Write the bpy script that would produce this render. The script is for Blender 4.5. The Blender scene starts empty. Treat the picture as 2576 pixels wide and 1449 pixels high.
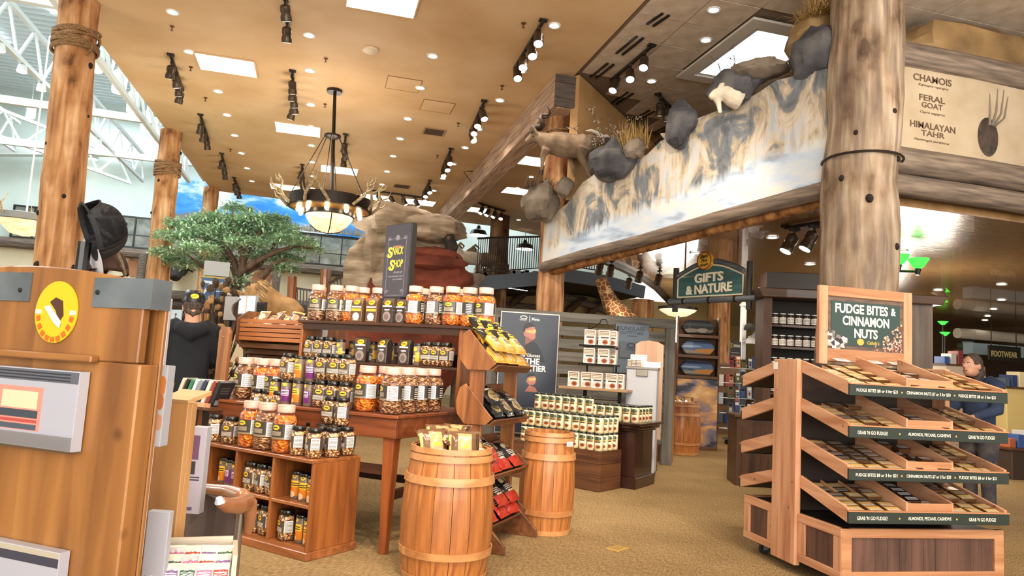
import bpy, math, random
from mathutils import Vector as V, Matrix as Mx, noise
random.seed(11)
sc = bpy.context.scene
C0 = sc.collection
PI = math.pi
R_ = math.radians
# ---------------------------------------------------------------- camera
FPX, CX, CY, EYE = 1800.0, 1288.0, 724.5, 1.25
_d = V(((795-CX)/FPX, -(887-CY)/FPX, -1.0)).normalized()
_s, _c = math.sin(R_(3.4)), math.cos(R_(3.4))
_u = V((_s, _c, -(_d[0]*_s+_d[1]*_c)/_d[2])).normalized()
_r = _d.cross(_u)
RW = Mx((_r, _d, _u))            # camera axes to world axes
ORG = V((0, 0, EYE))
cd = bpy.data.cameras.new('camera'); cd.sensor_width = 36.0; cd.lens = 36.0*FPX/2576
cd.clip_start = 0.05; cd.clip_end = 200
cam = bpy.data.objects.new('camera', cd); C0.objects.link(cam)
cam.matrix_world = Mx.Translation(ORG) @ RW.to_4x4()
sc.camera = cam
def ray(px, py): return RW @ V(((px-CX)/FPX, -(py-CY)/FPX, -1.0))
def at(px, py, dep): return ORG + ray(px, py)*dep
def onz(px, py, z=0.0):
    v = ray(px, py); return ORG + v*((z-EYE)/v.z)
def ony(px, py, y):
    v = ray(px, py); return ORG + v*(y/v.y)
def onx(px, py, x):
    v = ray(px, py); return ORG + v*(x/v.x)
# ---------------------------------------------------------------- view, world
sc.view_settings.view_transform = 'Standard'; sc.view_settings.look = 'None'
sc.view_settings.gamma = 1.0; sc.view_settings.use_curve_mapping = False
sc.view_settings.exposure = 0.3
w = bpy.data.worlds.new('world'); sc.world = w; w.use_nodes = True
w.node_tree.nodes['Background'].inputs[0].default_value = (1.0, 0.93, 0.84, 1)
w.node_tree.nodes['Background'].inputs[1].default_value = 1.3
sc.cycles.max_bounces = 6; sc.cycles.diffuse_bounces = 3; sc.cycles.glossy_bounces = 3
sc.cycles.transparent_max_bounces = 12; sc.cycles.transmission_bounces = 4
sc.cycles.caustics_reflective = False; sc.cycles.caustics_refractive = False
sc.cycles.sample_clamp_indirect = 4.0
def lamp(kind, loc, tgt, energy, col=(1, .8, .58), size=.1, ang=60, blend=.4, sy=None):
    l = bpy.data.lights.new('lamp_light', kind); l.energy = energy; l.color = col
    if kind == 'SPOT': l.spot_size = R_(ang); l.spot_blend = blend; l.shadow_soft_size = size
    elif kind == 'AREA':
        l.size = size
        if sy: l.shape = 'RECTANGLE'; l.size_y = sy
    else: l.shadow_soft_size = size
    o = bpy.data.objects.new('lamp_light', l); C0.objects.link(o); o.location = loc
    if tgt is not None: o.rotation_euler = (V(tgt)-V(loc)).to_track_quat('-Z', 'Y').to_euler()
    return o
WARM = (1.0, .85, .68); DAY = (.86, .95, 1.0)
# track lamps on the ceiling in front of and above the snack displays
for x, y, tx, ty, tz, e in ((-1.2, 1.0, -.2, 5.0, .8, 400), (.6, .8, .7, 5.2, .9, 430), (2.3, .9, 1.2, 5.0, .5, 240), (-2.4, 2.6, -.6, 5.6, 1.0, 330),
                            (1.2, 2.4, .6, 5.6, 1.4, 380), (3.0, .6, 4.0, 4.3, .9, 420), (4.6, 1.2, 4.2, 4.4, .9, 200), (2.3, 3.0, 3.0, 7.2, .6, 420),
                            (-1.6, 0.2, -1.2, 2.2, 1.0, 50), (3.0, 3.4, 3.4, 8.6, 1.3, 380), (.2, 2.0, 1.8, 8.6, 1.2, 300), (2.3, 4.6, 5.2, 10.2, .6, 260)):
    lamp('SPOT', (x, y, 5.25), (tx, ty, tz), e, WARM, .07, 44, .55)
for x in (-1.9, .4, 2.5):
    for y in (-1, 2.4, 5.6, 8.6, 12, 15.5, 18.6):
        lamp('SPOT', (x, y, 5.33), (x, y, 0), 72, (1, .88, .74), .12, 130, .8)
for x, y in ((4.4, 7.4), (6.2, 8.2), (8.6, 7.4), (5.6, 10.5), (7.6, 11.5), (11, 9), (10, 13), (6.2, 14.5), (13, 12), (9, 17)):
    lamp('SPOT', (x, y, 2.93), (x, y, 0), 40, (1, .82, .62), .1, 140, .8)
# added area fills: daylight under the atrium roof and from behind the viewer
for x, y, e, s in ((-7.5, 10, 420, 3.0), (-7.5, 17, 420, 3.0), (-7, 23, 300, 3.0), (0, 23.5, 220, 2.6), (6, 23.5, 220, 2.4)):
    lamp('AREA', (x, y, 8.6), (x, y, 0), e, DAY, s, sy=3.6)
lamp('AREA', (0.5, -4.2, 2.3), (0.5, 4, 4.6), 700, (1, .95, .88), 9.0, sy=4.2)  # added fill standing in for unseen front doors, aimed up at the ceiling
for x, y, z, e in ((-.07, 11.3, 4.05, 75), (-5, 7, 2.4, 130), (-2.5, 12.2, 3.2, 90), (6.5, 12.5, 2.2, 60), (0, 16, 3.2, 90), (8.5, 8.5, 2.0, 130), (11, 12, 2.0, 120), (5.4, 3.6, 3.6, 110)):  # first is the chandelier; the other points are added fill without fixtures
    lamp('POINT', (x, y, z), None, e, (1, .9, .76), .5)
for x, y, tx, ty, e in ((2.3, 8.4, 3.7, 8.2, 30), (2.3, 7.4, 4.3, 6.6, 26), (2.0, 9.0, 3.3, 9.6, 50), (3.4, 3.2, 5.0, 5.4, 60)):
    lamp('SPOT', (x, y, 5.1), (tx, ty, 3.6), e, (1, .9, .78), .1, 70, .6)

# ---------------------------------------------------------------- mesh builder
class MB:
    def __init__(s): s.v = []; s.f = []; s.u = None
    def add(s, vs, fs):
        n = len(s.v); s.v += [V(p) for p in vs]; s.f += [tuple(i+n for i in f) for f in fs]; return s
    def box(s, x0, x1, y0, y1, z0, z1, M=None):
        vs = [V((x, y, z)) for z in (z0, z1) for y in (y0, y1) for x in (x0, x1)]
        if M: vs = [M @ p for p in vs]
        return s.add(vs, [(0, 2, 3, 1), (4, 5, 7, 6), (0, 1, 5, 4), (2, 6, 7, 3), (0, 4, 6, 2), (1, 3, 7, 5)])
    def bar(s, a, b, w, h=None, up=(0, 0, 1)):
        a, b = V(a), V(b); h = h or w; d = (b-a); L = d.length; d.normalize(); up = V(up)
        if abs(d.dot(up)) > .98: up = V((0, 1, 0))
        x = d.cross(up).normalized(); z = x.cross(d)
        M = Mx.Translation(a) @ Mx((x, d, z)).transposed().to_4x4()
        return s.box(-w/2, w/2, 0, L, -h/2, h/2, M)
    def tube(s, pts, r, n=8, cap=True, jit=0.0, sq=1.0):
        pts = [V(p) for p in pts]; k = len(pts); rs = r if isinstance(r, (list, tuple)) else [r]*k
        base = len(s.v); px = None
        for i, p in enumerate(pts):
            t = (pts[min(i+1, k-1)]-pts[max(i-1, 0)]).normalized()
            if px is None:
                px = t.cross(V((0, 0, 1)))
                if px.length < .05: px = V((1, 0, 0))
            px = (px - t*px.dot(t)).normalized(); py = t.cross(px)
            for j in range(n):
                a = 2*PI*j/n; q = rs[i]
                if jit: q *= 1+jit*noise.noise(V((math.cos(a)*2+p.x*3, math.sin(a)*2+p.y*3, p.z*1.7+p.x)))
                s.v.append(p + px*math.cos(a)*q + py*math.sin(a)*q*sq)
        for i in range(k-1):
            for j in range(n):
                a, b = base+i*n+j, base+i*n+(j+1) % n; s.f.append((a, b, b+n, a+n))
        if cap:
            s.f.append(tuple(base+j for j in range(n-1, -1, -1))); s.f.append(tuple(base+(k-1)*n+j for j in range(n)))
        return s
    def lathe(s, prof, n=20, c=(0, 0, 0), pw=None, jit=0, cap=True, sx=1, sy=1):
        base = len(s.v); c = V(c)
        for r, z in prof:
            for j in range(n):
                a = 2*PI*j/n; ca, sa = math.cos(a), math.sin(a); q = r
                if pw: q = r/((abs(ca)**pw+abs(sa)**pw)**(1/pw))
                if jit: q += jit*noise.noise(V((ca*r*60, sa*r*60, z*60)))
                s.v.append(c+V((ca*q*sx, sa*q*sy, z)))
        for i in range(len(prof)-1):
            for j in range(n):
                a, b = base+i*n+j, base+i*n+(j+1) % n; s.f.append((a, b, b+n, a+n))
        if cap:
            s.f.append(tuple(base+j for j in range(n-1, -1, -1)))
            s.f.append(tuple(base+(len(prof)-1)*n+j for j in range(n)))
        return s
    def prism(s, poly, h0, h1, pl='xz'):
        # poly in plane pl, extruded along the third axis
        def P(a, b, h): return {'xz': V((a, h, b)), 'xy': V((a, b, h)), 'yz': V((h, a, b))}[pl]
        n = len(poly); vs = [P(a, b, h0) for a, b in poly]+[P(a, b, h1) for a, b in poly]
        fs = [tuple(range(n)), tuple(range(2*n-1, n-1, -1))]+[(i, i+n, (i+1) % n+n, (i+1) % n) for i in range(n)]
        return s.add(vs, fs)
    def ball(s, c, rx, ry=None, rz=None, nu=14, nv=9, jit=0, fr=1.5, seed=0, M=None):
        ry = ry or rx; rz = rz or rx; c = V(c); base = len(s.v); sd = V((seed*7.3, seed*3.1, seed*1.7))
        for i in range(nv+1):
            th = PI*i/nv
            for j in range(nu):
                a = 2*PI*j/nu; p = V((math.sin(th)*math.cos(a), math.sin(th)*math.sin(a), -math.cos(th)))
                k = 1.0
                if jit: k += jit*(noise.noise(p*fr+sd)+.5*noise.noise(p*fr*2.3+sd)+.25*noise.noise(p*fr*5+sd))
                q = V((p.x*rx*k, p.y*ry*k, p.z*rz*k))
                s.v.append(c+(M @ q if M else q))
        for i in range(nv):
            for j in range(nu):
                a, b = base+i*nu+j, base+i*nu+(j+1) % nu; s.f.append((a, b, b+nu, a+nu))
        return s
    def grid(s, fn, nu, nv):
        base = len(s.v)
        for i in range(nu+1):
            for j in range(nv+1): s.v.append(V(fn(i/nu, j/nv)))
        for i in range(nu):
            for j in range(nv):
                a = base+i*(nv+1)+j; s.f.append((a, a+nv+1, a+nv+2, a+1))
        return s
    def move(s, M): s.v = [M @ p for p in s.v]; return s
    def mesh(s, name, mat, smooth=0, uv=None):
        me = bpy.data.meshes.new(name); me.from_pydata(s.v, [], s.f); me.update()
        if mat: me.materials.append(mat)
        if uv:
            l = me.uv_layers.new(name='uv')
            for p in me.polygons:
                us = [uv(me.vertices[me.loops[i].vertex_index].co) for i in p.loop_indices]
                if uv is UVC:
                    m = max(q[0] for q in us)
                    us = [(q[0]+1 if m-q[0] > .5 else q[0], q[1]) for q in us]
                for i, q in zip(p.loop_indices, us): l.data[i].uv = q
        if smooth:
            for p in me.polygons: p.use_smooth = True
            me.set_sharp_from_angle(angle=R_(smooth))
        return me
    def build(s, name, mat, par=None, smooth=0, uv=None, bev=0, loc=None, rz=None):
        o = bpy.data.objects.new(name, s.mesh(name, mat, smooth, uv)); C0.objects.link(o)
        if par: o.parent = par
        if bev:
            m = o.modifiers.new('bevel', 'BEVEL'); m.width = bev; m.segments = 1; m.limit_method = 'ANGLE'
        if loc is not None: o.location = loc
        if rz: o.rotation_euler = (0, 0, rz)
        return o
def UVC(co): return (math.atan2(co.x, -co.y)/(2*PI)+.5, co.z)
def uvp(ax, o, w, h, flip=False):
    # planar uv: ax is 'xz', 'yz' or 'xy'
    i, j = 'xyz'.index(ax[0]), 'xyz'.index(ax[1])
    return lambda c: ((c[i]-o[0])/w if not flip else 1-(c[i]-o[0])/w, (c[j]-o[1])/h)
def tag(o, label=None, cat=None, group=None, kind=None):
    if label: o['label'] = label
    if cat: o['category'] = cat
    if group: o['group'] = group
    if kind: o['kind'] = kind
    return o
def thing(name, label, cat, loc=(0, 0, 0), rz=0, group=None):
    o = bpy.data.objects.new(name, None); C0.objects.link(o); o.empty_display_size = .1
    o.location = loc; o.rotation_euler = (0, 0, rz); return tag(o, label, cat, group)
def struct(name, mb, mat, par=None, **k):
    o = mb.build(name, mat, par, **k)
    if not par: o['kind'] = 'structure'
    return o
KIDS = {}
def dup(root):
    c = root.copy(); C0.objects.link(c)
    if root.name not in KIDS: KIDS[root.name] = [(ch, list(ch.children)) for ch in root.children]
    for ch, gs in KIDS[root.name]:
        d = ch.copy(); C0.objects.link(d); d.parent = c
        for g in gs:
            e = g.copy(); C0.objects.link(e); e.parent = d
    return c
PROTO = {}
def put(key, build, loc, rz, label, cat, group=None, rot=None, scale=None):
    if key in PROTO: o = dup(PROTO[key])
    else: o = build(); PROTO[key] = o
    o.location = loc; o.rotation_euler = rot or (0, 0, rz)
    if scale: o.scale = (scale,)*3 if not isinstance(scale, tuple) else scale
    return tag(o, label, cat, group)
ORD = 'first second third fourth fifth sixth seventh eighth ninth tenth eleventh twelfth thirteenth fourteenth fifteenth sixteenth'.split()
class Fr:
    def __init__(s, x, y, deg):
        a = R_(deg); s.a = a; s.o = V((x, y, 0)); s.ex = V((math.cos(a), math.sin(a), 0)); s.ey = V((-math.sin(a), math.cos(a), 0))
    def w(s, x, y, z=0): return s.o+s.ex*x+s.ey*y+V((0, 0, z))
# ---------------------------------------------------------------- materials
def rgb(h):
    if not isinstance(h, str): return tuple(h)[:3]+(1,)
    c = [int(h[i:i+2], 16)/255 for i in (0, 2, 4)]
    return tuple(((x+.055)/1.055)**2.4 if x > .04045 else x/12.92 for x in c)+(1,)
MATS = {}
def base(name, rough=.5, metal=0, coat=0, spec=.5):
    m = bpy.data.materials.new(name); m.use_nodes = True; nt = m.node_tree; b = nt.nodes['Principled BSDF']
    b.inputs['Roughness'].default_value = rough; b.inputs['Metallic'].default_value = metal
    b.inputs['Coat Weight'].default_value = coat; b.inputs['Specular IOR Level'].default_value = spec
    return m, nt, b
def nd(nt, t, **k):
    n = nt.nodes.new(t)
    for a, v in k.items():
        if a.startswith('i_'): n.inputs[a[2:].replace('_', ' ')].default_value = v
        else: setattr(n, a, v)
    return n
def ramp(nt, fac, stops):
    r = nd(nt, 'ShaderNodeValToRGB'); e = r.color_ramp.elements
    while len(e) < len(stops): e.new(.5)
    for q, (p, c) in zip(e, stops): q.position = p; q.color = rgb(c)
    nt.links.new(fac, r.inputs[0]); return r.outputs[0]
def bump(nt, b, h, st, dist=.01):
    n = nd(nt, 'ShaderNodeBump'); n.inputs['Strength'].default_value = st; n.inputs['Distance'].default_value = dist
    nt.links.new(h, n.inputs['Height']); nt.links.new(n.outputs[0], b.inputs['Normal'])
def coords(nt, sc3, which='Object'):
    t = nd(nt, 'ShaderNodeTexCoord'); mp = nd(nt, 'ShaderNodeMapping'); mp.inputs['Scale'].default_value = sc3
    nt.links.new(t.outputs[which], mp.inputs[0]); return mp.outputs[0]
def pm(name, col, rough=.5, metal=0, coat=0, spec=.5, alpha=None):
    if name in MATS: return MATS[name]
    m, nt, b = base(name, rough, metal, coat, spec); b.inputs['Base Color'].default_value = rgb(col); MATS[name] = m
    return m
def em(name, col, st):
    if name in MATS: return MATS[name]
    m, nt, b = base(name); b.inputs['Base Color'].default_value = rgb(col)
    b.inputs['Emission Color'].default_value = rgb(col); b.inputs['Emission Strength'].default_value = st; MATS[name] = m; return m
def nz(name, stops, sc3=(1, 1, 1), scale=8, rough=.6, metal=0, coat=0, bmp=0, detail=6, dist=0, bd=.01, vor=False, which='Object', spec=.5):
    # colour from noise or voronoi cells through a ramp, with a matching bump
    if name in MATS: return MATS[name]
    m, nt, b = base(name, rough, metal, coat, spec); co = coords(nt, sc3, which)
    if vor:
        t = nd(nt, 'ShaderNodeTexVoronoi'); t.inputs['Scale'].default_value = scale; h = t.outputs['Distance']
        sp = nd(nt, 'ShaderNodeSeparateColor'); nt.links.new(t.outputs['Color'], sp.inputs[0]); f = sp.outputs[0]
    else:
        t = nd(nt, 'ShaderNodeTexNoise'); t.inputs['Scale'].default_value = scale; t.inputs['Detail'].default_value = detail
        t.inputs['Distortion'].default_value = dist; h = f = t.outputs['Fac']
    nt.links.new(co, t.inputs['Vector']); nt.links.new(ramp(nt, f, stops), b.inputs['Base Color'])
    if bmp: bump(nt, b, h, bmp, bd)
    MATS[name] = m; return m
def wood(name, c1, c2, ax='z', scale=1.0, rough=.45, coat=.15, knots=0, bmp=.15, cm=None):
    if name in MATS: return MATS[name]
    s = [14*scale]*3; s['xyz'.index(ax)] = 1.1*scale
    m, nt, b = base(name, rough, 0, coat); co = coords(nt, s)
    t = nd(nt, 'ShaderNodeTexNoise'); t.inputs['Scale'].default_value = 1.6; t.inputs['Detail'].default_value = 7; t.inputs['Distortion'].default_value = .6
    nt.links.new(co, t.inputs['Vector'])
    c = ramp(nt, t.outputs['Fac'], [(.3, c1), (.5, cm or c2), (.72, c2)] if cm else [(.3, c1), (.7, c2)])
    if knots:
        k = nd(nt, 'ShaderNodeTexVoronoi'); k.inputs['Scale'].default_value = knots
        nt.links.new(coords(nt, (1, 1, 1)), k.inputs['Vector'])
        mx = nd(nt, 'ShaderNodeMix', data_type='RGBA'); kr = nd(nt, 'ShaderNodeMapRange'); kr.inputs[1].default_value = .02; kr.inputs[2].default_value = .11; kr.inputs[3].default_value = .8; kr.inputs[4].default_value = 0
        nt.links.new(k.outputs['Distance'], kr.inputs[0]); nt.links.new(kr.outputs[0], mx.inputs[0]); nt.links.new(c, mx.inputs[6]); mx.inputs[7].default_value = rgb('3a1e10'); c = mx.outputs[2]
    nt.links.new(c, b.inputs['Base Color']); bump(nt, b, t.outputs['Fac'], bmp, .004); MATS[name] = m; return m
def clear(name, col=(1, 1, 1), gl=.10, rough=.05):
    if name in MATS: return MATS[name]
    m = bpy.data.materials.new(name); m.use_nodes = True; nt = m.node_tree; nt.nodes.remove(nt.nodes['Principled BSDF'])
    tr = nd(nt, 'ShaderNodeBsdfTransparent'); tr.inputs[0].default_value = rgb(col); g = nd(nt, 'ShaderNodeBsdfGlossy'); g.inputs['Roughness'].default_value = rough
    lw = nd(nt, 'ShaderNodeLayerWeight'); lw.inputs[0].default_value = .35; mr = nd(nt, 'ShaderNodeMapRange'); mr.inputs[3].default_value = gl; mr.inputs[4].default_value = .55
    mx = nd(nt, 'ShaderNodeMixShader'); nt.links.new(lw.outputs['Facing'], mr.inputs[0]); nt.links.new(mr.outputs[0], mx.inputs[0])
    nt.links.new(tr.outputs[0], mx.inputs[1]); nt.links.new(g.outputs[0], mx.inputs[2]); nt.links.new(mx.outputs[0], nt.nodes['Material Output'].inputs[0]); MATS[name] = m; return m
def prn(name, basec, shapes, rough=.4, coat=.2, emit=0):
    # flat print over the uv square: ('r',u0,u1,v0,v1,col) rectangle, ('e',cu,cv,ru,rv,col) ellipse, ('l',u0,u1,v0,v1,n,col) n thin lines of small type
    if name in MATS: return MATS[name]
    m, nt, b = base(name, rough, 0, coat); tc = nd(nt, 'ShaderNodeTexCoord'); sp = nd(nt, 'ShaderNodeSeparateXYZ'); nt.links.new(tc.outputs['UV'], sp.inputs[0])
    U, W = sp.outputs[0], sp.outputs[1]
    def mt(op, a, c=None):
        n = nd(nt, 'ShaderNodeMath', operation=op)
        for i, q in enumerate((a, c)):
            if q is None: continue
            if isinstance(q, (int, float)): n.inputs[i].default_value = q
            else: nt.links.new(q, n.inputs[i])
        return n.outputs[0]
    def within(x, a, c): return mt('LESS_THAN', mt('ABSOLUTE', mt('SUBTRACT', x, (a+c)/2)), (c-a)/2)
    rg = nd(nt, 'ShaderNodeRGB'); rg.outputs[0].default_value = rgb(basec); cur = rg.outputs[0]
    for s in shapes:
        if s[0] == 'e':
            a = mt('DIVIDE', mt('SUBTRACT', U, s[1]), s[3]); c = mt('DIVIDE', mt('SUBTRACT', W, s[2]), s[4])
            f = mt('LESS_THAN', mt('ADD', mt('MULTIPLY', a, a), mt('MULTIPLY', c, c)), 1.0)
        else:
            f = mt('MULTIPLY', within(U, s[1], s[2]), within(W, s[3], s[4]))
            if s[0] == 'l': f = mt('MULTIPLY', f, mt('LESS_THAN', mt('FRACT', mt('MULTIPLY', mt('SUBTRACT', W, s[3]), s[5]/(s[4]-s[3]))), .5))
        mx = nd(nt, 'ShaderNodeMix', data_type='RGBA'); nt.links.new(f, mx.inputs[0]); nt.links.new(cur, mx.inputs[6]); mx.inputs[7].default_value = rgb(s[-1]); cur = mx.outputs[2]
    nt.links.new(cur, b.inputs['Base Color'])
    if emit: nt.links.new(cur, b.inputs['Emission Color']); b.inputs['Emission Strength'].default_value = emit
    MATS[name] = m; return m
# ---------------------------------------------------------------- lettering, all made in one pass
WORDS = ['SNACK', 'SHOP', 'NACK', 'HOP', 'S', 'STOCK UP', 'FOR YOUR NEXT PARTY', 'OR GATHERING!', 'GIFTS', '& NATURE', 'Bass', 'Pro', 'Shops', 'FUDGE BITES', '&', 'CINNAMON', 'NUTS', "Cabela's",
         'FUDGE BITES $8 or 3 for $21', 'CINNAMON NUTS $7 or 3 for $20', "GRAB 'N GO FUDGE!", 'ALMONDS, PECANS, CASHEWS', 'CHAMOIS', 'Rupicapra rupicapra', 'FERAL', 'GOAT', 'Capra aegagrus',
         'HIMALAYAN', 'TAHR', 'Hemitragus jemlahicus', 'SUNGLASS', 'OUTFITTERS', 'OAKLEY', 'Meta', 'AI Glasses', 'THE', 'FRONTIER', '7', '99', 'FOOTWEAR', 'NATIONAL', 'GEOGRAPHIC', 'CRACKLINS', 'PORK', 'SALTED', 'CASHEW',
         'HONEY', 'ROASTED']
TXT = {}
def _mk():
    obs = []
    for t in WORDS:
        cu = bpy.data.curves.new('lettering', 'FONT'); cu.body = t; cu.align_x = 'CENTER'; cu.align_y = 'CENTER'; cu.extrude = .02; cu.resolution_u = 3
        cu.offset = .03 if t in ('FUDGE BITES', 'CINNAMON', 'NUTS', '&', 'GIFTS', '& NATURE', 'S', 'FRONTIER', 'THE', 'FOOTWEAR') else .014
        if t in ('Rupicapra rupicapra', 'Capra aegagrus', 'Hemitragus jemlahicus', "Cabela's", 'Bass', 'Pro', 'Shops'): cu.shear = .35
        o = bpy.data.objects.new('lettering', cu); C0.objects.link(o); obs.append((t, o))
    dg = bpy.context.evaluated_depsgraph_get(); dg.update()
    for t, o in obs:
        me = bpy.data.meshes.new_from_object(o.evaluated_get(dg)); xs = [v.co.x for v in me.vertices]; ys = [v.co.y for v in me.vertices]
        cx, cy = (min(xs)+max(xs))/2, (min(ys)+max(ys))/2
        for v in me.vertices: v.co.x -= cx; v.co.y -= cy
        TXT[t] = (me, max(xs)-min(xs), max(ys)-min(ys))
    for t, o in obs: bpy.data.objects.remove(o)
_mk()
def word(t, mat, par, org, xd, yd, wd=None, ht=None, name='lettering', th=1.0):
    # lettering centred on org (in the parent's frame), reading along xd with its top towards yd
    me, w0, h0 = TXT[t]; me = me.copy(); me.materials.clear(); me.materials.append(mat)
    sx = wd/w0 if wd else ht/h0; sy = ht/h0 if ht else sx
    xd, yd = V(xd).normalized(), V(yd).normalized(); zd = xd.cross(yd)
    M = Mx.Translation(V(org)) @ Mx((xd*sx, yd*sy, zd*min(sx, sy)*th)).transposed().to_4x4()
    me.transform(M); o = bpy.data.objects.new(name, me); C0.objects.link(o)
    if par: o.parent = par
    return o
# ================================================================ SETTING
M_carpet = None
def _carpet():
    m, nt, b = base('carpet', .95, spec=.1)
    co = coords(nt, (1, 1, 1)); rot = nd(nt, 'ShaderNodeMapping'); rot.inputs['Rotation'].default_value = (0, 0, R_(42)); nt.links.new(co, rot.inputs[0])
    st = nd(nt, 'ShaderNodeMapping'); st.inputs['Scale'].default_value = (110, 22, 1); nt.links.new(rot.outputs[0], st.inputs[0])
    n1 = nd(nt, 'ShaderNodeTexNoise'); n1.inputs['Scale'].default_value = 1.0; n1.inputs['Detail'].default_value = 3; nt.links.new(st.outputs[0], n1.inputs['Vector'])
    n2 = nd(nt, 'ShaderNodeTexNoise'); n2.inputs['Scale'].default_value = 1.3; n2.inputs['Detail'].default_value = 5; nt.links.new(co, n2.inputs['Vector'])
    ma = nd(nt, 'ShaderNodeMath', operation='MULTIPLY_ADD'); nt.links.new(n1.outputs[0], ma.inputs[0]); ma.inputs[1].default_value = .75
    m2 = nd(nt, 'ShaderNodeMath', operation='MULTIPLY'); nt.links.new(n2.outputs[0], m2.inputs[0]); m2.inputs[1].default_value = .25; nt.links.new(m2.outputs[0], ma.inputs[2])
    nt.links.new(ramp(nt, ma.outputs[0], [(.34, '6e5a3c'), (.5, '8a7350'), (.66, 'a48c66')]), b.inputs['Base Color']); bump(nt, b, n1.outputs[0], .5, .006); return m
M_carpet = _carpet()
M_tan = nz('tan plaster', [(.3, 'c6a276'), (.5, 'd0ae84'), (.75, 'dabc96')], (1, 1, 1), 1.1, .62, bmp=.04, spec=.35, detail=4)
M_tanw = nz('tan wall paint', [(.3, 'b58a58'), (.7, 'c19864')], scale=2, rough=.7)
M_cream = nz('cream wall paint', [(.3, 'dccba8'), (.7, 'e6d8b8')], scale=2, rough=.7)
M_tile = nz('acoustic tile', [(.3, 'b4a08c'), (.5, 'c8b6a2'), (.75, 'd6c8b6')], (1, 1, 1), 5, .8, bmp=.25, detail=8, bd=.02)
M_white = pm('white paint', 'e4ebea', .5)
M_pale = nz('pale green white wall', [(.3, 'cbdad4'), (.7, 'dbe6e0')], scale=1, rough=.8)
M_steel = pm('white painted steel', 'e8eef0', .4)
M_dark = pm('dark bronze metal', '2a2420', .4, .3)
M_black = pm('black plastic', '121113', .35)
M_glow = em('warm lamp glow', (1, .93, .82), 14)
M_panel = em('daylight panel', (.93, 1, .86), 2.1)
M_fillglow = em('added roof glow', (.9, .97, 1), 3.2)
def _lowc():
    m, nt, b = base('glossy brown ceiling panel', .22, 0, .6); co = coords(nt, (1.6, 7, 1)); n = nd(nt, 'ShaderNodeTexNoise'); n.inputs['Scale'].default_value = 3; n.inputs['Detail'].default_value = 4
    nt.links.new(co, n.inputs['Vector']); nt.links.new(ramp(nt, n.outputs[0], [(.3, '7a5c3a'), (.7, '97754c')]), b.inputs['Base Color']); bump(nt, b, n.outputs[0], .35, .02); return m
M_low = _lowc()
struct('floor', MB().box(-16, 18, -4.6, 34, -.2, 0), M_carpet)
# main tan ceiling
struct('ceiling', MB().prism([(-3.5, -4.6), (3.27, -4.6), (3.22, 9.4), (6.75, 13.0), (10.5, 17.0), (10.5, 23.4), (5.0, 21.0), (-3.05, 20.3), (-3.3, 10.6)], 5.4, 5.62, 'xy'), M_tan)
# acoustic tile ceiling on the right, its tiles let into a dark grid
tc = struct('ceiling', MB().prism([(3.27, -4.6), (14, -4.6), (14, 7.2), (3.27, 7.2)], 5.44, 5.6, 'xy').prism([(3.27, 7.2), (4.75, 7.2), (4.75, 8.6), (3.26, 8.6)], 5.44, 5.6, 'xy').prism([(5.63, 7.2), (14, 7.2), (14, 8.6), (5.63, 8.6)], 5.44, 5.6, 'xy').prism([(3.26, 8.6), (14, 8.6), (14, 14.5), (8.2, 14.5), (3.25, 9.44)], 5.44, 5.6, 'xy'), pm('ceiling grid', '7d6c5a', .7))
tm = {}
for i in range(11):
    for j in range(17):
        x0, y0 = 3.3+i*.62, 1.2+j*.62
        if y0+.62 > 9.35+(x0-3.3)*1.02: continue
        if x0+.6 > 4.76 and x0 < 5.62 and y0+.6 > 7.2 and y0 < 8.6: continue
        o = bpy.data.objects.new('tile', tm.setdefault('m', MB().box(.008, .612, .008, .612, 0, .02).mesh('tile', M_tile))); C0.objects.link(o); o.parent = tc; o.location = (x0, y0, 5.425-.004*random.random())
# bulkhead below the edge of the tile ceiling
struct('wall_bulkhead', MB().prism([(3.22, 9.42), (8.2, 14.5), (8.3, 14.4), (3.3, 9.32)], 3.6, 5.42, 'xy'), M_tanw)
struct('trim_bulkhead', MB().bar((3.28, 9.38, 5.36), (8.2, 14.4, 5.36), .1, .14), pm('shadow brown trim', '6a5238', .7))
# low ceiling under the upper floor on the right
struct('ceiling', MB().prism([(3.35, 9.8), (4.95, 5.62), (18, 5.62), (18, 24), (10.6, 20), (6.6, 13.3), (4.85, 11.1)], 3.0, 3.2, 'xy'), M_low)
struct('trim_balcony', MB().tube([(3.35, 9.82, 3.02), (4.1, 10.35, 3.02), (4.86, 11.12, 3.02), (5.8, 12.2, 3.02), (6.6, 13.3, 3.02), (8.6, 16.4, 3.02)], .1, 6), pm('dark balcony edge', '2c2018', .5))
# walls
struct('wall_back', MB().box(-15, 12, 26, 26.3, 0, 9.6), M_pale)
wl = struct('wall_left', MB().box(-15.3, -15, -4, 26, 0, 9.6), M_pale)
struct('wall_right', MB().box(17.6, 17.9, -4, 26, 0, 5.4), pm('brown far wall', '5d452c', .7))
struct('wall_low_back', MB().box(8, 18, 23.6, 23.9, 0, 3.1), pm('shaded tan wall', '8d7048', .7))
struct('wall_lodge', MB().box(-15, 12, 25.86, 26, 0, 4.0), M_cream)
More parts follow.
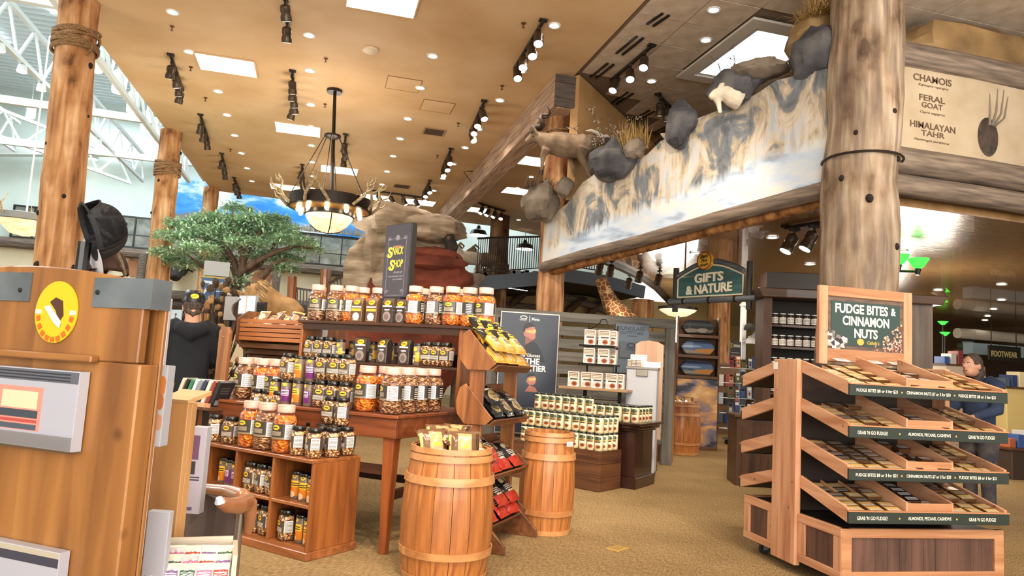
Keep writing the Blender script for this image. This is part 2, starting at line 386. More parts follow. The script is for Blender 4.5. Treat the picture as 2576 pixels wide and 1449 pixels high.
# log courses on the lodge wall
M_loggrey = nz('weathered grey log', [(.25, '443a34'), (.5, '6e6054'), (.75, '907f6e')], (1.2, 14, 14), 2, .8, bmp=.4)
M_logdk = nz('dark stained log', [(.3, '2a1d14'), (.6, '4a3626'), (.8, '6a5240')], (1, 10, 10), 2, .7, bmp=.4)
for k, (z, r, mt) in enumerate(((4.12, .17, M_loggrey), (2.85, .15, M_loggrey), (2.5, .17, M_logdk), (2.17, .17, M_logdk), (1.84, .17, M_logdk), (1.5, .17, M_logdk), (1.16, .17, M_logdk))):
    struct('trim_%d' % (k+1), MB().tube([(-15, 25.7, z), (-8, 25.72, z+.02), (-1, 25.7, z), (3, 25.7, z)], r, 8, jit=.2), mt)
# windows over the lodge wall: mullions, panes and the wooded hillside outside
M_frame = pm('dark window frame', '23221f', .4)
M_pane = clear('window glass', (.9, .95, 1), .06)
M_out = nz('wooded hillside', [(.25, '5a564a'), (.45, '8a8670'), (.6, 'a39d86'), (.8, 'b9b6a8')], (1, 1, 1.4), 3, .9, detail=9)
_b = M_out.node_tree.nodes['Principled BSDF']; M_out.node_tree.links.new(_b.inputs['Base Color'].links[0].from_socket, _b.inputs['Emission Color']); _b.inputs['Emission Strength'].default_value = .45  # emission stands in for daylight falling on the hillside
for k, (x0, x1, z0, z1, n) in enumerate(((-9.6, -5.5, 4.3, 5.35, 7), (-5.2, 2.0, 4.3, 5.36, 10))):
    wd = struct('window_%d' % (k+1), MB().box(x0, x1, 25.7, 25.78, z1-.05, z1).box(x0, x1, 25.7, 25.78, z0, z0+.05).box(x0, x1, 25.72, 25.76, z0+.42, z0+.45), M_frame)
    for i in range(n+1):
        x = x0+(x1-x0)*i/n; MB().box(x-.02, x+.02, 25.69, 25.79, z0, z1).build('mullion', M_frame, wd)
        if i < n: MB().box(x+.02, x+(x1-x0)/n-.02, 25.735, 25.742, z0+.05, z1-.05).build('pane', M_pane, wd)
    MB().box(x0, x1, 25.82, 25.85, z0, z1).build('view_outside', M_out, wd)
# sky mural painted above the windows
def _skym():
    m, nt, b = base('sky mural paint', .7); co = coords(nt, (1, 1, 2.2)); n = nd(nt, 'ShaderNodeTexNoise'); n.inputs['Scale'].default_value = .75; n.inputs['Detail'].default_value = 8; n.inputs['Roughness'].default_value = .62
    nt.links.new(co, n.inputs['Vector']); c = ramp(nt, n.outputs[0], [(.40, '2b86e0'), (.50, '4da0ea'), (.57, 'b8d6ee'), (.64, 'f0f2f0')])
    nt.links.new(c, b.inputs['Base Color']); return m
sm = tag(MB().box(-5.1, 1.75, 25.6, 26.0, 5.38, 6.75).build('sky_mural', _skym()), 'blue sky mural with white clouds above the dark windows on the back wall', 'mural')
gs = MB()
for i in range(520):
    x = random.uniform(-5, 1.7); h = .18+.32*max(0, noise.noise(V((x*.9, 3, 1)))+.35); x2 = x+random.uniform(-.06, .06)
    gs.add([(x-.012, 25.59, 5.43), (x+.012, 25.59, 5.43), (x2, 25.585, 5.43+h)], [(0, 1, 2)])
tag(gs.build('painted_reeds', pm('reed paint', '8d8670', .8), sm), kind='stuff')
# white metal roof over the atrium, with ribs, and glowing panels added to light the hall
def _deck():
    m, nt, b = base('white ribbed deck', .55); b.inputs['Base Color'].default_value = rgb('dfe8ea'); return m
M_deck = _deck()
rf = struct('roof', MB().box(-15.2, -3.3, -4, 26, 9.2, 9.4).box(-3.3, 14, 20.6, 26, 9.2, 9.4), M_deck)
rb = MB()
for i in range(100): rb.box(-15, -3.35, -3.8+i*.3, -3.72+i*.3, 9.1, 9.2)
tag(rb.build('rib', M_deck, rf), kind='stuff')
for x, y in ((-6.2, 8.5), (-6.2, 13), (-6.2, 17.5), (-9.5, 10), (-9.5, 15), (-9.5, 20)): MB().box(x-.7, x+.7, y-1.6, y+1.6, 9.06, 9.12).build('added_roof_glow', M_fillglow, rf)
struct('wall_atrium', MB().box(-3.3, -3.2, -4.4, 20.3, 5.62, 9.2), M_white)
struct('wall_atrium_end', MB().box(-3.2, 10.5, 20.45, 20.6, 5.62, 9.2).box(10.5, 10.6, 15, 20.6, 5.62, 9.2), M_white)
# sloping eave boards on the far atrium
struct('trim_eave', MB().bar((-14, 25.4, 6.4), (-4.9, 25.4, 7.6), .3, .25).bar((-14, 24.2, 7.0), (-5.4, 25.2, 7.25), .12, .2), M_white)

# ---------------------------------------------------------------- roof trusses of the atrium
def truss(name, a, b, h, n, label, side=(0, 0, 1), r=.045):
    a, b, sd = V(a), V(b), V(side)
    t = thing(name, label, 'truss', a); L = b-a
    MB().bar((0, 0, 0), L, r*1.8).build('lower_chord', M_steel, t); MB().bar(sd*h, L+sd*h, r*1.8).build('upper_chord', M_steel, t)
    for i in range(n):
        p, q, m_ = L*(i/n), L*((i+1)/n), L*((i+.5)/n)+sd*h
        MB().bar(p, m_, r).build('web', M_steel, t); MB().bar(m_, q, r).build('web', M_steel, t)
    return t
truss('roof_truss', (-3.62, 6.0, 5.55), (-3.62, 20.2, 5.55), .62, 17, 'white steel lattice truss hugging the edge of the tan ceiling', (-.12, 0, 1))
truss('roof_truss', (-5.6, 7.0, 6.2), (-5.6, 24, 6.2), .75, 14, 'white steel truss with a row of lit lamps along its bottom')
truss('roof_truss', (-9.5, 9.0, 6.9), (-9.5, 25, 6.9), .9, 12, 'white roof truss far out behind the nearest log post')
truss('roof_truss', (-12.6, 14, 6.5), (-6.2, 25, 6.3), .7, 10, 'slanting white truss under the far roof slope')
truss('roof_truss', (-.5, 24.6, 6.3), (11, 22.4, 6.0), .6, 14, 'white truss seen between the rock and the far log post')
truss('roof_truss', (2.4, 25.4, 6.9), (11.5, 24.2, 6.3), .6, 12, 'higher white truss behind the far log post')
for k, (a, b, lb) in enumerate((((-11.5, 11.0, 6.1), (-3.65, 11.6, 6.15), 'nearest white cross beam running out from the ceiling edge'),
                               ((-12.0, 16.2, 6.0), (-3.6, 16.9, 6.1), 'white cross beam meeting the second log post'),
                               ((-13.0, 21.0, 6.2), (-3.4, 20.4, 6.1), 'far white cross beam near the back wall'),
                               ((-10.5, 8.5, 7.4), (-3.7, 9.4, 7.3), 'upper white cross beam behind the nearest log post'))):
    tag(MB().bar(a, b, .11, .16).build('roof_beam', M_steel), lb, 'beam')
def hb():
    t = thing('hanging_lamp', '', ''); MB().lathe([(.13, 0), (.14, .02), (.14, .42), (.1, .5), (.02, .52)], 14).build('shade', M_white, t, 40)
    MB().lathe([(.12, -.012), (.12, -.004)], 14).build('lens', M_glow, t); MB().tube([(0, 0, .5), (0, 0, 3.4)], .012, 6).build('cord', M_steel, t); return t
for k, (px, py, X) in enumerate(((240, 178, -4.7), (297, 232, -4.7), (333, 282, -4.7), (366, 330, -4.7), (395, 360, -4.7), (235, 400, -7.5), (272, 405, -7.5), (75, 295, -9))):
    p = onx(px, py, X)
    put('hb', hb, p, 0, 'white cylinder lamp hanging in the atrium, %s from the viewer' % ORD[k] if k < 5 else ('white cylinder lamp hanging low by the far white truss, %s of two' % ('left' if k == 5 else 'right') if k < 7 else 'white cylinder lamp left of the nearest log post'), 'lamp', 'white atrium lamps')
def sl():
    t = thing('flood_lamp', '', ''); MB().lathe([(.03, .14), (.07, .12), (.09, 0)], 10).build('shade', M_white, t, 40); MB().lathe([(.08, -.01), (.08, 0)], 10).build('lens', M_glow, t); return t
for k in range(11):
    put('sl', sl, (-5.6, 9.8+k*.95, 6.02), 0, 'small lit flood lamp under the lamp truss of the atrium, %s from the front' % ORD[k], 'lamp', 'flood lamps on the lamp truss')

# ---------------------------------------------------------------- log posts, beam
def bark(name, a, b, c, kn=2.2):
    m, nt, bs = base(name, .75, spec=.25); co = coords(nt, (9, 9, .8)); n = nd(nt, 'ShaderNodeTexNoise'); n.inputs['Scale'].default_value = 1.4; n.inputs['Detail'].default_value = 8; n.inputs['Distortion'].default_value = .5
    nt.links.new(co, n.inputs['Vector']); n2 = nd(nt, 'ShaderNodeTexNoise'); n2.inputs['Scale'].default_value = 5; n2.inputs['Detail'].default_value = 4; nt.links.new(coords(nt, (1, 1, .55)), n2.inputs['Vector'])
    c1 = ramp(nt, n.outputs[0], [(.3, a), (.5, b), (.7, c)]); mx = nd(nt, 'ShaderNodeMix', data_type='RGBA', blend_type='MULTIPLY'); mx.inputs[0].default_value = .85
    nt.links.new(c1, mx.inputs[6]); nt.links.new(ramp(nt, n2.outputs[0], [(.30, '6e5848'), (.42, 'dccfc2'), (.6, 'ffffff')]), mx.inputs[7]); nt.links.new(mx.outputs[2], bs.inputs['Base Color'])
    ad = nd(nt, 'ShaderNodeMath', operation='ADD'); nt.links.new(n.outputs[0], ad.inputs[0]); nt.links.new(n2.outputs[0], ad.inputs[1]); bump(nt, bs, ad.outputs[0], .6, .02); return m
M_bark = bark('golden peeled log', '94683f', 'bd8c5e', 'dab48a'); M_bark2 = bark('grey peeled log', '6e6056', '94826f', 'b6a590')
M_rope = nz('rope', [(.3, '5a4028'), (.6, '92704a'), (.8, 'b49468')], (1, 1, 1), 60, .9, bmp=.4)
M_knot = pm('dark knot', '1c120c', .9)
def post(a, b, r0, r1, label, mat, rope=None, knots=9, sd=0):
    a, b = V(a), V(b); t = thing('log_post', label, 'post', a); n = 26; d = b-a
    pts = [d*(i/n)+V((noise.noise(V((i*.3, sd, 0))), noise.noise(V((i*.3, sd, 9))), 0))*r0*.07 for i in range(n+1)]
    rs = [r0+(r1-r0)*i/n+r0*.05*noise.noise(V((i*.55, sd, 4))) for i in range(n+1)]
    MB().tube(pts, rs, 22, jit=.07).build('trunk', mat, t, 60)
    rnd = random.Random(sd+3)
    for k in range(knots):
        i = rnd.randint(2, n-2); an = rnd.uniform(-2.9, .2); q = pts[i]+V((math.cos(an), math.sin(an), 0))*rs[i]*.97; s = rnd.uniform(.018, .04)
        MB().ball(q, s, s, s*1.2, 8, 6).build('knot', M_knot, t, 60)
    if rope:
        rp = t; z0 = rope*d.length; rr = r0+(r1-r0)*rope
        ctr = d*rope
        mb = MB()
        for k in range(9):
            ph = rnd.uniform(0, 6); tl = rnd.uniform(-.07, .07); zz = z0*0+k*.028-.11
            mb.tube([ctr+V((math.cos(u)*(rr+.03), math.sin(u)*(rr+.03), zz+tl*math.sin(u+ph))) for u in [2*PI*j/20 for j in range(21)]], .017, 6, cap=False)
        mb.tube([ctr+V((math.cos(.3+u*.1)*(rr+.05), math.sin(.3)*(rr+.04)-rr-.05, -.05-u*.03)) for u in range(6)], .014, 6)
        mb.build('rope_wrap', M_rope, t, 60)
    return t
def pp(px0, py0, px1, py1, X=None, Y=None):
    return ((ony(px0, py0, Y), ony(px1, py1, Y)) if Y else (onx(px0, py0, X), onx(px1, py1, X)))
def axis(p, q, z0, z1): return p+(q-p)*((z0-p.z)/(q.z-p.z)), p+(q-p)*((z1-p.z)/(q.z-p.z))
p, q = pp(142, 680, 195, 60, Y=9.6); a, b = axis(p, q, 0, 5.39)
post(a, b, .26, .215, 'nearest and thickest golden log post at far left, with coiled rope near its top', M_bark, .90, 12, 1)
p, q = pp(395, 720, 430, 335, Y=15.0); a, b = axis(p, q, 0, 5.398)
post(a, b, .225, .2, 'golden log post with a rope coil beside the trusses, left of the leafy tree', M_bark, .86, 8, 2)
p, q = pp(517, 700, 531, 480, Y=20.0); a, b = axis(p, q, 0, 5.398)
post(a, b, .2, .19, 'farther log post standing behind the leafy tree', M_bark, None, 4, 3)
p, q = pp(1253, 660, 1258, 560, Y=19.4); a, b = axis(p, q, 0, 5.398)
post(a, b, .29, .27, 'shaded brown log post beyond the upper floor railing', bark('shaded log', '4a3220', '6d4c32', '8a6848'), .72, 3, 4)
p, q = pp(1384, 740, 1410, 280, Y=9.9); a, b = axis(p, q, 0, 4.95)
post(a, b, .215, .185, 'golden log post under the end of the plank beam, rope wrapped near its top', bark('tan peeled log', '80583a', 'ae8058', 'd0a880'), .93, 9, 5)
p, q = pp(2158, 690, 2180, 60, Y=5.55); a, b = axis(p, q, 0, 5.42)
post(a, b, .345, .325, 'big weathered grey log post at right behind the fudge stand', M_bark2, None, 16, 6)
ax_ = a+(b-a)*(3.36/5.43)
tag(MB().tube([ax_+V((math.cos(u)*.352, math.sin(u)*.352, 0)) for u in [2*PI*j/26 for j in range(27)]], .012, 6, cap=False).build('wire_band', M_dark), 'thin dark wire band around the big grey log post', 'wire')
for px, py0, py1, Y in ((1618, 735, 800, 16), (1808, 785, 850, 15)):
    p = ony(px, py0, Y); tag(MB().tube([(p.x, p.y, 0), (p.x, p.y, 3.0)], [.3, .26], 14, jit=.06).build('log_post', M_bark), 'log post far back %s' % ('beside the giraffe mount' if px < 1700 else 'behind the picture cushion shelves'), 'post')
# plank beam under the ceiling
bt = thing('plank_beam', 'long box beam of weathered planks running away under the tan ceiling', 'beam', (2.96, 9.4, 4.93))
M_plk = wood('weathered plank', '84695a', 'd0b49c', 'y', .9, .6, .05, 0, .3, 'ac8e78'); M_plk2 = wood('dark weathered plank', '3a302a', '6e6056', 'x', .9, .7, 0, 0, .3)
for k in range(3): MB().box(0, .03, 0, 11.0, .008+k*.156, .156+k*.156).build('plank', M_plk, bt, bev=.004)
for k in range(2): MB().box(.032+k*.15, .178+k*.15, .03, 11.0, 0, .03).build('plank', M_plk, bt, bev=.004)
for k in range(4): MB().box(.0, .335, -.035, -.004, .004+k*.117, .117+k*.117).build('end_plank', M_plk2, bt, bev=.004)
MB().box(.031, .33, 0, 11, .031, .46).build('core', pm('beam core', '4a3c30', .8), bt)
MB().tube([(-.02, 5.6, .2), (-.2, 5.6, .42), (0, 5.6, .45)], .01, 5).build('bracket', M_dark, bt)
# ================================================================ CEILING FIXTURES
def panel():
    t = thing('ceiling_light', '', ''); MB().box(-.4, .4, -.31, .31, 0, .012).build('diffuser', M_panel, t)
    MB().box(-.42, .42, -.33, -.31, -.004, .015).box(-.42, .42, .31, .33, -.004, .015).box(-.42, -.4, -.31, .31, -.004, .015).box(.4, .42, -.31, .31, -.004, .015).build('frame', M_tan, t); return t
PL = [((955, 30), (1035, 42), (.4, 8.15), 'bright square ceiling panel nearest the viewer, cut by the top of the frame'), (0, 0, (-1.63, 11.0), 'bright square ceiling panel left of the five-head track, nearest large one'),
      (0, 0, (-.68, 13.72), 'bright square ceiling panel just left of the chandelier rod'), (0, 0, (.16, 16.4), 'bright square ceiling panel right behind the chandelier rod'),
      (0, 0, (-1.07, 18.85), 'bright square ceiling panel above the leafy tree, left of the chandelier cables'), (0, 0, (1.18, 18.8), 'bright far ceiling panel between chandelier and rock, left of its neighbour'),
      (0, 0, (2.32, 18.8), 'bright far ceiling panel just left of the plank beam'), (0, 0, (3.78, 18.9), 'bright far ceiling panel right of the plank beam above the railing'),
      (0, 0, (3.82, 13.7), 'bright ceiling panel beside the golden log post under the jumping goat'), (0, 0, (4.4, 16.3), 'bright ceiling panel under the jumping goat, lower than its neighbour')]
for _, _, (x, y), lb in PL: put('panel', panel, (x, y, 5.386), 0, lb, 'ceiling light', 'square ceiling panels')
def can():
    t = MB().lathe([(.055, .004), (.058, -.004), (.078, -.006), (.08, .006)], 18, cap=False).build('recessed_light', M_white, smooth=40)
    MB().lathe([(.001, .0), (.056, .001)], 18, cap=False).build('lamp', M_glow, t); return t
CANS = {}
for x in (-2.1, -.44, 1.2, 2.47):
    for k, y in enumerate((8.0, 9.47, 10.7, 12.22, 13.43, 14.69, 16.0, 17.3, 18.6)):
        if k == 0 and x < 2: continue
        col_ = {-2.1: 'row over the leafy tree', -.44: 'chandelier row', 1.2: 'middle row', 2.47: 'row along the plank beam'}[x]
        xx = x+(.2 if x == -2.1 and k > 2 else 0)
        put('can', can, (xx, y, 5.392), 0, 'round recessed downlight in the %s, %s from the front' % (col_, ORD[k]), 'ceiling light', 'recessed downlights')
for k, (x, y) in enumerate(((4.26, 14.9), (4.25, 16.0), (4.9, 17.6), (5.3, 19.6))):
    put('can', can, (x, y, 5.392), 0, 'round recessed downlight beyond the golden log post, %s from the front' % ORD[k], 'ceiling light', 'recessed downlights')
for lb, (x, y) in (('beside the skylight of the tile ceiling', (4.37, 7.7)), ('below the three-lamp rail of the tile ceiling', (4.33, 9.13)), ('at the top edge of the tile ceiling', (4.06, 7.0))):
    put('can', can, (x, y, 5.42), 0, 'round recessed downlight %s' % lb, 'ceiling light', 'recessed downlights')
LOWC = [(1943, 598, 'left of the big grey log post'), (2037, 665, 'low beside the big grey log post'), (1605, 637, 'under the snow mural near its lower log'), (1748, 637, 'above the arched green sign'), (2268, 632, 'just above the green lamps'),
        (2360, 730, 'right of the hanging deer head'), (2520, 716, 'highest by the right border'), (2520, 755, 'second highest by the right border'), (2500, 778, 'third by the right border'), (2485, 795, 'fourth by the right border'), (2478, 806, 'fifth by the right border'), (1570, 680, 'shining brightest left of the arched sign')]
for px, py, lb in LOWC:
    p = onz(px, py, 2.99); put('can', can, p, 0, 'recessed light in the low brown ceiling, %s' % lb, 'ceiling light', 'downlights of the low ceiling')
# track lights: a dark rail with hanging lamp heads
def head():
    t = MB().box(-.02, .02, -.05, .05, -.03, 0).tube([(0, 0, -.03), (0, 0, -.1)], .012, 6).build('lamp_head', M_dark)
    M = Mx.Rotation(R_(28), 4, 'X')
    MB().lathe([(.035, 0), (.058, -.02), (.06, -.08), (.052, -.1), (.065, -.14), (.065, -.19)], 12).move(Mx.Translation((0, 0, -.07)) @ M).build('shade', pm('bronze lamp shade', '4a3d30', .35, .5), t, 40)
    MB().lathe([(.055, -.192), (.001, -.193)], 12, cap=False).move(Mx.Translation((0, 0, -.07)) @ M).build('lens', M_glow, t); return t
HD = {}
def track(a, b, n, label, z, flip=0, s=1.0):
    a, b = V((a[0], a[1], z)), V((b[0], b[1], z)); t = thing('track_light', label, 'track light', a, math.atan2(-(b-a).x, (b-a).y))
    L = (b-a).length; MB().box(-.018, .018, 0, L, -.035, 0).box(-.05, .05, -.02, .05, -.02, .01).build('rail', M_dark, t)
    for i in range(n):
        if 'h' not in HD: HD['h'] = head()
        h = HD['h']; o = h.copy(); C0.objects.link(o); o.parent = t; o.location = (0, L*(i+.5)/n, -.035); o.scale = (s,)*3; o.rotation_euler = (0, 0, flip+random.uniform(-.5, .5))
        for ch in h.children: c = ch.copy(); C0.objects.link(c); c.parent = o
TR = [((-2.38, 10.9), (-2.46, 12.4), 4, 'left of the large square ceiling panel'), ((-.7, 8.2), (-.7, 9.4), 2, 'at the top edge, left of centre'), ((-.69, 10.8), (-.71, 12.4), 5, 'right of the large square ceiling panel'),
      ((-2.37, 13.6), (-2.45, 15.2), 3, 'above the second log post'), ((2.3, 7.9), (2.35, 9.4), 4, 'nearest, left of the tile ceiling'), ((2.24, 10.8), (2.35, 12.4), 4, 'left of the plank beam, second from the front'),
      ((.19, 13.6), (.22, 15.2), 3, 'just right of the chandelier rod'), ((-2.32, 16.2), (-2.4, 17.7), 3, 'over the leafy tree'), ((2.22, 13.6), (2.3, 15.1), 3, 'left of the plank beam, third from the front'),
      ((-.65, 16.3), (-.65, 17.7), 3, 'left of the chandelier cables'), ((2.22, 16.3), (2.25, 17.7), 3, 'farthest of those along the plank beam'), ((-2.3, 18.4), (-2.3, 19.8), 3, 'farthest left, above the sky mural'),
      ((1.0, 18.0), (2.28, 18.14), 4, 'running sideways between chandelier and plank beam'), ((3.8, 18.04), (4.64, 18.64), 4, 'running sideways before the shaded far log post')]
for a, b, n, lb in TR: track(a, b, n, 'dark track light with %d lamp heads, %s' % (n, lb), 5.4, PI if a[0] > 1 else 0)
track((3.81, 8.05), (3.77, 9.3), 3, 'dark rail with three hanging lamps under the tile ceiling', 5.42, 2.4)
track((4.61, 9.49), (5.15, 10.0), 3, 'short dark rail of lamps under the tile ceiling, left of the dark boulder', 5.42, .5)
p = onz(1975, 572, 2.98); q = onz(2075, 556, 2.98); track(p, q, 2, 'short rail with two bright lamps left of the big grey log post', 2.99, -1.9, 1.15)
for k, (px, py) in enumerate(((1540, 655), (1512, 650), (1612, 672), (1660, 680), (1585, 690))):
    p = onz(px, py, 2.98)
    h = HD['h'].copy(); C0.objects.link(h); h.location = p; h.name = 'spot_lamp'
    for ch in HD['h'].children: c = ch.copy(); C0.objects.link(c); c.parent = h
    MB().tube([(0, 0, -.02), (0, 0, .03)], .02, 6).build('stem', M_dark, h)
    tag(h, 'bronze spot lamp under the low ceiling right of the golden log post, %s of five' % ORD[k], 'spotlight', 'spot lamps of the low ceiling')
for ch in list(HD['h'].children): bpy.data.objects.remove(ch)
bpy.data.objects.remove(HD['h'])
# small ceiling fittings
for (px, py), lb in (((1092, 331), 'square ceiling vent between the middle and right rows of downlights'), ((1011, 468), 'farther square ceiling vent near the sideways track light')):
    p = onz(px, py, 5.4); t = thing('ceiling_vent', lb, 'vent', (p.x, p.y, 5.385))
    MB().box(-.2, .2, -.2, -.17, 0, .02).box(-.2, .2, .17, .2, 0, .02).box(-.2, -.17, -.17, .17, 0, .02).box(.17, .2, -.17, .17, 0, .02).build('frame', pm('vent metal', '9c7c58', .5), t)
    for k in range(5): MB().box(-.17, .17, -.15+k*.068, -.11+k*.068, .002, .014).build('slat', pm('vent slat', '4a3624', .6), t)
for (px, py), lb in (((1015, 212), 'nearer'), ((1100, 268), 'farther')):
    p = onz(px, py, 5.4); mb = MB()
    for x0, x1, y0, y1 in ((-.26, .26, -.26, -.25), (-.26, .26, .25, .26), (-.26, -.25, -.25, .25), (.25, .26, -.25, .25)): mb.box(x0, x1, y0, y1, 0, .006)
    t = tag(mb.build('access_hatch', pm('hatch gap', '8a6238', .8)), 'faint square access hatch in the tan ceiling, %s one' % lb, 'hatch'); t.location = (p.x, p.y, 5.393)
    MB().box(-.25, .25, -.25, .25, .002, .006).build('panel', M_tan, t)
p = onz(932, 125, 5.4); t = thing('smoke_detector', 'round off-white detector disc on the tan ceiling', 'detector', (p.x, p.y, 5.36)); MB().lathe([(.07, 0), (.11, .015), (.115, .04)], 20).build('body', pm('off white', 'd8c4a8', .5), t, 40)
def spk():
    return MB().lathe([(.03, .03), (.03, .02), (.008, .015), (.008, -.02), (.022, -.026), (.022, -.03)], 10).build('sprinkler_head', pm('sprinkler metal', '6a4e34', .4, .6), smooth=40)
for k, (px, py, lb) in enumerate(((433, 68, 'nearest at upper left'), (480, 170, 'left of the large ceiling panel'), (517, 247, 'below the large ceiling panel'), (820, 149, 'right of the top-edge track'), (818, 263, 'left of the chandelier rod top'), (1317, 60, 'beside the nearest four-head track'), (1263, 217, 'left of the plank beam end'), (1153, 311, 'left of the second beam track'), (1100, 392, 'left of the third beam track'), (580, 376, 'over the third left track'))):
    p = onz(px, py, 5.39); put('spk', spk, (p.x, p.y, 5.37), 0, 'tiny sprinkler head in the tan ceiling, %s' % lb, 'sprinkler', 'sprinkler heads')
# slot diffusers and a skylight in the tile ceiling
for k, (a, b) in enumerate((((1675, 35), (1636, 62)), ((1610, 93), (1558, 135)), ((1536, 160), (1493, 195)), ((1586, 233), (1545, 262)), ((1640, 278), (1597, 302)), ((1685, 318), (1640, 340)))):
    p, q = onz(*a, 5.42), onz(*b, 5.42); t = thing('slot_diffuser', 'pair of dark air slots in the tile ceiling, %s' % ('%s from the top along its left' % ORD[k] if k < 3 else '%s from the front along the bulkhead' % ORD[k-3]), 'vent', p, 0, 'air slots')
    d = q-p; n = V((-d.y, d.x, 0)).normalized()*.045
    for s in (-1, 1): MB().bar(n*s, d+n*s, .032, .03).build('slot', M_black, t)
sk = struct('window_skylight', MB().box(4.72, 4.78, 7.15, 8.62, 5.40, 5.9).box(5.6, 5.66, 7.15, 8.62, 5.40, 5.9).box(4.78, 5.6, 7.15, 7.21, 5.40, 5.9).box(4.78, 5.6, 8.56, 8.62, 5.40, 5.9), M_white)
MB().box(4.72, 5.66, 7.15, 8.62, 5.88, 5.9).build('glazing', em('skylight glow', (.93, .98, 1), 6), sk)
MB().box(4.55, 5.85, 6.95, 7.15, 5.38, 5.41).box(4.55, 5.85, 8.62, 8.8, 5.38, 5.41).box(4.55, 4.72, 7.15, 8.62, 5.38, 5.41).box(5.66, 5.85, 7.15, 8.62, 5.38, 5.41).build('surround', pm('light surround', 'cfc8bc', .6), sk)
# ---------------------------------------------------------------- antler chandelier
p = onz(842, 226, 5.4); q = ony(828, 548, p.y)
ch = thing('antler_chandelier', 'big round chandelier with a glowing alabaster bowl and antlers on its dark ring', 'chandelier', (q.x, p.y, q.z))
zt = 5.39-q.z; dx = p.x-q.x
M_chb = pm('chandelier bronze', '2e2722', .35, .6)
MB().lathe([(.60, .12), (.645, .13), (.645, .30), (.60, .31)], 40, cap=False).build('ring', M_chb, ch, 40)
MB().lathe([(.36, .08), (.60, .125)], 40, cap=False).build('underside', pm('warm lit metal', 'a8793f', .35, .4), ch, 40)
MB().lathe([(.36, .02), (.385, .03), (.385, .09), (.36, .1)], 36, cap=False).build('bowl_band', M_chb, ch, 40)
def _bowl():
    m, nt, b = base('alabaster glow', .4); n = nd(nt, 'ShaderNodeTexNoise'); n.inputs['Scale'].default_value = 4; n.inputs['Detail'].default_value = 6; n.inputs['Distortion'].default_value = 1.5
    c = ramp(nt, n.outputs[0], [(.3, 'e9c48c'), (.55, 'fbe6c0'), (.8, 'fff2d8')]); nt.links.new(c, b.inputs['Base Color']); nt.links.new(c, b.inputs['Emission Color']); b.inputs['Emission Strength'].default_value = .75; MATS['alabaster glow'] = m; return m
MB().lathe([(.001, -.235), (.1, -.225), (.2, -.185), (.29, -.11), (.345, -.03), (.36, .02)], 36, cap=False).build('bowl', _bowl(), ch, 60)
for k in range(3): MB().tube([(math.cos(a_)*r, math.sin(a_)*r, z) for a_ in (k*2.1+.6,) for r, z in ((.37, .02), (.3, -.12), (.2, -.2), (.01, -.25))], .008, 6).build('strap', M_chb, ch)
for k in range(10):
    a_ = k*.63+.2; MB().ball((math.cos(a_)*.48, math.sin(a_)*.48, .07), .035, .035, .045, 10, 6).build('bulb', em('bulb glow', (1, .88, .62), 20), ch, 60)
MB().tube([(0, 0, .3), (dx*.98, 0, zt)], .022, 8).tube([(.03, 0, .3), (dx+.02, 0, zt)], .012, 6).lathe([(.12, zt-.04), (.12, zt)], 16, (dx, 0, 0)).build('rod', M_chb, ch)
hz = zt*.63
MB().lathe([(.03, hz-.05), (.13, hz), (.13, hz+.03), (.03, hz+.06)], 16, (dx*.65, 0, 0)).build('hub', M_chb, ch, 40)
for k in range(6):
    a_ = k*PI/3+.35; MB().tube([(dx*.65+math.cos(a_)*.12, math.sin(a_)*.12, hz), (math.cos(a_)*.62, math.sin(a_)*.62, .3)], .007, 5).build('cable', M_chb, ch)
M_antl = nz('antler horn', [(.3, '8a7456'), (.6, 'c2ae88'), (.8, 'd8c8a4')], (1, 1, 1), 20, .6)
rnd = random.Random(5)
for k in range(11):
    a_ = k*2*PI/11+.1; o_ = V((math.cos(a_), math.sin(a_), 0)); tg = V((-o_.y, o_.x, 0)); mb = MB()
    sg = 1 if k % 2 else -1
    main = [o_*.64+V((0, 0, .14)), o_*.72+tg*.06*sg+V((0, 0, .22)), o_*.74+tg*.16*sg+V((0, 0, .34)), o_*.7+tg*.24*sg+V((0, 0, .47)), o_*.76+tg*.28*sg+V((0, 0, .58))]
    mb.tube(main, [.026, .024, .02, .014, .005], 7)
    for j, (i0, l) in enumerate(((1, .16), (2, .2), (3, .14))):
        mb.tube([main[i0], main[i0]+o_*l*.6+tg*sg*.03+V((0, 0, l*.25)), main[i0]+o_*l*.8+tg*sg*.02+V((0, 0, l*.8))], [.016, .012, .004], 6)
    mb.build('antler', M_antl, ch, 60)
p = ony(62, 570, 13.0); t = thing('antler_chandelier', 'far antler chandelier half hidden behind the nearest log post', 'chandelier', p)
MB().lathe([(.55, .05), (.58, .06), (.58, .16), (.55, .17)], 28, cap=False).build('ring', pm('pale ring', '8a8c88', .5), t, 40); MB().lathe([(.001, -.16), (.2, -.12), (.34, .02), (.55, .06)], 24, cap=False).build('bowl', MATS.get('alabaster glow') or em('far bowl', (1, .88, .72), .9), t, 60)
MB().tube([(0, 0, .1), (0, 0, 3.2)], .015, 6).build('rod', M_steel, t)
for k in range(7):
    a_ = k*.9; o_ = V((math.cos(a_), math.sin(a_), 0)); MB().tube([o_*.56+V((0, 0, .1)), o_*.64+V((0, 0, .26)), o_*.5+V((0, 0, .42))], [.02, .016, .005], 6).tube([o_*.62+V((0, 0, .22)), o_*.75+V((0, 0, .38))], [.012, .004], 5).build('antler', M_antl, t)
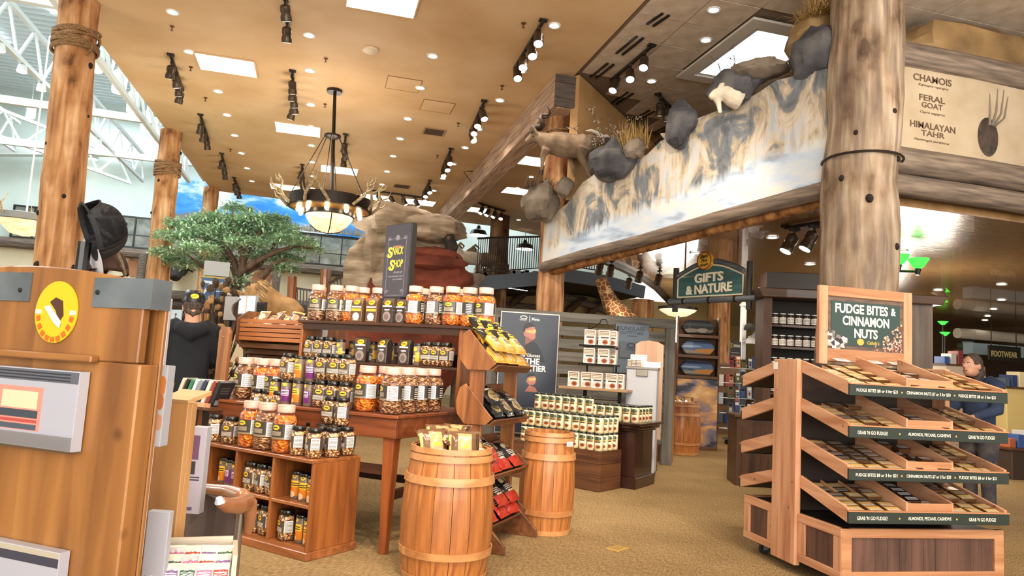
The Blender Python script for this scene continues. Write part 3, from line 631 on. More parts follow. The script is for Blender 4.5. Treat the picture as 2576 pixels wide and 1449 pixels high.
# ================================================================ SNACK DISPLAYS
W_hon = wood('honey stained wood', '6e3c1c', 'a3622f', 'z', .8, .38, .3, 0, .1)
W_honh = wood('honey stained board', '6e3c1c', 'a8683a', 'y', .8, .38, .3, 0, .1)
W_red = wood('red brown table wood', '5a2a14', '8a4a26', 'y', .8, .35, .35, 0, .1)
W_redz = wood('red brown leg wood', '6a3418', '9a5428', 'z', .8, .35, .35, 0, .1)
W_dkb = wood('dark brown shelf wood', '26160e', '4a2c1c', 'y', .8, .4, .25, 0, .1)
W_back = pm('dark cabinet back', '140c08', .7)
M_brass = pm('bolt metal', 'b09060', .35, .8)
T = Fr(.533, 4.67, 52.3); CU = Fr(.046, 4.598, 43.1); P_ = None
def fy(fr, x, px, py):
    # where the sight line of a pixel crosses the plane x = const of a furniture frame
    v = ray(px, py); t = (x-(ORG-fr.o).dot(fr.ex))/v.dot(fr.ex); q = ORG+v*t; return (q-fr.o).dot(fr.ey)
# ------- products
M_clear = clear('clear jar plastic', (1, .98, .95), .035)
M_lidp = nz('frosted pink lid', [(.3, 'dca694'), (.7, 'ecc0b0')], scale=20, rough=.3, coat=.4)
M_lidk = pm('glossy black lid', '15120f', .25, 0, .4)
M_puff = nz('orange cheese curls', [(.1, 'b84c08'), (.5, 'e87412'), (.9, 'fa9a28')], (1, 1, 1.3), 55, .6, vor=True, bmp=.8, bd=.02)
M_prz = nz('pretzel sticks', [(.1, '4a2410'), (.45, '8a4e24'), (.75, 'c08450'), (.95, 'e8cda8')], (1, 1, 2.5), 60, .45, vor=True, bmp=.8, bd=.02)
M_nut = nz('mixed nuts', [(.1, '4e2a12'), (.4, '9a5e2c'), (.7, 'd09a5c'), (.95, 'f0d8b0')], (1, 1, 1.2), 75, .45, vor=True, bmp=.8, bd=.02)
LBL = prn('dark jar label', '3a332c', [('r', 0, 1, .085, .1, '8a7a60'), ('e', .5, .162, .055, .016, 'e0b82a'), ('r', .46, .53, .158, .165, '2c4a24'), ('l', .42, .58, .112, .14, 5, 'b8a890'), ('r', .63, .78, .09, .182, 'eae6e2'), ('l', .645, .765, .096, .176, 11, '6a6664'), ('r', .84, .95, .09, .182, '1a1816'), ('l', .85, .94, .1, .175, 6, 'cfcac4'), ('r', .2, .32, .09, .182, 'd8d2cc'), ('l', .21, .31, .1, .178, 9, '8a8480')])
LBN = prn('brown nut label', '4a3c34', [('e', .5, .128, .07, .016, 'd8ae2c'), ('r', .45, .54, .124, .131, '2e3a1c'), ('l', .38, .62, .075, .105, 4, 'd8ccc0'), ('r', .66, .82, .06, .142, 'ece8e4'), ('l', .67, .81, .066, .138, 9, '77716c'), ('r', .16, .32, .06, .142, '6a5c52'), ('r', 0, .04, .055, .145, '9a8a70')])
def tall(cont):
    def f():
        t = thing('snack_jar', '', '')
        MB().lathe([(.05, .002), (.066, .006), (.072, .03), (.073, .12), (.074, .2), (.068, .222), (.052, .238), (.02, .242)], 18, jit=.0035).build('contents', cont, t, 60)
        MB().lathe([(.062, 0), (.074, .006), (.078, .03), (.078, .2), (.073, .224), (.057, .246), (.051, .252), (.051, .27)], 22).build('shell', M_clear, t, 60)
        MB().lathe([(.0787, .088), (.0787, .184)], 28, cap=False).build('label', LBL, t, 60, uv=UVC)
        MB().lathe([(.055, .256), (.057, .259), (.057, .272), (.0555, .273), (.0555, .276), (.057, .277), (.057, .29), (.0555, .291), (.0555, .294), (.057, .295), (.056, .303), (.05, .305)], 22).build('lid', M_lidp, t, 40)
        return t
    return f
def nut():
    t = thing('nut_jar', '', '')
    MB().lathe([(.035, .002), (.043, .008), (.046, .03), (.046, .13), (.041, .15), (.03, .155)], 20, pw=5, jit=.003).build('contents', M_nut, t, 60)
    MB().lathe([(.042, 0), (.048, .006), (.05, .02), (.05, .135), (.045, .152), (.037, .158)], 20, pw=5).build('shell', M_clear, t, 60)
    MB().lathe([(.0506, .052), (.0506, .122)], 24, pw=5, cap=False).build('label', LBN, t, 60, uv=lambda c: (UVC(c)[0], UVC(c)[1]+.02))
    MB().lathe([(.044, .156), (.045, .158), (.045, .181), (.043, .184), (.035, .184)], 20).build('lid', M_lidk, t, 40); return t
def canm(key, shapes, basec='6e5c4e'): return prn(key, basec, shapes, .35, .3)
CAN_Y = canm('cashew can print', [('r', .3, .7, .02, .105, 'd07a1e'), ('r', .33, .67, .075, .115, 'f0b81e'), ('l', .36, .64, .082, .108, 2, '3a2a10'), ('e', .42, .03, .12, .02, 'e8c8a0'), ('e', .5, .142, .07, .014, 'e0b428'), ('r', .46, .53, .139, .145, '2c4a24'), ('l', 0, .25, .03, .14, 9, '8e7c6c')])
CAN_P = canm('plum can print', [('r', .3, .7, .02, .105, '6a2a6e'), ('r', .36, .64, .06, .1, 'd8c0d8'), ('l', .38, .62, .065, .095, 3, '4a1a4e'), ('e', .5, .14, .07, .014, 'e0b428'), ('l', 0, .25, .03, .14, 9, '8e7c6c')])
CAN_B = canm('brown can print', [('r', 0, 1, .06, .075, 'd8c8b4'), ('e', .5, .125, .08, .016, 'd8ae2c'), ('e', .4, .035, .1, .02, 'e6e0d4'), ('r', .52, .68, .03, .1, 'e8a82a')])
def canf(mat):
    def f():
        t = thing('nut_can', '', ''); MB().lathe([(.036, 0), (.038, .003), (.038, .153), (.036, .156)], 20).build('body', mat, t, 40, uv=UVC)
        MB().lathe([(.0395, .15), (.04, .152), (.04, .166), (.038, .169), (.03, .169)], 20).build('lid', M_lidk, t, 40); return t
    return f
PF = prn('pouch print', '5a4030', [('r', 0, 1, .86, 1, '7a5a44'), ('e', .5, .8, .27, .1, 'f0b41e'), ('r', .3, .66, .78, .83, '8a4a10'), ('r', .06, .94, .58, .64, 'e0d2c0'), ('r', .06, .94, .44, .54, 'd8a83a'), ('e', .5, .22, .3, .16, 'eadcc4'), ('l', .2, .8, .06, .1, 2, 'b8a890')])
PF2 = prn('dark pouch print', '3c2e28', [('r', 0, 1, .86, 1, '4a3a30'), ('e', .5, .8, .27, .1, 'f0b41e'), ('r', .3, .66, .78, .83, '8a4a10'), ('r', .1, .9, .64, .7, 'e8e2dc'), ('r', .28, .72, .5, .55, 'f4f0ec'), ('e', .5, .26, .34, .2, '8a7c78'), ('e', .46, .24, .2, .12, '6a5c58')])
def pouch(mat, side):
    def f():
        t = thing('snack_pouch', '', ''); w, d, h = .052, .035, .2
        MB().add([(-w, -d, 0), (w, -d, 0), (w, d, 0), (-w, d, 0), (-w, -d, .16), (w, -d, .16), (w, d, .16), (-w, d, .16), (-w, -.004, h), (w, -.004, h), (w, .004, h), (-w, .004, h)],
                 [(3, 2, 1, 0), (0, 1, 5, 4), (2, 3, 7, 6), (0, 4, 7, 3), (1, 2, 6, 5), (4, 5, 9, 8), (6, 7, 11, 10), (4, 8, 11, 7), (5, 6, 10, 9), (8, 9, 10, 11)]).build('body', side, t, bev=.003)
        MB().add([(-w+.003, -d-.0015, .004), (w-.003, -d-.0015, .004), (w-.003, -d-.0015, .158), (-w+.003, -d-.0015, .158), (w-.003, -.0075, .196), (-w+.003, -.0075, .196)], [(0, 1, 2, 3), (3, 2, 4, 5)]).build('front_print', mat, t, uv=uvp('xz', (-w, 0), 2*w, h)); return t
    return f
M_pch = pm('brown pouch film', '6a4c38', .35, 0, .3); M_pchd = pm('dark pouch film', '2e2420', .35, 0, .3)
def bag(mat, wd=.16, hh=.22, tk=.05, seed=1):
    # pillow bag lying on its back, face up (+z), top towards +y
    def f():
        mb = MB()
        def face(sg):
            def fn(u, v):
                e = (1-abs(2*u-1)**2.4)*(1-abs(2*v-1)**3.2)
                wr = .006*noise.noise(V((u*7, v*7, seed)))*(1 if .06 < v < .94 else .3)
                x = (u-.5)*wd*(1-.12*math.sin(PI*v)**2*.6); y = (v-.5)*hh
                return (x, y, tk*.5+sg*(tk*.5*e**.6+.001)+wr*(1+e))
            return fn
        mb.grid(face(1), 10, 12); n = len(mb.f); mb.grid(face(-1), 10, 12)
        mb.f[n:] = [tuple(reversed(q)) for q in mb.f[n:]]
        t = mb.build('snack_bag', mat, None, 70, uv=uvp('xy', (-wd/2, -hh/2), wd, hh)); s = MB()
        s.box(-wd*.49, wd*.49, hh*.485, hh*.53, tk*.46, tk*.54).box(-wd*.49, wd*.49, -hh*.53, -hh*.485, tk*.46, tk*.54).build('crimped_seal', mat, t, uv=uvp('xy', (-wd/2, -hh/2), wd, hh*.99)); return t
    return f
BG_Y = prn('black and yellow bag print', '1d1c1a', [('r', -1, 2, -1, .5, 'c8963a'), ('e', .5, .5, .42, .12, 'c8963a'), ('r', .18, .88, .2, .54, 'd8bc88'), ('l', .3, .8, .3, .5, 4, '4a2c10'), ('e', .5, .72, .24, .09, 'e6b62a'), ('r', .36, .64, .7, .74, '2c4a24'), ('r', -1, 2, .94, 1.2, 'e8b838'), ('e', .3, .14, .2, .07, 'c89a6a')], .25, .5)
BG_K = prn('black bag print', '1a1c1f', [('e', .5, .3, .36, .2, '9a8458'), ('l', .25, .75, .2, .4, 4, '4a4238'), ('r', .2, .8, .52, .58, 'b8b0a0'), ('e', .5, .76, .2, .07, '8a8070')], .2, .6)
BG_R = prn('red and black bag print', '17171a', [('r', -1, 2, -1, .32, 'a82a22'), ('r', -1, 2, .95, 1.2, '6a1a1c'), ('e', .3, .74, .16, .1, 'b0a078'), ('e', .7, .74, .16, .1, 'b0a078'), ('l', .2, .8, .4, .58, 3, 'd8d2c8'), ('r', .25, .75, .3, .36, 'd8c8b0')], .2, .6)
BG_G = prn('brown and gold bag print', '6a4a30', [('r', .3, .72, .1, .95, 'c09a6a'), ('r', .36, .66, .5, .6, 'dcb040'), ('r', -1, 2, -1, .1, '4a3020'), ('l', .1, .9, .28, .44, 2, 'e8e0d0'), ('r', .02, .1, .2, .9, 'd8b46a'), ('r', .86, .96, .1, .95, '3a281c')], .22, .6)
def jar(kind, p, rz, lb):
    if kind == 'c': return put('jc', tall(M_puff), p, rz, 'tall orange cheese curl jar, ' + lb, 'jar', 'tall snack jars')
    if kind == 'p': return put('jp', tall(M_prz), p, rz, 'tall brown pretzel jar, ' + lb, 'jar', 'tall snack jars')
    if kind == 'n': return put('jn', nut, p, rz, 'square mixed nut jar, ' + lb, 'jar', 'square nut jars')
    if kind == 'y': return put('cy', canf(CAN_Y), p, rz, 'yellow labelled nut can, ' + lb, 'can', 'nut cans')
    if kind == 'u': return put('cu', canf(CAN_P), p, rz, 'plum labelled nut can, ' + lb, 'can', 'nut cans')
    if kind == 'b': return put('cb', canf(CAN_B), p, rz, 'brown banded nut can, ' + lb, 'can', 'nut cans')
    if kind == 'k': return put('pk', pouch(PF2, M_pchd), p, rz, 'dark brown snack pouch, ' + lb, 'pouch', 'snack pouches')
    return put('pb', pouch(PF, M_pch), p, rz, 'tan snack pouch, ' + lb, 'pouch', 'snack pouches')
JR = random.Random(4)
FT = T.a-PI/2    # turns a product's front (-y) to the table's front
FC = CU.a-PI/2
# ------- cube shelf at lower left
cs = thing('cube_shelf', 'low honey brown cube shelf of six open boxes, stacked with jars on top', 'shelf', CU.o, CU.a)
WC, DC, HC = 1.09, .405, .596
MB().box(-.012, DC+.01, -.012, WC+.01, .0, .05).build('plinth', W_honh, cs, bev=.004)
MB().box(-.01, DC, 0, WC, HC-.022, HC).build('top', W_honh, cs, bev=.003)
MB().box(0, DC, 0, .02, .05, HC-.022).build('side_panel', W_hon, cs, bev=.002); MB().box(0, DC, WC-.02, WC, .05, HC-.022).build('side_panel', W_hon, cs, bev=.002)
MB().box(0, DC-.02, .02, WC-.02, .05, .07).build('bottom', W_honh, cs)
MB().box(DC-.02, DC, .02, WC-.02, .05, HC-.022).build('back', W_back, cs)
for k in (1, 2): MB().box(0, DC-.02, WC*k/3-.01, WC*k/3+.01, .07, HC-.022).build('divider', W_hon, cs, bev=.002)
for k in range(3): MB().box(0, DC-.02, WC*k/3+.011, WC*(k+1)/3-.011, .302, .322).build('shelf', W_honh, cs, bev=.002)
for c, r, items in ((2, 1, 'uuy'), (1, 1, 'nnn'), (0, 1, 'yyy'), (1, 0, 'nn'), (0, 0, 'yyn')):
    n = len(items)
    for k, it in enumerate(items):
        y = WC*c/3+.06+k*(.105 if it == 'n' else .095)+(.03 if n == 2 else 0)
        jar(it, CU.w(.07+.02*k*(it != 'n'), y, .323 if r else .071), FC+JR.uniform(-.5, .5), '%s from right in the %s %s box of the cube shelf' % (ORD[k], 'upper' if r else 'lower', ('nearest', 'middle', 'far')[c]))
row = [('n', 540), ('n', 580), ('c', 625), ('p', 665), ('c', 712), ('n', 752), ('n', 792)]
for k, (kd, px) in enumerate(row):
    jar(kd, CU.w(.075 if kd == 'n' else .085, fy(CU, .08, px, 1110), HC+.001), FC+JR.uniform(-.9, .3), '%s from left, front row on the cube shelf' % ORD[k])
for k, y in enumerate((.075, .185, .295, .405, .7, .81, .92, 1.03)):
    jar('n', CU.w(.335, y, HC+.001), FC+JR.uniform(-.9, .3), '%s from right, back row on the cube shelf' % ORD[k])
for k, y in enumerate((.21, .32)): jar('n', CU.w(.2, y-.15, HC+.001), FC+JR.uniform(-.9, .3), '%s of two, middle row at the cube shelf corner' % ORD[k])
for k, (x, y) in enumerate(((.335, .13), (.335, .24), (.335, .76), (.335, .87), (.335, .98))):
    jar('n', CU.w(x, y, HC+.186), FC+JR.uniform(-.9, .3), '%s from right, upper layer on the cube shelf' % ORD[k])
# ------- table
tb = thing('display_table', 'red brown wooden display table with tapered legs, carrying jars and the hutch', 'table', T.o, T.a)
TW, TD, TZ = 1.6, 1.2, .878
MB().box(-.015, TD, -.015, TW, TZ-.022, TZ).build('tabletop', W_red, tb, bev=.004)
for x0, x1, y0, y1 in ((.0, .022, .0, TW-.03), (TD-.04, TD-.02, 0, TW-.03), (.022, TD-.04, 0, .022), (.022, TD-.04, TW-.052, TW-.03)): MB().box(x0, x1, y0, y1, TZ-.15, TZ-.023).build('apron', W_red, tb, bev=.003)
for x, y in ((.06, .06), (TD-.08, .06), (.06, TW-.09), (TD-.08, TW-.09)):
    m = MB(); m.add([(x+sx*s, y+sy*s, z) for z, s in ((0, .024), (TZ-.15, .042)) for sx, sy in ((-1, -1), (1, -1), (1, 1), (-1, 1))], [(3, 2, 1, 0), (4, 5, 6, 7), (0, 1, 5, 4), (1, 2, 6, 5), (2, 3, 7, 6), (3, 0, 4, 7)]); m.build('leg', W_redz, tb, bev=.003)
for a, b in (((.06, .06, .36), (TD-.08, .06, .36)), ((.06, .06, .62-.1), (.06, TW-.09, .52)), ((TD-.08, .06, .28), (TD-.08, TW-.09, .28))): MB().bar(a, b, .03, .06).build('stretcher', W_dkb, tb)
# ------- hutch on the table
hu = thing('hutch_shelf', 'open wooden hutch with two shelves standing on the table, crowded with jars', 'shelf', T.w(.838, 0, TZ+.001), T.a)
HW, HD_, HZ = 1.5, .34, .637
MB().box(0, HD_, -.012, .018, 0, HZ-.025).build('side_panel', W_hon, hu, bev=.003); MB().box(0, HD_, HW-.025, HW, 0, HZ-.025).build('side_panel', W_hon, hu, bev=.003)
MB().box(-.02, HD_+.01, -.03, HW+.02, HZ-.025, HZ).build('top', W_dkb, hu, bev=.004)
MB().box(-.005, HD_, .018, HW-.025, .295, .318).build('shelf', W_dkb, hu, bev=.003)
MB().box(-.004, .014, .018, HW-.025, HZ-.075, HZ-.026).build('rail', W_dkb, hu)
MB().box(HD_-.012, HD_, .018, HW-.025, .319, .42).build('back_rail', W_dkb, hu)
zt = TZ+HZ+.002
for k, (kd, px, x) in enumerate((('p', 797, .93), ('c', 800, 1.09), ('p', 843, .94), ('c', 848, 1.1), ('c', 882, .98), ('c', 910, 1.08), ('p', 950, 1.1), ('c', 1043, .92), ('p', 1062, 1.09), ('p', 1095, .94), ('c', 1137, .92), ('c', 1180, .97), ('p', 1165, 1.12), ('c', 1221, .96))):
    y = fy(T, x, px, 780); jar(kd, T.w(x, y, zt), FT+JR.uniform(-2.2, .6), '%s from the left on top of the hutch' % ORD[k])
for k, (px, kd) in enumerate(((903, 'b_'), (940, 'b_'), (980, 'k'), (1003, 'k'))):
    jar(kd, T.w(.878 if k < 3 else .93, fy(T, .878, px, 775), zt), FT, '%s from left before the sign on the hutch' % ORD[k])
zm = TZ+.32
for k, (kd, px) in enumerate((('n', 782), ('n', 806), ('n', 830), ('b', 857), ('k', 868+42), ('k', 968), ('k', 1022), ('b', 1052), ('n', 1077), ('n', 1101), ('n', 1124))):
    jar(kd, T.w(.885, fy(T, .885, px, 880), zm), FT+JR.uniform(-.3, .2), '%s from left on the middle hutch shelf' % ORD[k])
for k, px in enumerate((800, 850, 890, 940, 990, 1060, 1090, 1115)):
    jar('b', T.w(1.06, fy(T, 1.06, px, 870), zm), FT+JR.uniform(-.5, .5), '%s from left, back of the middle hutch shelf' % ORD[k])
# ------- jars on the table
for k, (kd, x, y) in enumerate((('p', .10, .11), ('p', .275, .105), ('p', .45, .1), ('p', .63, .1))):
    jar(kd, T.w(x, y, TZ+.001), FT-.75+JR.uniform(-.25, .25), '%s from front along the right table edge' % ORD[k])
for k, (kd, x, y) in enumerate((('c', .12, .325), ('c', .3, .29), ('p', .47, .28), ('p', .65, .28))):
    jar(kd, T.w(x, y, TZ+.001), FT-.2+JR.uniform(-.3, .3), '%s from front, second row on the table' % ORD[k])
yk = (.47, .57, .67, .77, .87, .97, 1.07)
for L, kinds in ((0, 'nnnuyuy'), (1, 'nnnuyn')):
    for k, kd in enumerate(kinds):
        jar(kd, T.w(.09, yk[k], TZ+.001+(.0 if not L else .186 if kinds[k] == 'n' and 'nnnuyuy'[k] == 'n' else .171)), FT+JR.uniform(-.5, .3), '%s from right, %s layer along the table front' % (ORD[k], 'upper' if L else 'lower'))
for k, (kd, y) in enumerate((('b', .5), ('y', .6), ('b', .7), ('y', .8), ('b', .9), ('y', 1.0))): jar(kd, T.w(.22, y, TZ+.001), FT, '%s from right, behind the table front row' % ORD[k])
for k, (kd, px, py, z) in enumerate((('p', 617, 940, 1.03), ('c', 663, 940, 1.03), ('c', 696, 940, 1.03), ('p', 742, 938, 1.03), ('p', 792, 940, 1.03))):
    y = fy(T, .2+.05*(k > 2)*2, px, py); jar(kd, T.w(.2+.1*(k > 2), y, TZ+.001), FT+JR.uniform(-.8, .2), '%s from left at the far table end' % ORD[k])
for k, (kd, px) in enumerate((('p', 640), ('c', 680), ('c', 720), ('p', 765))):
    y = fy(T, .42, px, 935); jar(kd, T.w(.42, y, TZ+.001), FT, '%s from left, rear row at the far table end' % ORD[k])
TW2 = 1.85
MB().box(-.015, TD-.2, TW+.002, TW2, TZ-.022, TZ).build('leaf', W_red, tb, bev=.004)
MB().box(.1, .14, TW2-.12, TW2-.08, 0, TZ-.022).build('leg', W_redz, tb); MB().box(TD-.3, TD-.26, TW2-.12, TW2-.08, 0, TZ-.022).build('leg', W_redz, tb)
# ------- snack shop sign
sg = thing('snack_sign', 'tall dark sign reading SNACK SHOP in yellow letters on top of the hutch', 'sign', T.w(1.04, fy(T, 1.04, 1002, 660), zt), T.a-.35)
W_, Hs = .31, .57
M_sg = pm('slate sign face', '39353f', .45); M_sgb = pm('dark sign edge', '17130f', .5); M_yel = pm('sign yellow', 'd8c84a', .5); M_gry = pm('sign grey print', '9a96a2', .5)
MB().box(-.07, .06, -.13, .13, 0, .215).build('plinth', M_sgb, sg, bev=.004)
MB().box(-.02, .035, -W_/2, W_/2, .216, .216+Hs).build('panel', M_sgb, sg, bev=.003); MB().box(-.023, -.02, -W_/2+.006, W_/2-.006, .224, .21+Hs).build('face', M_sg, sg)
XD, YD = (0, -1, 0), (0, 0, 1); zb = .216
_n0 = len(sg.children)
b = MB()
for y0, y1, z0, z1 in ((-.118, .118, .02, .0215), (-.118, .118, .497, .4985), (-.118, -.1165, .02, .4985), (.1165, .118, .02, .4985), (-.108, .108, .03, .031), (-.108, .108, .488, .489)): b.box(-.0245, -.023, y0, y1, zb+z0, zb+z1)
b.build('border', M_gry, sg)
for sy in (-1, 1):
    for z, sz in ((.46, -1), (.05, 1)):
        m = MB()
        for q in range(3): m.tube([(-.0245, sy*(.1-.012*q-math.cos(u)*.01), zb+z+sz*math.sin(u)*.012-sz*.0*q) for u in [k*.7 for k in range(8)]], .0012, 4)
        m.build('scrollwork', M_gry, sg)
m = MB(); m.prism([(.05, zb+.415), (-.05, zb+.415), (-.055, zb+.44), (.055, zb+.44)], -.0245, -.023, 'yz').build('banner', pm('banner grey', '6a6470', .5), sg)
MB().box(-.0255, -.0245, -.036, .036, zb+.42, zb+.434).build('banner_band', pm('banner orange', 'b0703a', .5), sg)
MB().ball((-.024, 0, zb+.462), .002, .026, .022, 10, 8).build('crest', pm('crest grey', '7c7884', .5), sg)
word('S', M_yel, sg, (-.0245, .075, zb+.352), XD, YD, ht=.085); word('NACK', M_yel, sg, (-.0245, -.015, zb+.362), XD, (0, -.08, 1), wd=.125, ht=.06)
word('S', M_yel, sg, (-.0245, .045, zb+.252), XD, YD, ht=.085); word('HOP', M_yel, sg, (-.0245, -.03, zb+.262), XD, (0, -.08, 1), wd=.1, ht=.06)
m = MB()
for y, z in ((.098, .325), (.07, .225)): m.tube([(-.0245, y+math.cos(u)*(.02-.0022*u), zb+z+math.sin(u)*(.02-.0022*u)) for u in [k*.5 for k in range(16)]], .0028, 5)
m.build('swash', M_yel, sg)
word('STOCK UP', M_gry, sg, (-.0245, -.03, zb+.195), XD, YD, wd=.1); word('FOR YOUR NEXT PARTY', M_gry, sg, (-.0245, -.01, zb+.165), XD, YD, wd=.17); word('OR GATHERING!', M_gry, sg, (-.0245, -.03, zb+.142), XD, YD, wd=.115)
for c_ in list(sg.children)[_n0:]:
    c_.matrix_local = Mx.Translation((0, 0, zb)) @ Mx.Diagonal((1, 1.12, 1.09, 1)) @ Mx.Translation((0, 0, -zb))
# ------- slanted snack rack at the right end of the table
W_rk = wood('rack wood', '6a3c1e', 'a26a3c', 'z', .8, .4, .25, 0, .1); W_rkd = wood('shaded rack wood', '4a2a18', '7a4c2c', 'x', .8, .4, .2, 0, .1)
rk = thing('snack_rack', 'tall wooden rack with four slanted trays of snack bags beside the table', 'rack', T.o, T.a)
RX0, RX1 = .5, 1.1
for x in (RX0-.013, RX1-.013):
    MB().box(x, x+.026, -.372, -.262, 0, 1.25).build('upright', W_rk, rk, bev=.004)
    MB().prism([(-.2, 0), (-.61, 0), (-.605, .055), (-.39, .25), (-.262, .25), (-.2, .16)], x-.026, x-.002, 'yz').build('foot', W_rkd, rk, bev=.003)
    MB().tube([(x-.006 if x < .8 else x+.03, -.317, .93), (x if x < .8 else x+.026, -.317, .93)], .011, 8).build('bolt', M_brass, rk, 40)
MB().box(RX0, RX1, -.30, -.28, .03, .1).build('crossbar', W_rkd, rk)
TRAY = [(1.21, 1.475, 'top'), (.84, 1.1, 'second'), (.47, .73, 'third'), (.135, .40, 'lowest')]
for k, (z0, z1, nm) in enumerate(TRAY):
    for x in (RX0-.03, RX1+.014):
        if k < 2: MB().prism([(-.462, z0+.035), (-.245, z1), (-.2, z1-.03), (-.175, z0+.13), (-.19, z0+.05), (-.25, z0-.015), (-.41, z0-.012)], x, x+.014, 'yz').build('tray_side', W_rk, rk, bev=.002)
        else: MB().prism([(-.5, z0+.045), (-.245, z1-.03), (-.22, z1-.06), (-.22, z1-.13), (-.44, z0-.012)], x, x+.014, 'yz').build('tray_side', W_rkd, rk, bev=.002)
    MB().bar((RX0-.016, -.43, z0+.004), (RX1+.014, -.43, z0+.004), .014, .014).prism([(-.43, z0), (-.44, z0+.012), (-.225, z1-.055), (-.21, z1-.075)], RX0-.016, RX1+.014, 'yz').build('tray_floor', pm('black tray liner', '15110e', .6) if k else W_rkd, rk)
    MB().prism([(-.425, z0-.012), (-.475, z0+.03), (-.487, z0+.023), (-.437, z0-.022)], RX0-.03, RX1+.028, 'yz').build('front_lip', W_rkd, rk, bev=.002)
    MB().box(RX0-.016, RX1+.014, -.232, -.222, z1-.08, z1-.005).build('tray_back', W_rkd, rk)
    bm, nm2 = ((BG_Y, 'black and yellow'), (BG_K, 'black'), (BG_R, 'red and black'), (BG_R, 'red and black'))[k]
    ang = math.atan2(z1-.055-z0-.012, -.225+.44)
    n = 3; Q = [(0, 0), (1, 0), (2, 0)]+([(0, 1), (1, 1), (2, 1)] if k in (0, 3) else [(0, 1)])
    for q, (i, lv) in enumerate(Q):
        x = RX0+.1+i*.205; up = .034+lv*.045; yy = -.35+lv*.045; zz = z0+.012+(yy+.44)*math.tan(ang)+.008
        o = put('bag%d' % k, bag(bm, .185, .235, .055, k+2), T.w(x+JR.uniform(-.01, .01), yy-math.sin(ang)*lv*.05, zz+math.cos(ang)*lv*.052), 0,
                '%s snack bag, %s tray of the slanted rack, %s, %s layer' % (nm2, nm, ('near end', 'middle', 'far end')[i], 'upper' if lv else 'lower'), 'snack bag', 'bags on the slanted rack')
        o.rotation_euler = (ang+JR.uniform(-.05, .05), 0, T.a+JR.uniform(-.08, .08)); o.rotation_mode = 'XYZ'
for k, (x, y, z, rx, ry) in enumerate(((.6, -.24, 1.46, 1.0, .1), (.82, -.22, 1.45, 1.15, -.1), (1.0, -.225, 1.44, 1.1, .05))):
    o = put('bag0', None, T.w(x, y, z), 0, 'black and yellow snack bag standing behind the top rack tray, %s from near end' % ORD[k], 'snack bag', 'bags on the slanted rack'); o.rotation_euler = (rx, 0, T.a+ry)
# ------- barrels
M_stv = wood('barrel stave', '8a5028', 'c88a50', 'z', .9, .5, .15, 7, .35, 'b07038'); M_hp = wood('wooden hoop', 'a4683a', 'd09a62', 'x', .6, .45, .2, 0, .15); M_dark_in = pm('barrel inside', '4a2c18', .8)
def barrel(c, r, h, label, n=16, fill=.12):
    t = thing('barrel', label, 'barrel', c)
    prof = [(0, .86), (.12, .93), (.3, .99), (.5, 1.0), (.7, .96), (.85, .9), (1, .84)]
    m = MB(); N = len(prof); a0, a1 = -PI/n+.006, PI/n-.006
    for f_, k in prof:
        for a in (a0, 0, a1): m.v.append(V((math.cos(a)*r*k, math.sin(a)*r*k, f_*h)))
        for a in (a1, 0, a0): m.v.append(V((math.cos(a)*(r*k-.018), math.sin(a)*(r*k-.018), f_*h)))
    for i in range(N-1):
        for j in range(6): m.f.append((i*6+j, i*6+(j+1) % 6, (i+1)*6+(j+1) % 6, (i+1)*6+j))
    m.f.append((5, 4, 3, 2, 1, 0)); m.f.append(tuple((N-1)*6+j for j in range(6)))
    me = m.mesh('stave', M_stv, 30)
    for k in range(n):
        o = bpy.data.objects.new('stave', me); C0.objects.link(o); o.parent = t; o.rotation_euler = (0, 0, 2*PI*k/n+.1); s = 1+JR.uniform(-.006, .004); o.scale = (s, s, 1)
    def kz(f):
        for (f0, k0), (f1, k1) in zip(prof, prof[1:]):
            if f0 <= f <= f1: return k0+(k1-k0)*(f-f0)/(f1-f0)
    for f_, hh in ((.985, .03), (.93, .035), (.765, .045), (.215, .04), (.025, .035)):
        k0, k1 = kz(max(0, f_-hh/h/2))*r, kz(min(1, f_+hh/h/2))*r
        MB().lathe([(k0+.002, f_*h-hh/2), (k0+.012, f_*h-hh/2), (k1+.012, f_*h+hh/2), (k1+.002, f_*h+hh/2)], 36, cap=False).build('hoop', M_hp, t, 40)
    MB().lathe([(r*.8, .002), (r*.93, h*.3), (r*.9, h*.72), (.001, h*(1-fill))], 24, cap=False).build('inner_floor', M_dark_in, t, 30)
    return t
b1 = onz(1137, 1122, .742); d1 = (RW.transposed() @ (b1-ORG)); r1 = 115/1800*-d1.z
B1 = barrel((b1.x, b1.y, 0), r1, .742, 'nearest wooden barrel with pale hoops, filled with snack bags', 16)
b2 = onz(1383, 1085, .75); d2 = RW.transposed() @ (b2-ORG); B2 = barrel((b2.x, b2.y, 0), 69/1800*-d2.z, .75, 'empty open wooden barrel behind the slanted rack', 16, .3)
MB().box(-.03, .03, -.001, .001, 0, .035).build('price_tag', prn('price tag print', 'eceae8', [('l', .2, .8, .2, .8, 4, '55504c')]), B2, uv=uvp('xz', (-.03, 0), .06, .035), loc=(.1, -69/1800*-d2.z*.9, .66), rz=.35)
b3 = onz(1710, 1141, 0); d3 = RW.transposed() @ (b3-ORG); B3 = barrel((b3.x, b3.y, 0), 50/1800*-d3.z, .82, 'far wooden barrel topped with shiny bags, beyond the canister stand', 14)
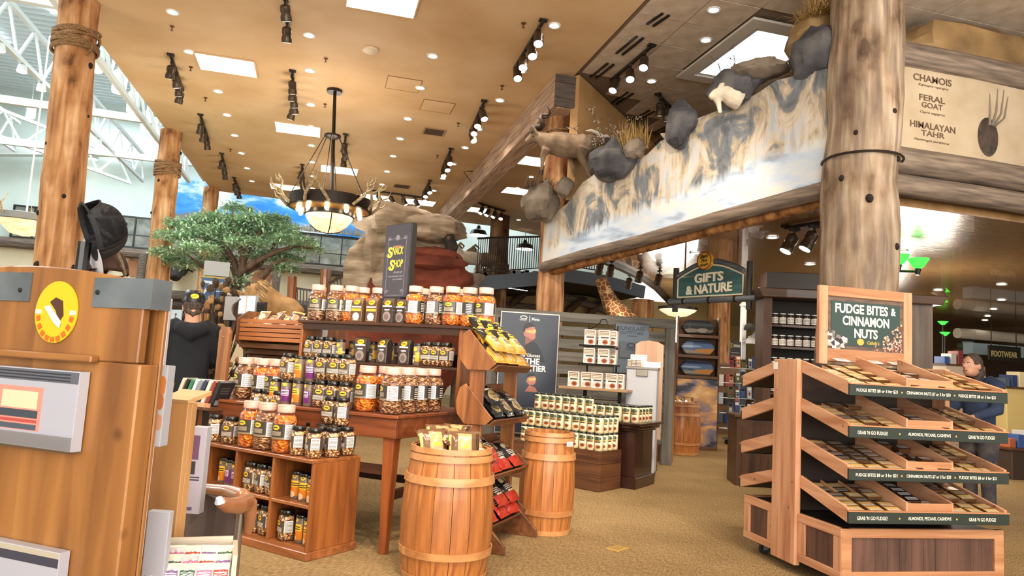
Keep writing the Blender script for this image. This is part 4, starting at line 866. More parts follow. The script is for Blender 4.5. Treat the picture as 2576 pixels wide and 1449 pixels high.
for k, (x, y, z, rx, rz) in enumerate(((-.12, -.04, .06, 1.15, .2), (.05, -.1, .06, 1.2, -.1), (.12, .02, .05, 1.0, .6), (-.05, .08, .09, .7, .1), (.03, .1, .1, .6, -.5), (-.13, .09, .05, .9, .9), (.0, .0, .1, .35, .3))):
    o = put('bagg', bag(BG_G, .19, .2, .06, 9), (b1.x+x, b1.y+y, .67+z), 0, 'crinkled brown and gold snack bag in the nearest barrel, %s from left' % ORD[(0, 3, 5, 2, 4, 1, 6)[k]], 'snack bag', 'bags in the nearest barrel'); o.rotation_euler = (rx, 0, rz)
for k, (x, y, z, rx, rz) in enumerate(((-.12, -.08, .05, .6, .2), (.06, -.1, .05, .7, -.3), (.14, .03, .06, .5, .7), (-.04, .06, .08, .4, .4))):
    o = put('bagg', None, (b3.x+x, b3.y+y, .75+z), 0, 'shiny snack bag in the far barrel, %s from the left' % ORD[(0, 2, 3, 1)[k]], 'snack bag', 'bags in the far barrel'); o.rotation_euler = (rx, 0, rz)
# ================================================================ FUDGE STAND
W_pin = wood('knotty pine', 'a87050', 'd6a684', 'z', .7, .5, .12, 9, .1, 'c89470'); W_pinh = wood('knotty pine board', 'a87050', 'd6a684', 'y', .7, .5, .12, 8, .1, 'c89470'); W_pinx = wood('pine rail', '9a6440', 'c8946a', 'x', .7, .5, .12, 0, .1)
W_pan = wood('dark panel board', '3e2a22', '6a4a3c', 'z', .7, .6, .05, 0, .15)
ST = Fr(3.109, 3.708, -2.4); SW, SD = 1.17, 1.08
st = thing('fudge_stand', 'large knotty pine rolling stand with four slanted trays of fudge on each side', 'display stand', ST.o, ST.a)
M_dkl = pm('dark stand top', '1c1a1c', .5); M_strip = pm('dark green price strip', '26302a', .45); M_prt = pm('cream strip print', 'e6e2d2', .5); M_gold = pm('gold print', 'c8a84a', .5)
zb0, zb1 = .09, .392
# base: framed panels
for x0, x1, y0, y1, z0, z1 in ((.0, SW, .0, .03, zb1-.055, zb1), (0, SW, 0, .03, zb0, zb0+.05), (0, .07, -.002, .03, zb0, zb1), (SW-.07, SW, -.002, .03, zb0, zb1), (0, SW, SD-.03, SD, zb0, zb1)): MB().box(x0, x1, y0, y1, z0, z1).build('base_rail', W_pinx, st, bev=.003)
for y0, y1 in ((.0, .43), (.7, SD)):
    MB().box(-.003, .03, y0+.002, y1, zb1-.055, zb1).build('base_rail', W_pinh, st, bev=.003); MB().box(-.003, .03, y0+.002, y1, zb0, zb0+.05).build('base_rail', W_pinh, st, bev=.003)
    MB().box(-.002, .03, y0+.001, y0+.075, zb0+.05, zb1-.055).build('base_stile', W_pin, st, bev=.003); MB().box(-.002, .03, y1-.075, y1-.001, zb0+.05, zb1-.055).build('base_stile', W_pin, st, bev=.003)
    n = 5; a, b = y0+.075, y1-.075
    for k in range(n): MB().box(.01, .022, a+(b-a)*k/n+.001, a+(b-a)*(k+1)/n-.001, zb0+.05, zb1-.055).build('panel_board', W_pan, st)
for k in range(12): MB().box(.07+(SW-.14)*k/12+.001, .07+(SW-.14)*(k+1)/12-.001, .012, .024, zb0+.05, zb1-.055).build('panel_board', W_pan, st)
MB().box(.03, SW-.02, .03, SD-.03, zb1-.03, zb1-.012).build('deck', M_dkl, st)
for x in (-.022, SW-.02): MB().box(x, x+.042, .43, .7, zb0-.03, 1.395).build('end_post', W_pin, st, bev=.004)
MB().box(.02, SW-.02, .545, .575, zb1, 1.38).build('spine_board', pm('spine board', '2a1c14', .7), st)
M_pkb = pm('fudge tub', '5a3a22', .3, 0, .5)
M_pkl = prn('fudge label', '8a6a44', [('r', .04, .96, .04, .96, 'c0975c'), ('r', .1, .9, .55, .88, 'dcb468'), ('r', .12, .84, .14, .5, 'efe0c4'), ('l', .2, .8, .2, .48, 2, '8a6a4a')], .2, .6)
M_pkw = prn('nut pack label', '2a2426', [('r', .08, .92, .2, .8, 'cfc8c0'), ('l', .15, .85, .3, .7, 3, '6a6468')], .2, .6)
M_pkd = prn('shaded fudge label', '3a2c24', [('r', .06, .94, .5, .84, '8a7258'), ('r', .1, .88, .14, .44, '9a9290')], .15, .8)
def pack(mat):
    def f():
        t = MB().prism([(-.048, 0), (.048, 0), (.054, .018), (.054, .022), (-.054, .022), (-.054, .018)], -.03, .03, 'xz').build('fudge_pack', M_pkb)
        MB().box(-.053, .053, -.0295, .0295, .0222, .0245).build('lid_label', mat, t, uv=uvp('xy', (-.053, -.0295), .106, .059)); return t
    return f
NM = ('top', 'second', 'third', 'lowest')
TX0, TX1 = .03, 1.145
for k in range(4):
    zf, zk = 1.187-.251*k, 1.385-.251*k     # front bottom and back top
    for side in (0, 1):
        def Y(y): return y if not side else 1.13-y
        pz = [(-.03, zf), (-.034, zf+.085), (.0, zf+.095), (.43, zk+.005), (.43, zk-.075)]
        for x in (TX0-.02, TX1): MB().prism([(Y(a), b) for a, b in pz], x, x+.02, 'yz').build('tray_side', W_pinh, st, bev=.003)
        MB().prism([(Y(-.03), zf+.004), (Y(-.03), zf+.018), (Y(.43), zk-.056), (Y(.43), zk-.07)], TX0, TX1, 'yz').build('tray_floor', pm('tray floor', '3a2618', .7), st)
        MB().box(TX0-.02, TX1+.02, *sorted((Y(-.03), Y(-.048))), zf-.002, zf+.066).build('front_strip', M_strip, st, bev=.002)
        MB().box(TX0-.022, TX1+.022, *sorted((Y(-.028), Y(-.05))), zf+.066, zf+.074).build('strip_edge', W_pinx, st)
    ys = -.0485; zc = zf+.031
    def wd_(t, x, w, m=M_prt): word(t, m, st, (x, ys, zc), (1, 0, 0), (0, 0, 1), wd=w, ht=.022)
    if k % 2 == 0:
        wd_('FUDGE BITES $8 or 3 for $21', .2, .29); wd_('CINNAMON NUTS $7 or 3 for $20', .57, .32); wd_('FUDGE BITES $8 or 3 for $21', .93, .28); dots = (.375, .76)
    else:
        wd_("GRAB 'N GO FUDGE!", .17, .21); wd_('ALMONDS, PECANS, CASHEWS', .575, .31); wd_("GRAB 'N GO FUDGE!", .96, .2); dots = (.36, .77)
    for x in dots: MB().lathe([(.006, 0), (.006, .002)], 8).move(Mx.Translation((x, ys+.001, zc)) @ Mx.Rotation(PI/2, 4, 'X')).build('strip_dot', M_gold, st)
    # raised middle bin and thin dividers
    an = math.atan2(zk-.056-zf-.018, .46)
    def tp(y, h): return zf+.018+(y+.03)*math.tan(an)+h
    for x in (.425, .755):
        MB().prism([(-.028, tp(-.028, 0)), (-.028, tp(-.028, .105)), (.43, tp(.43, .115)), (.43, tp(.43, 0))], x, x+.014, 'yz').build('bin_divider', W_pinh, st, bev=.002)
    MB().box(.439, .755, -.029, -.016, tp(-.03, 0), tp(-.03, .1)).build('bin_front', W_pinx, st, bev=.002)
    for x in (.16, .292, .885, 1.01): MB().prism([(-.02, tp(-.02, 0)), (-.02, tp(-.02, .04)), (.42, tp(.42, .04)), (.42, tp(.42, 0))], x-.002, x+.002, 'yz').build('thin_divider', W_pinh, st)
    for bi, (bn, xs) in enumerate((('left', (.096, .227, .36)), ('middle', (.502, .598, .695)), ('right', (.822, .948, 1.077)))):
        for ci, x in enumerate(xs):
            for r in range(7):
                y = .008+r*.062
                if bi == 1 and (JR.random() < (.1 if k == 0 else .45)): continue
                if bi != 1 and JR.random() < .03: continue
                lift = .024*JR.choice((0, 1, 1)) if bi != 1 else JR.choice((.0, .024))
                key = 'pkw' if bi == 1 else 'pkl' if (k == 0 or r < 2 or JR.random() < .2) else 'pkd'  # lit label colours for top tray and front rows, shade-coloured ones behind
                o = put(key, pack({'pkw': M_pkw, 'pkl': M_pkl, 'pkd': M_pkd}[key]), ST.w(x+JR.uniform(-.005, .005), y, tp(y, .002+lift)), 0,
                        '%s pack, %s bin of the %s tray, %s column, %s row from front' % ('pale cinnamon nut' if bi == 1 else 'gold labelled fudge' if key == 'pkl' else 'shaded fudge', bn, NM[k], ORD[ci], ORD[r]), 'fudge pack', 'fudge packs in the %s tray' % NM[k])
                o.rotation_euler = (an+JR.uniform(-.05, .05), JR.uniform(-.04, .04), ST.a+JR.uniform(-.12, .12))
                if bi == 1: o.scale = (.85, 1, 1.5)
for x, y in ((.08, .93), (.08, .12), (SW-.08, .93), (SW-.08, .12)):
    cs_ = MB().lathe([(.018, -.014), (.04, -.014), (.042, 0), (.04, .014), (.018, .014)], 18).move(Mx.Translation((x, y, .044)) @ Mx.Rotation(PI/2, 4, 'X')).build('caster', pm('rubber wheel', '1a1a1c', .5), st, 40)
    MB().box(x-.035, x+.035, y-.022, y+.022, .084, .09).box(x-.02, x+.02, y-.021, y-.017, .035, .086).box(x-.02, x+.02, y+.017, y+.021, .035, .086).bar((x-.01, y+.0, .07), (x-.07, y, .075), .018, .006).build('fork', pm('caster steel', 'b8b4ac', .3, .8), cs_)
# framed sign on top
fs = thing('fudge_sign', 'pine framed dark green sign reading FUDGE BITES & CINNAMON NUTS on the fudge stand', 'sign', ST.w(0, 0, 0), ST.a)
x0, x1, y0, z0, z1 = .225, .985, .545, 1.40, 1.93
for a in ((x0, x0+.07, z0-.02, z1), (x1-.07, x1, z0-.02, z1), (x0+.07, x1-.07, z1-.07, z1), (x0+.07, x1-.07, z0, z0+.09)): MB().box(a[0], a[1], y0, y0+.035, a[2], a[3]).build('frame_board', W_pin if a[1]-a[0] < .1 else W_pinx, fs, bev=.004)
MB().box(x0+.07, x1-.07, y0+.012, y0+.03, z0+.09, z1-.07).build('backing', nz('rustic sign border', [(.3, '4c3c36'), (.7, '7a6458')], (3, 3, 12), 3, .7), fs)
MB().prism([(x0+.10, z0+.12), (x0+.10, z1-.1), (x1-.1, z1-.1), (x1-.1, z0+.16), (x1-.2, z0+.12)], y0+.008, y0+.012, 'xz').build('sign_face', pm('bottle green sign', '2f4340', .5), fs)
M_crm = pm('cream lettering', 'e4e8d8', .5); xc = (x0+x1)/2; yf = y0+.0075
def fw(t, x, z, w, h, m=M_crm): word(t, m, fs, (x, yf, z), (1, 0, 0), (0, 0, 1), wd=w, ht=h)
fw('FUDGE BITES', xc-.035, z1-.15, .43, .068); fw('&', xc+.225, z1-.15, .04, .055); fw('CINNAMON', xc-.0, z1-.235, .38, .068); fw('NUTS', xc+.0, z1-.32, .19, .066); fw("Cabela's", xc+.06, z0+.15, .1, .026, M_gold)
MB().lathe([(.028, 0), (.028, .003)], 18).move(Mx.Translation((xc-.045, yf+.001, z0+.15)) @ Mx.Rotation(PI/2, 4, 'X') @ Mx.Diagonal((1, .85, 1, 1))).build('oval_emblem', M_gold, fs); fw('Pro', xc-.045, z0+.15, .035, .012, pm('dark green print', '1f3a22', .5))
M_nutp = nz('printed sugared nuts', [(.2, '6a4438'), (.5, 'a87868'), (.8, 'd8b8a8')], (1, 1, 1), 90, .6, vor=True); M_fdp = nz('printed fudge pieces', [(.2, '3a3234'), (.5, '8a8480'), (.8, 'e0dcd4')], (1, 1, 1), 30, .6, vor=True)
rr = random.Random(8); mb = MB()
for k in range(90):
    x = x1-.085-abs(rr.gauss(0, .085)); z = z0+.1+abs(rr.random()*(.2-(x1-.08-x)*.75))
    if x > x0+.42 and z < z1-.15: mb.lathe([(.0095, 0), (.006, .003)], 7).v[-14:] ; mb.v[-14:] = [Mx.Translation((x, yf, z)) @ Mx.Rotation(PI/2, 4, 'X') @ p for p in mb.v[-14:]]
tag(mb.build('printed_nuts', M_nutp, fs), kind='stuff')
for k, (x, z, s) in enumerate(((.1, .2, .03), (.13, .15, .035), (.09, .13, .03), (.16, .17, .028), (.2, .16, .03), (.14, .115, .034), (.19, .12, .028))):
    MB().prism([(x0+x-s, z0+z-s*.6), (x0+x+s*.9, z0+z-s*.8), (x0+x+s, z0+z+s*.5), (x0+x-s*.7, z0+z+s*.8)], yf-.001-.0004*k, yf+.001, 'xz').build('printed_fudge', M_fdp, fs)
# small white price card on the post
tag(MB().box(-.026, -.023, .655, .70, 1.325, 1.375).build('price_card', pm('white card', 'eceef0', .5), st), None)
for k, (x, y) in enumerate(((.36, .49), (.62, .49), (.8, .49))):
    o = thing('paper_tag', 'white tag lying before the fudge sign frame, %s from the left' % ORD[k], 'tag', ST.w(x, y, 1.412), ST.a, 'white tags before the sign'); MB().box(-.05, .05, -.03, .03, 0, .004).build('card', pm('white card', 'eceef0', .5), o); MB().box(-.04, .04, -.02, .02, .004, .005).build('print', prn('tag print', 'd8d8d8', [('l', .1, .9, .1, .9, 4, '7a7674')]), o, uv=uvp('xy', (-.04, -.02), .08, .04))
    o.rotation_euler = (an, 0, ST.a)
# ================================================================ CANISTER STAND AND MIDDLE DISPLAYS
def frpx(ax, ay, ad, bx, by, bd):
    a, b = at(ax, ay, ad), at(bx, by, bd); f = Fr(a.x, a.y, math.degrees(math.atan2(b.y-a.y, b.x-a.x))); f.W = math.hypot(b.x-a.x, b.y-a.y); f.za, f.zb = a.z, b.z; return f
W_crt = wood('brown crate wood', '3c2214', '6e4528', 'y', .7, .5, .15, 0, .15); W_crtz = wood('crate end wood', '3c2214', '6e4528', 'x', .7, .5, .15, 0, .15); W_mah = wood('dark mahogany', '1e0e0a', '3c2018', 'z', .8, .3, .4, 0, .05)
CRF = Fr(2.902, 6.98, 35.7); CW, CD, CH = 1.15, .43, .409
t = thing('wooden_crate', 'brown plank crate carrying the front pyramid of cream canisters', 'crate', CRF.o, CRF.a)
for k in range(3):
    z0, z1 = CH*k/3+.003, CH*(k+1)/3
    MB().box(0, .018, 0, CW, z0, z1).build('plank', W_crt, t, bev=.002); MB().box(.018, CD, 0, .018, z0, z1).build('plank', W_crtz, t, bev=.002); MB().box(.018, CD, CW-.018, CW, z0, z1).build('plank', W_crtz, t, bev=.002)
MB().box(.018, CD, .018, CW-.018, CH-.02, CH-.003).build('top', W_crt, t)
PDF = Fr(3.389, 7.148, 44); PW, PDp, PH = 1.25, .60, .70
t = thing('dark_counter', 'dark moulded wooden counter with a wide cornice carrying cream canisters', 'counter', PDF.o, PDF.a)
MB().box(.03, PDp-.03, .03, PW, .12, PH-.1).build('body', W_mah, t, bev=.003)
MB().box(0, PDp, 0, PW+.03, 0, .12).build('plinth', W_mah, t, bev=.008)
for z0, z1, e in ((PH-.1, PH-.07, .005), (PH-.07, PH-.03, -.03), (PH-.03, PH, -.065)): MB().box(e, PDp-e, e, PW+.03, z0, z1).build('cornice', W_mah, t, bev=.006)
CANI = prn('canister print', 'dccb9c', [('r', .28, .72, .02, .155, 'ece2c4'), ('e', .5, .125, .17, .022, '3c4a34'), ('r', .36, .64, .085, .1, '5a4030'), ('r', .32, .68, .1, .107, 'c8a040'), ('e', .55, .042, .1, .02, 'b06a44'), ('e', .56, .042, .06, .012, '7a3c24'), ('l', .78, .98, .03, .15, 10, 'bcae8c'), ('r', 0, 1, .162, .17, 'b09a50')])
def cani():
    t = thing('nut_canister', '', ''); MB().lathe([(.042, 0), (.045, .004), (.045, .162), (.043, .166)], 18).build('body', CANI, t, 40, uv=UVC); MB().lathe([(.0465, .16), (.047, .162), (.047, .177), (.045, .18), (.03, .18)], 18).build('lid', pm('dark green lid', '1c241c', .35, 0, .3), t, 40); return t
CN = 'cream nut canister, '
def pc(p, a, lb): put('cani', cani, p, a+JR.uniform(-.45, .25), CN+lb, 'canister', 'cream nut canisters')
for L in (0, 1):
    for k in range(11): pc(CRF.w(.055, .055+.098*k, CH+.001+.181*L), CRF.a-PI/2, '%s from the right in the %s front row on the crate' % (ORD[k], ('lower', 'upper')[L]))
    for k in range(3): pc(CRF.w(.155+.098*k, .055, CH+.001+.181*L), CRF.a-PI/2+.3, '%s behind the corner in the %s layer at the crate end' % (ORD[k], ('lower', 'upper')[L]))
    for k in range(10): 
        if L == 0 and k % 2: continue
        pc(CRF.w(.16 if L else .27, .155+.098*k, CH+.001+.181*L), CRF.a-PI/2, '%s from the right in the %s second row on the crate' % (ORD[k], ('lower', 'upper')[L]))
for k in range(8): pc(CRF.w(.16, .26+.098*k, CH+.001+.181*2), CRF.a-PI/2, '%s from the right in the topmost row on the crate' % ORD[k])
for k in range(11): pc(PDF.w(.05, .05+.1*k, PH+.001), PDF.a-PI/2, '%s from the right in the front row on the dark counter' % ORD[k])
for k in range(4): pc(PDF.w(.15+.1*k, .05, PH+.001), PDF.a-PI/2+.6, '%s behind the corner on the dark counter' % ORD[k])
for k in range(8): pc(PDF.w(.15+.1*(k//4), .15+.1*(k % 4), PH+.001), PDF.a-PI/2, '%s from the right in the %s inner row on the dark counter' % (ORD[k % 4], 'nearer' if k < 4 else 'farther'))
# ------- grey slat partition with poster and sign
GP = frpx(1252, 774, 9.75, 1700, 803, 10.05); GZ = GP.za
M_slg = wood('weathered grey slat', '4c4a46', '7c7870', 'x', .7, .7, 0, 0, .2); M_slz = wood('weathered grey post', '4c4a46', '74706a', 'z', .7, .7, 0, 0, .2)
t = thing('slat_partition', 'weathered grey slatted wooden partition holding the dark poster and blue grey sign', 'partition', (GP.o.x, GP.o.y, 0), GP.a)
MB().box(-.1, GP.W, -.02, .05, GZ-.13, GZ).build('top_rail', M_slg, t, bev=.004)
MB().box(-.1, .02, -.02, .05, 0, GZ-.13).build('post', M_slz, t, bev=.004); MB().box(GP.W-.14, GP.W, -.02, .05, 0, GZ-.13).build('post', M_slz, t, bev=.004)
z = GZ-.19
for k in range(13):
    hh = .13; MB().box(.021, GP.W-.141, .0, .025, z-hh, z).build('slat', M_slg, t, bev=.002); z -= hh+(.045 if k < 4 else .012)
    if z < .3: break
def gxy(px, py): # pixel on the partition plane -> local x, z
    v = ray(px, py); n = GP.ey; s = (GP.o-ORG).dot(n)/v.dot(n); q = ORG+v*s; return (q-GP.o).dot(GP.ex), q.z
ps = thing('poster', 'tall dark blue poster of a man in mirrored sunglasses on the grey partition', 'poster', (GP.o.x, GP.o.y, 0), GP.a)
x0, z1 = gxy(1258, 785); x1, _ = gxy(1404, 795); x0 += .02; zb_ = .35
M_pst = nz('navy poster print', [(.3, '1e2636'), (.7, '2c3648')], scale=1.2, rough=.35); M_wp = pm('white poster print', 'f0f0f0', .5)
MB().box(x0, x1, -.06, -.03, zb_, z1).build('panel', M_pst, ps)
for a in ((x0-.012, x1+.012, z1, z1+.014), (x0-.012, x1+.012, zb_-.014, zb_), (x0-.012, x0, zb_, z1), (x1, x1+.012, zb_, z1)): MB().box(a[0], a[1], -.064, -.028, a[2], a[3]).build('frame', pm('brushed frame', 'a8a298', .35, .6), ps)
def pr(pts, col_, nm, d): # flat printed shape from picture points on the poster
    q = [gxy(*p) for p in pts]; MB().prism(q, -.0615-.0006*d, -.0605, 'xz').build(nm, pm('poster '+col_, col_, .4), ps)
pr([(1318, 868), (1330, 855), (1345, 862), (1358, 880), (1370, 912), (1318, 908)], '141a24', 'printed_jacket', 1)
pr([(1320, 838), (1345, 836), (1345, 852), (1330, 862), (1319, 868)], '8a5a4a', 'printed_neck', 2)
pr([(1314, 832), (1318, 820), (1342, 820), (1346, 834), (1345, 850), (1338, 856), (1328, 850), (1317, 845)], 'b8786a', 'printed_face', 3)
pr([(1313, 834), (1316, 820), (1325, 813), (1338, 814), (1345, 822), (1330, 824), (1320, 828), (1318, 836)], '1c1416', 'printed_hair', 4)
pr([(1320, 832), (1346, 829), (1347, 836), (1341, 840), (1330, 838), (1321, 835)], 'c8b46a', 'printed_glasses', 5)
pr([(1318, 984), (1330, 968), (1345, 975), (1350, 986)], 'a8685a', 'printed_arm', 1); pr([(1322, 960), (1326, 945), (1344, 946), (1346, 962), (1340, 968), (1330, 968)], 'b8786a', 'printed_face', 2); pr([(1322, 952), (1326, 940), (1340, 939), (1346, 946), (1330, 947)], '1c1416', 'printed_hair', 3); pr([(1326, 952), (1347, 950), (1346, 957), (1330, 958)], 'c8b46a', 'printed_glasses', 4)
def pw(tx, px, py, w, m=M_wp, ht=None): a = gxy(px, py); word(tx, m, ps, (a[0], -.0612, a[1]), (1, 0, 0), (0, 0, 1), wd=w, ht=ht)
pw('OAKLEY', 1315, 805, .10); pw('Meta', 1346, 804, .11); a = gxy(1316, 799); MB().tube([(a[0]+math.cos(u)*.045, -.061, a[1]+math.sin(u)*.02) for u in [k*.4 for k in range(17)]], .007, 5).build('oval_logo', M_wp, ps); a = gxy(1331, 803); MB().box(a[0]-.004, a[0]+.004, -.062, -.0605, a[1]-.04, a[1]+.04).build('divider_line', M_wp, ps)
pw('AI Glasses', 1333, 894, .26); pw('THE', 1337, 909, .2, ht=.085); pw('FRONTIER', 1330, 926, .46, ht=.085)
sb = thing('store_sign', 'pale blue grey sign reading SUNGLASS OUTFITTERS on the partition', 'sign', (GP.o.x, GP.o.y, 0), GP.a)
xa, za = gxy(1547, 814); xb, zb2 = gxy(1627, 905); M_bl = pm('blue grey board', '5e6c7a', .6); M_bld = pm('navy print', '2c3a4c', .5)
MB().box(xa, xb, -.05, -.02, zb2-.2, za).build('board', M_bl, sb); a = gxy(1587, 827); word('SUNGLASS', M_bld, sb, (a[0], -.0505, a[1]), (1, 0, 0), (0, 0, 1), wd=.36, ht=.055); a = gxy(1587, 838); word('OUTFITTERS', M_bld, sb, (a[0], -.0505, a[1]), (1, 0, 0), (0, 0, 1), wd=.33, ht=.045)
a = gxy(1587, 846); MB().box(a[0]-.07, a[0]+.07, -.0515, -.05, a[1]-.006, a[1]+.006).build('print_line', M_bld, sb); xa, za = gxy(1556, 858); xb, zb2 = gxy(1600, 902); MB().box(xa, xb+.06, -.07, -.052, zb2, za).build('lower_board', pm('lower grey board', '56606a', .6), sb)
a = gxy(1584, 869); MB().tube([(a[0]+math.cos(u)*.055, -.0705, a[1]+math.sin(u)*.028) for u in [k*.4 for k in range(17)]], .01, 5).build('oval_logo', M_bld, sb); a = gxy(1584, 879); word('OAKLEY', M_bld, sb, (a[0], -.0705, a[1]), (1, 0, 0), (0, 0, 1), wd=.17)
# ------- wire shelf of white mix boxes
WS = frpx(1412, 966, 8.75, 1575, 976, 8.45); M_blk = pm('black wire', '1a1a1c', .4, .4)
t = thing('box_shelf', 'small stand with black shelves and a wooden board, holding white mix boxes', 'shelf', (WS.o.x, WS.o.y, 0), WS.a)
def wxy(px, py): v = ray(px, py); s = (WS.o-ORG).dot(WS.ey)/v.dot(WS.ey); q = ORG+v*s; return (q-WS.o).dot(WS.ex), q.z
zl = WS.za-.02; MB().box(-.02, WS.W+.02, -.05, .3, zl-.03, zl).build('board', wood('pale shelf board', '8a6a4c', 'b8946c', 'x', .7), t, bev=.003)
xa, _ = wxy(1462, 870); xb, _ = wxy(1545, 870)
for x in (xa+.02, xb-.02): MB().bar((x, .24, zl), (x, .24, wxy(1500, 815)[1]), .018).build('upright', M_blk, t)
for x in (.25, WS.W-.12): MB().bar((x, .2, 0), (x, .2, zl-.03), .04).build('leg', M_blk, t)
zsh = [zl, wxy(1500, 915)[1], wxy(1500, 868)[1]]
for z in zsh[1:]: MB().box(xa-.02, xb+.02, -.03, .25, z-.022, z).build('shelf', M_blk, t)
xc_ = (xa+xb)/2; zt_ = wxy(1500, 810)[1]
MB().tube([(xa+.03, .24, zsh[2]+.2), (xc_-.05, .24, zsh[2]+.28), (xc_-.03, .24, zt_+.05), (xc_+.03, .24, zt_+.05), (xc_+.05, .24, zsh[2]+.28), (xb-.03, .24, zsh[2]+.2)], .008, 6).build('wire_arch', M_blk, t)
BOXP = prn('mix box print', 'e6e2dc', [('r', .08, .92, .6, .92, '8a6a54'), ('l', .12, .88, .62, .9, 3, 'e6dcc8'), ('r', .2, .9, .44, .54, '5a4a40'), ('e', .6, .2, .26, .16, 'b0623c'), ('e', .6, .2, .16, .09, '7a3a22'), ('l', .06, .3, .06, .36, 4, 'b8b0a8')]); M_bxs = prn('mix box side', 'd8d2ca', [('l', .15, .85, .08, .92, 12, 'aaa49c'), ('r', 0, 1, .96, 1, '8a3a30')])
def mbox():
    t = MB().box(-.07, .07, -.03, .05, 0, .185).build('mix_box', M_bxs, uv=lambda c: ((c.y+.03)/.08 if abs(c.x) > .069 else .5, c.z/.185), bev=.002)
    MB().add([(-.068, -.0308, .002), (.068, -.0308, .002), (.068, -.0308, .183), (-.068, -.0308, .183)], [(0, 1, 2, 3)]).build('front_print', BOXP, t, uv=uvp('xz', (-.07, 0), .14, .185)); return t
for s, nm in ((1, 'middle'), (2, 'top')):
    for k, px in enumerate((1482, 1518)): put('mb', mbox, WS.w(wxy(px, 900)[0], .02, zsh[s]+.001), WS.a, 'white mix box on the %s black shelf, %s one' % (nm, ('left', 'right')[k]), 'box', 'white mix boxes')
    for k, px in enumerate((1490, 1530)): put('mb', mbox, WS.w(wxy(px, 900)[0], .13, zsh[s]+.001), WS.a, 'white mix box at the back of the %s black shelf, %s one' % (nm, ('left', 'right')[k]), 'box', 'white mix boxes')
for k, (px, y) in enumerate(((1443, .02), (1473, .08), (1503, .0), (1508, .13), (1540, .0), (1550, .13))): put('mb', mbox, WS.w(wxy(px, 950)[0], y, zl+.001), WS.a, 'white mix box on the wooden board of the stand, %s from the left' % ORD[k], 'box', 'white mix boxes')
# ------- white cabinet, boxes on it, boards behind
WCB = frpx(1577, 921, 8.75, 1654, 925, 8.65); zc_ = WCB.za
t = thing('white_cabinet', 'white cabinet with a metal latch behind the canisters', 'cabinet', (WCB.o.x, WCB.o.y, 0), WCB.a)
M_wcb = pm('white enamel', 'b8bcc4', .4)
MB().box(0, WCB.W, 0, .36, .05, zc_-.03).build('body', M_wcb, t, bev=.006); MB().box(-.01, WCB.W+.01, -.012, .37, zc_-.028, zc_).build('lid', pm('grey lid', '8c8c88', .4), t, bev=.004); MB().box(WCB.W*.32, WCB.W*.7, -.026, -.001, zc_-.11, zc_-.03).build('latch', pm('latch metal', '8a8478', .3, .7), t, bev=.003); MB().box(.02, WCB.W-.02, -.008, -.001, .1, zc_-.13).build('door', M_wcb, t, bev=.003); MB().box(0, WCB.W, .02, .34, 0, .05).build('plinth', M_black, t)
a = WCB.w(-.06, .1, zc_+.001); t = tag(MB().box(-.08, .08, -.05, .05, 0, .085).build('tea_box', prn('check box print', 'e0dad0', [('l', 0, 1, 0, 1, 5, '7a4a3c'), ('r', .3, .36, 0, 1, '5a6a3c'), ('r', .62, .68, 0, 1, '5a6a3c')]), uv=uvp('xz', (-.08, 0), .16, .085)), 'small checked box on the left corner of the white cabinet', 'box'); t.location = WCB.w(.08, .1, zc_+.001); t.rotation_euler = (0, 0, WCB.a)
for k in range(4): 
    t = tag(MB().box(-.024, .024, -.04, .04, 0, .15).build('white_carton', prn('carton print', 'f0ece8', [('e', .5, .25, .28, .14, 'c8a890'), ('r', .2, .8, .8, .88, 'a8a098')]), uv=uvp('xz', (-.024, 0), .048, .15)), 'slim white carton standing on the white cabinet, %s from the left' % ORD[k], 'box', 'slim white cartons'); t.location = WCB.w(.045+.05*k, .22, zc_+.001); t.rotation_euler = (0, 0, WCB.a)
t = tag(MB().box(-.1, .1, -.09, .09, 0, .06).box(-.105, .105, -.095, .095, .06, .068).build('white_tray', pm('bright white card', 'f0f4f8', .5)), 'low white card tray at the right end of the white cabinet', 'tray'); t.location = WCB.w(.3, .12, zc_+.001); t.rotation_euler = (0, 0, WCB.a)
PB = frpx(1597, 915, 9.3, 1668, 918, 9.3); t = thing('board_stand', 'pale wooden board with a rounded top behind the white cabinet', 'board', (PB.o.x, PB.o.y, 0), PB.a); hh = at(1630, 856, 9.3).z
MB().prism([(0, .4), (PB.W, .4), (PB.W, hh-.05), (PB.W*.8, hh-.015), (PB.W*.5, hh), (PB.W*.2, hh-.015), (0, hh-.06)], 0, .025, 'xz').build('board', wood('pale beech', 'b0886c', 'd0ac90', 'z', .5), t); MB().box(.03, PB.W-.03, 0, .1, 0, .4).build('foot', W_crt, t)
a = at(1678, 930, 10.35); t = tag(MB().box(-.13, .13, -.02, .02, 0, a.z+.4).build('plank_panel', wood('brown pine plank', '6a4628', '9a7048', 'z', .6, knots=5)), 'upright brown pine plank at the right end of the grey partition', 'panel'); t.location = (a.x, a.y, 0); t.rotation_euler = (0, 0, GP.a)
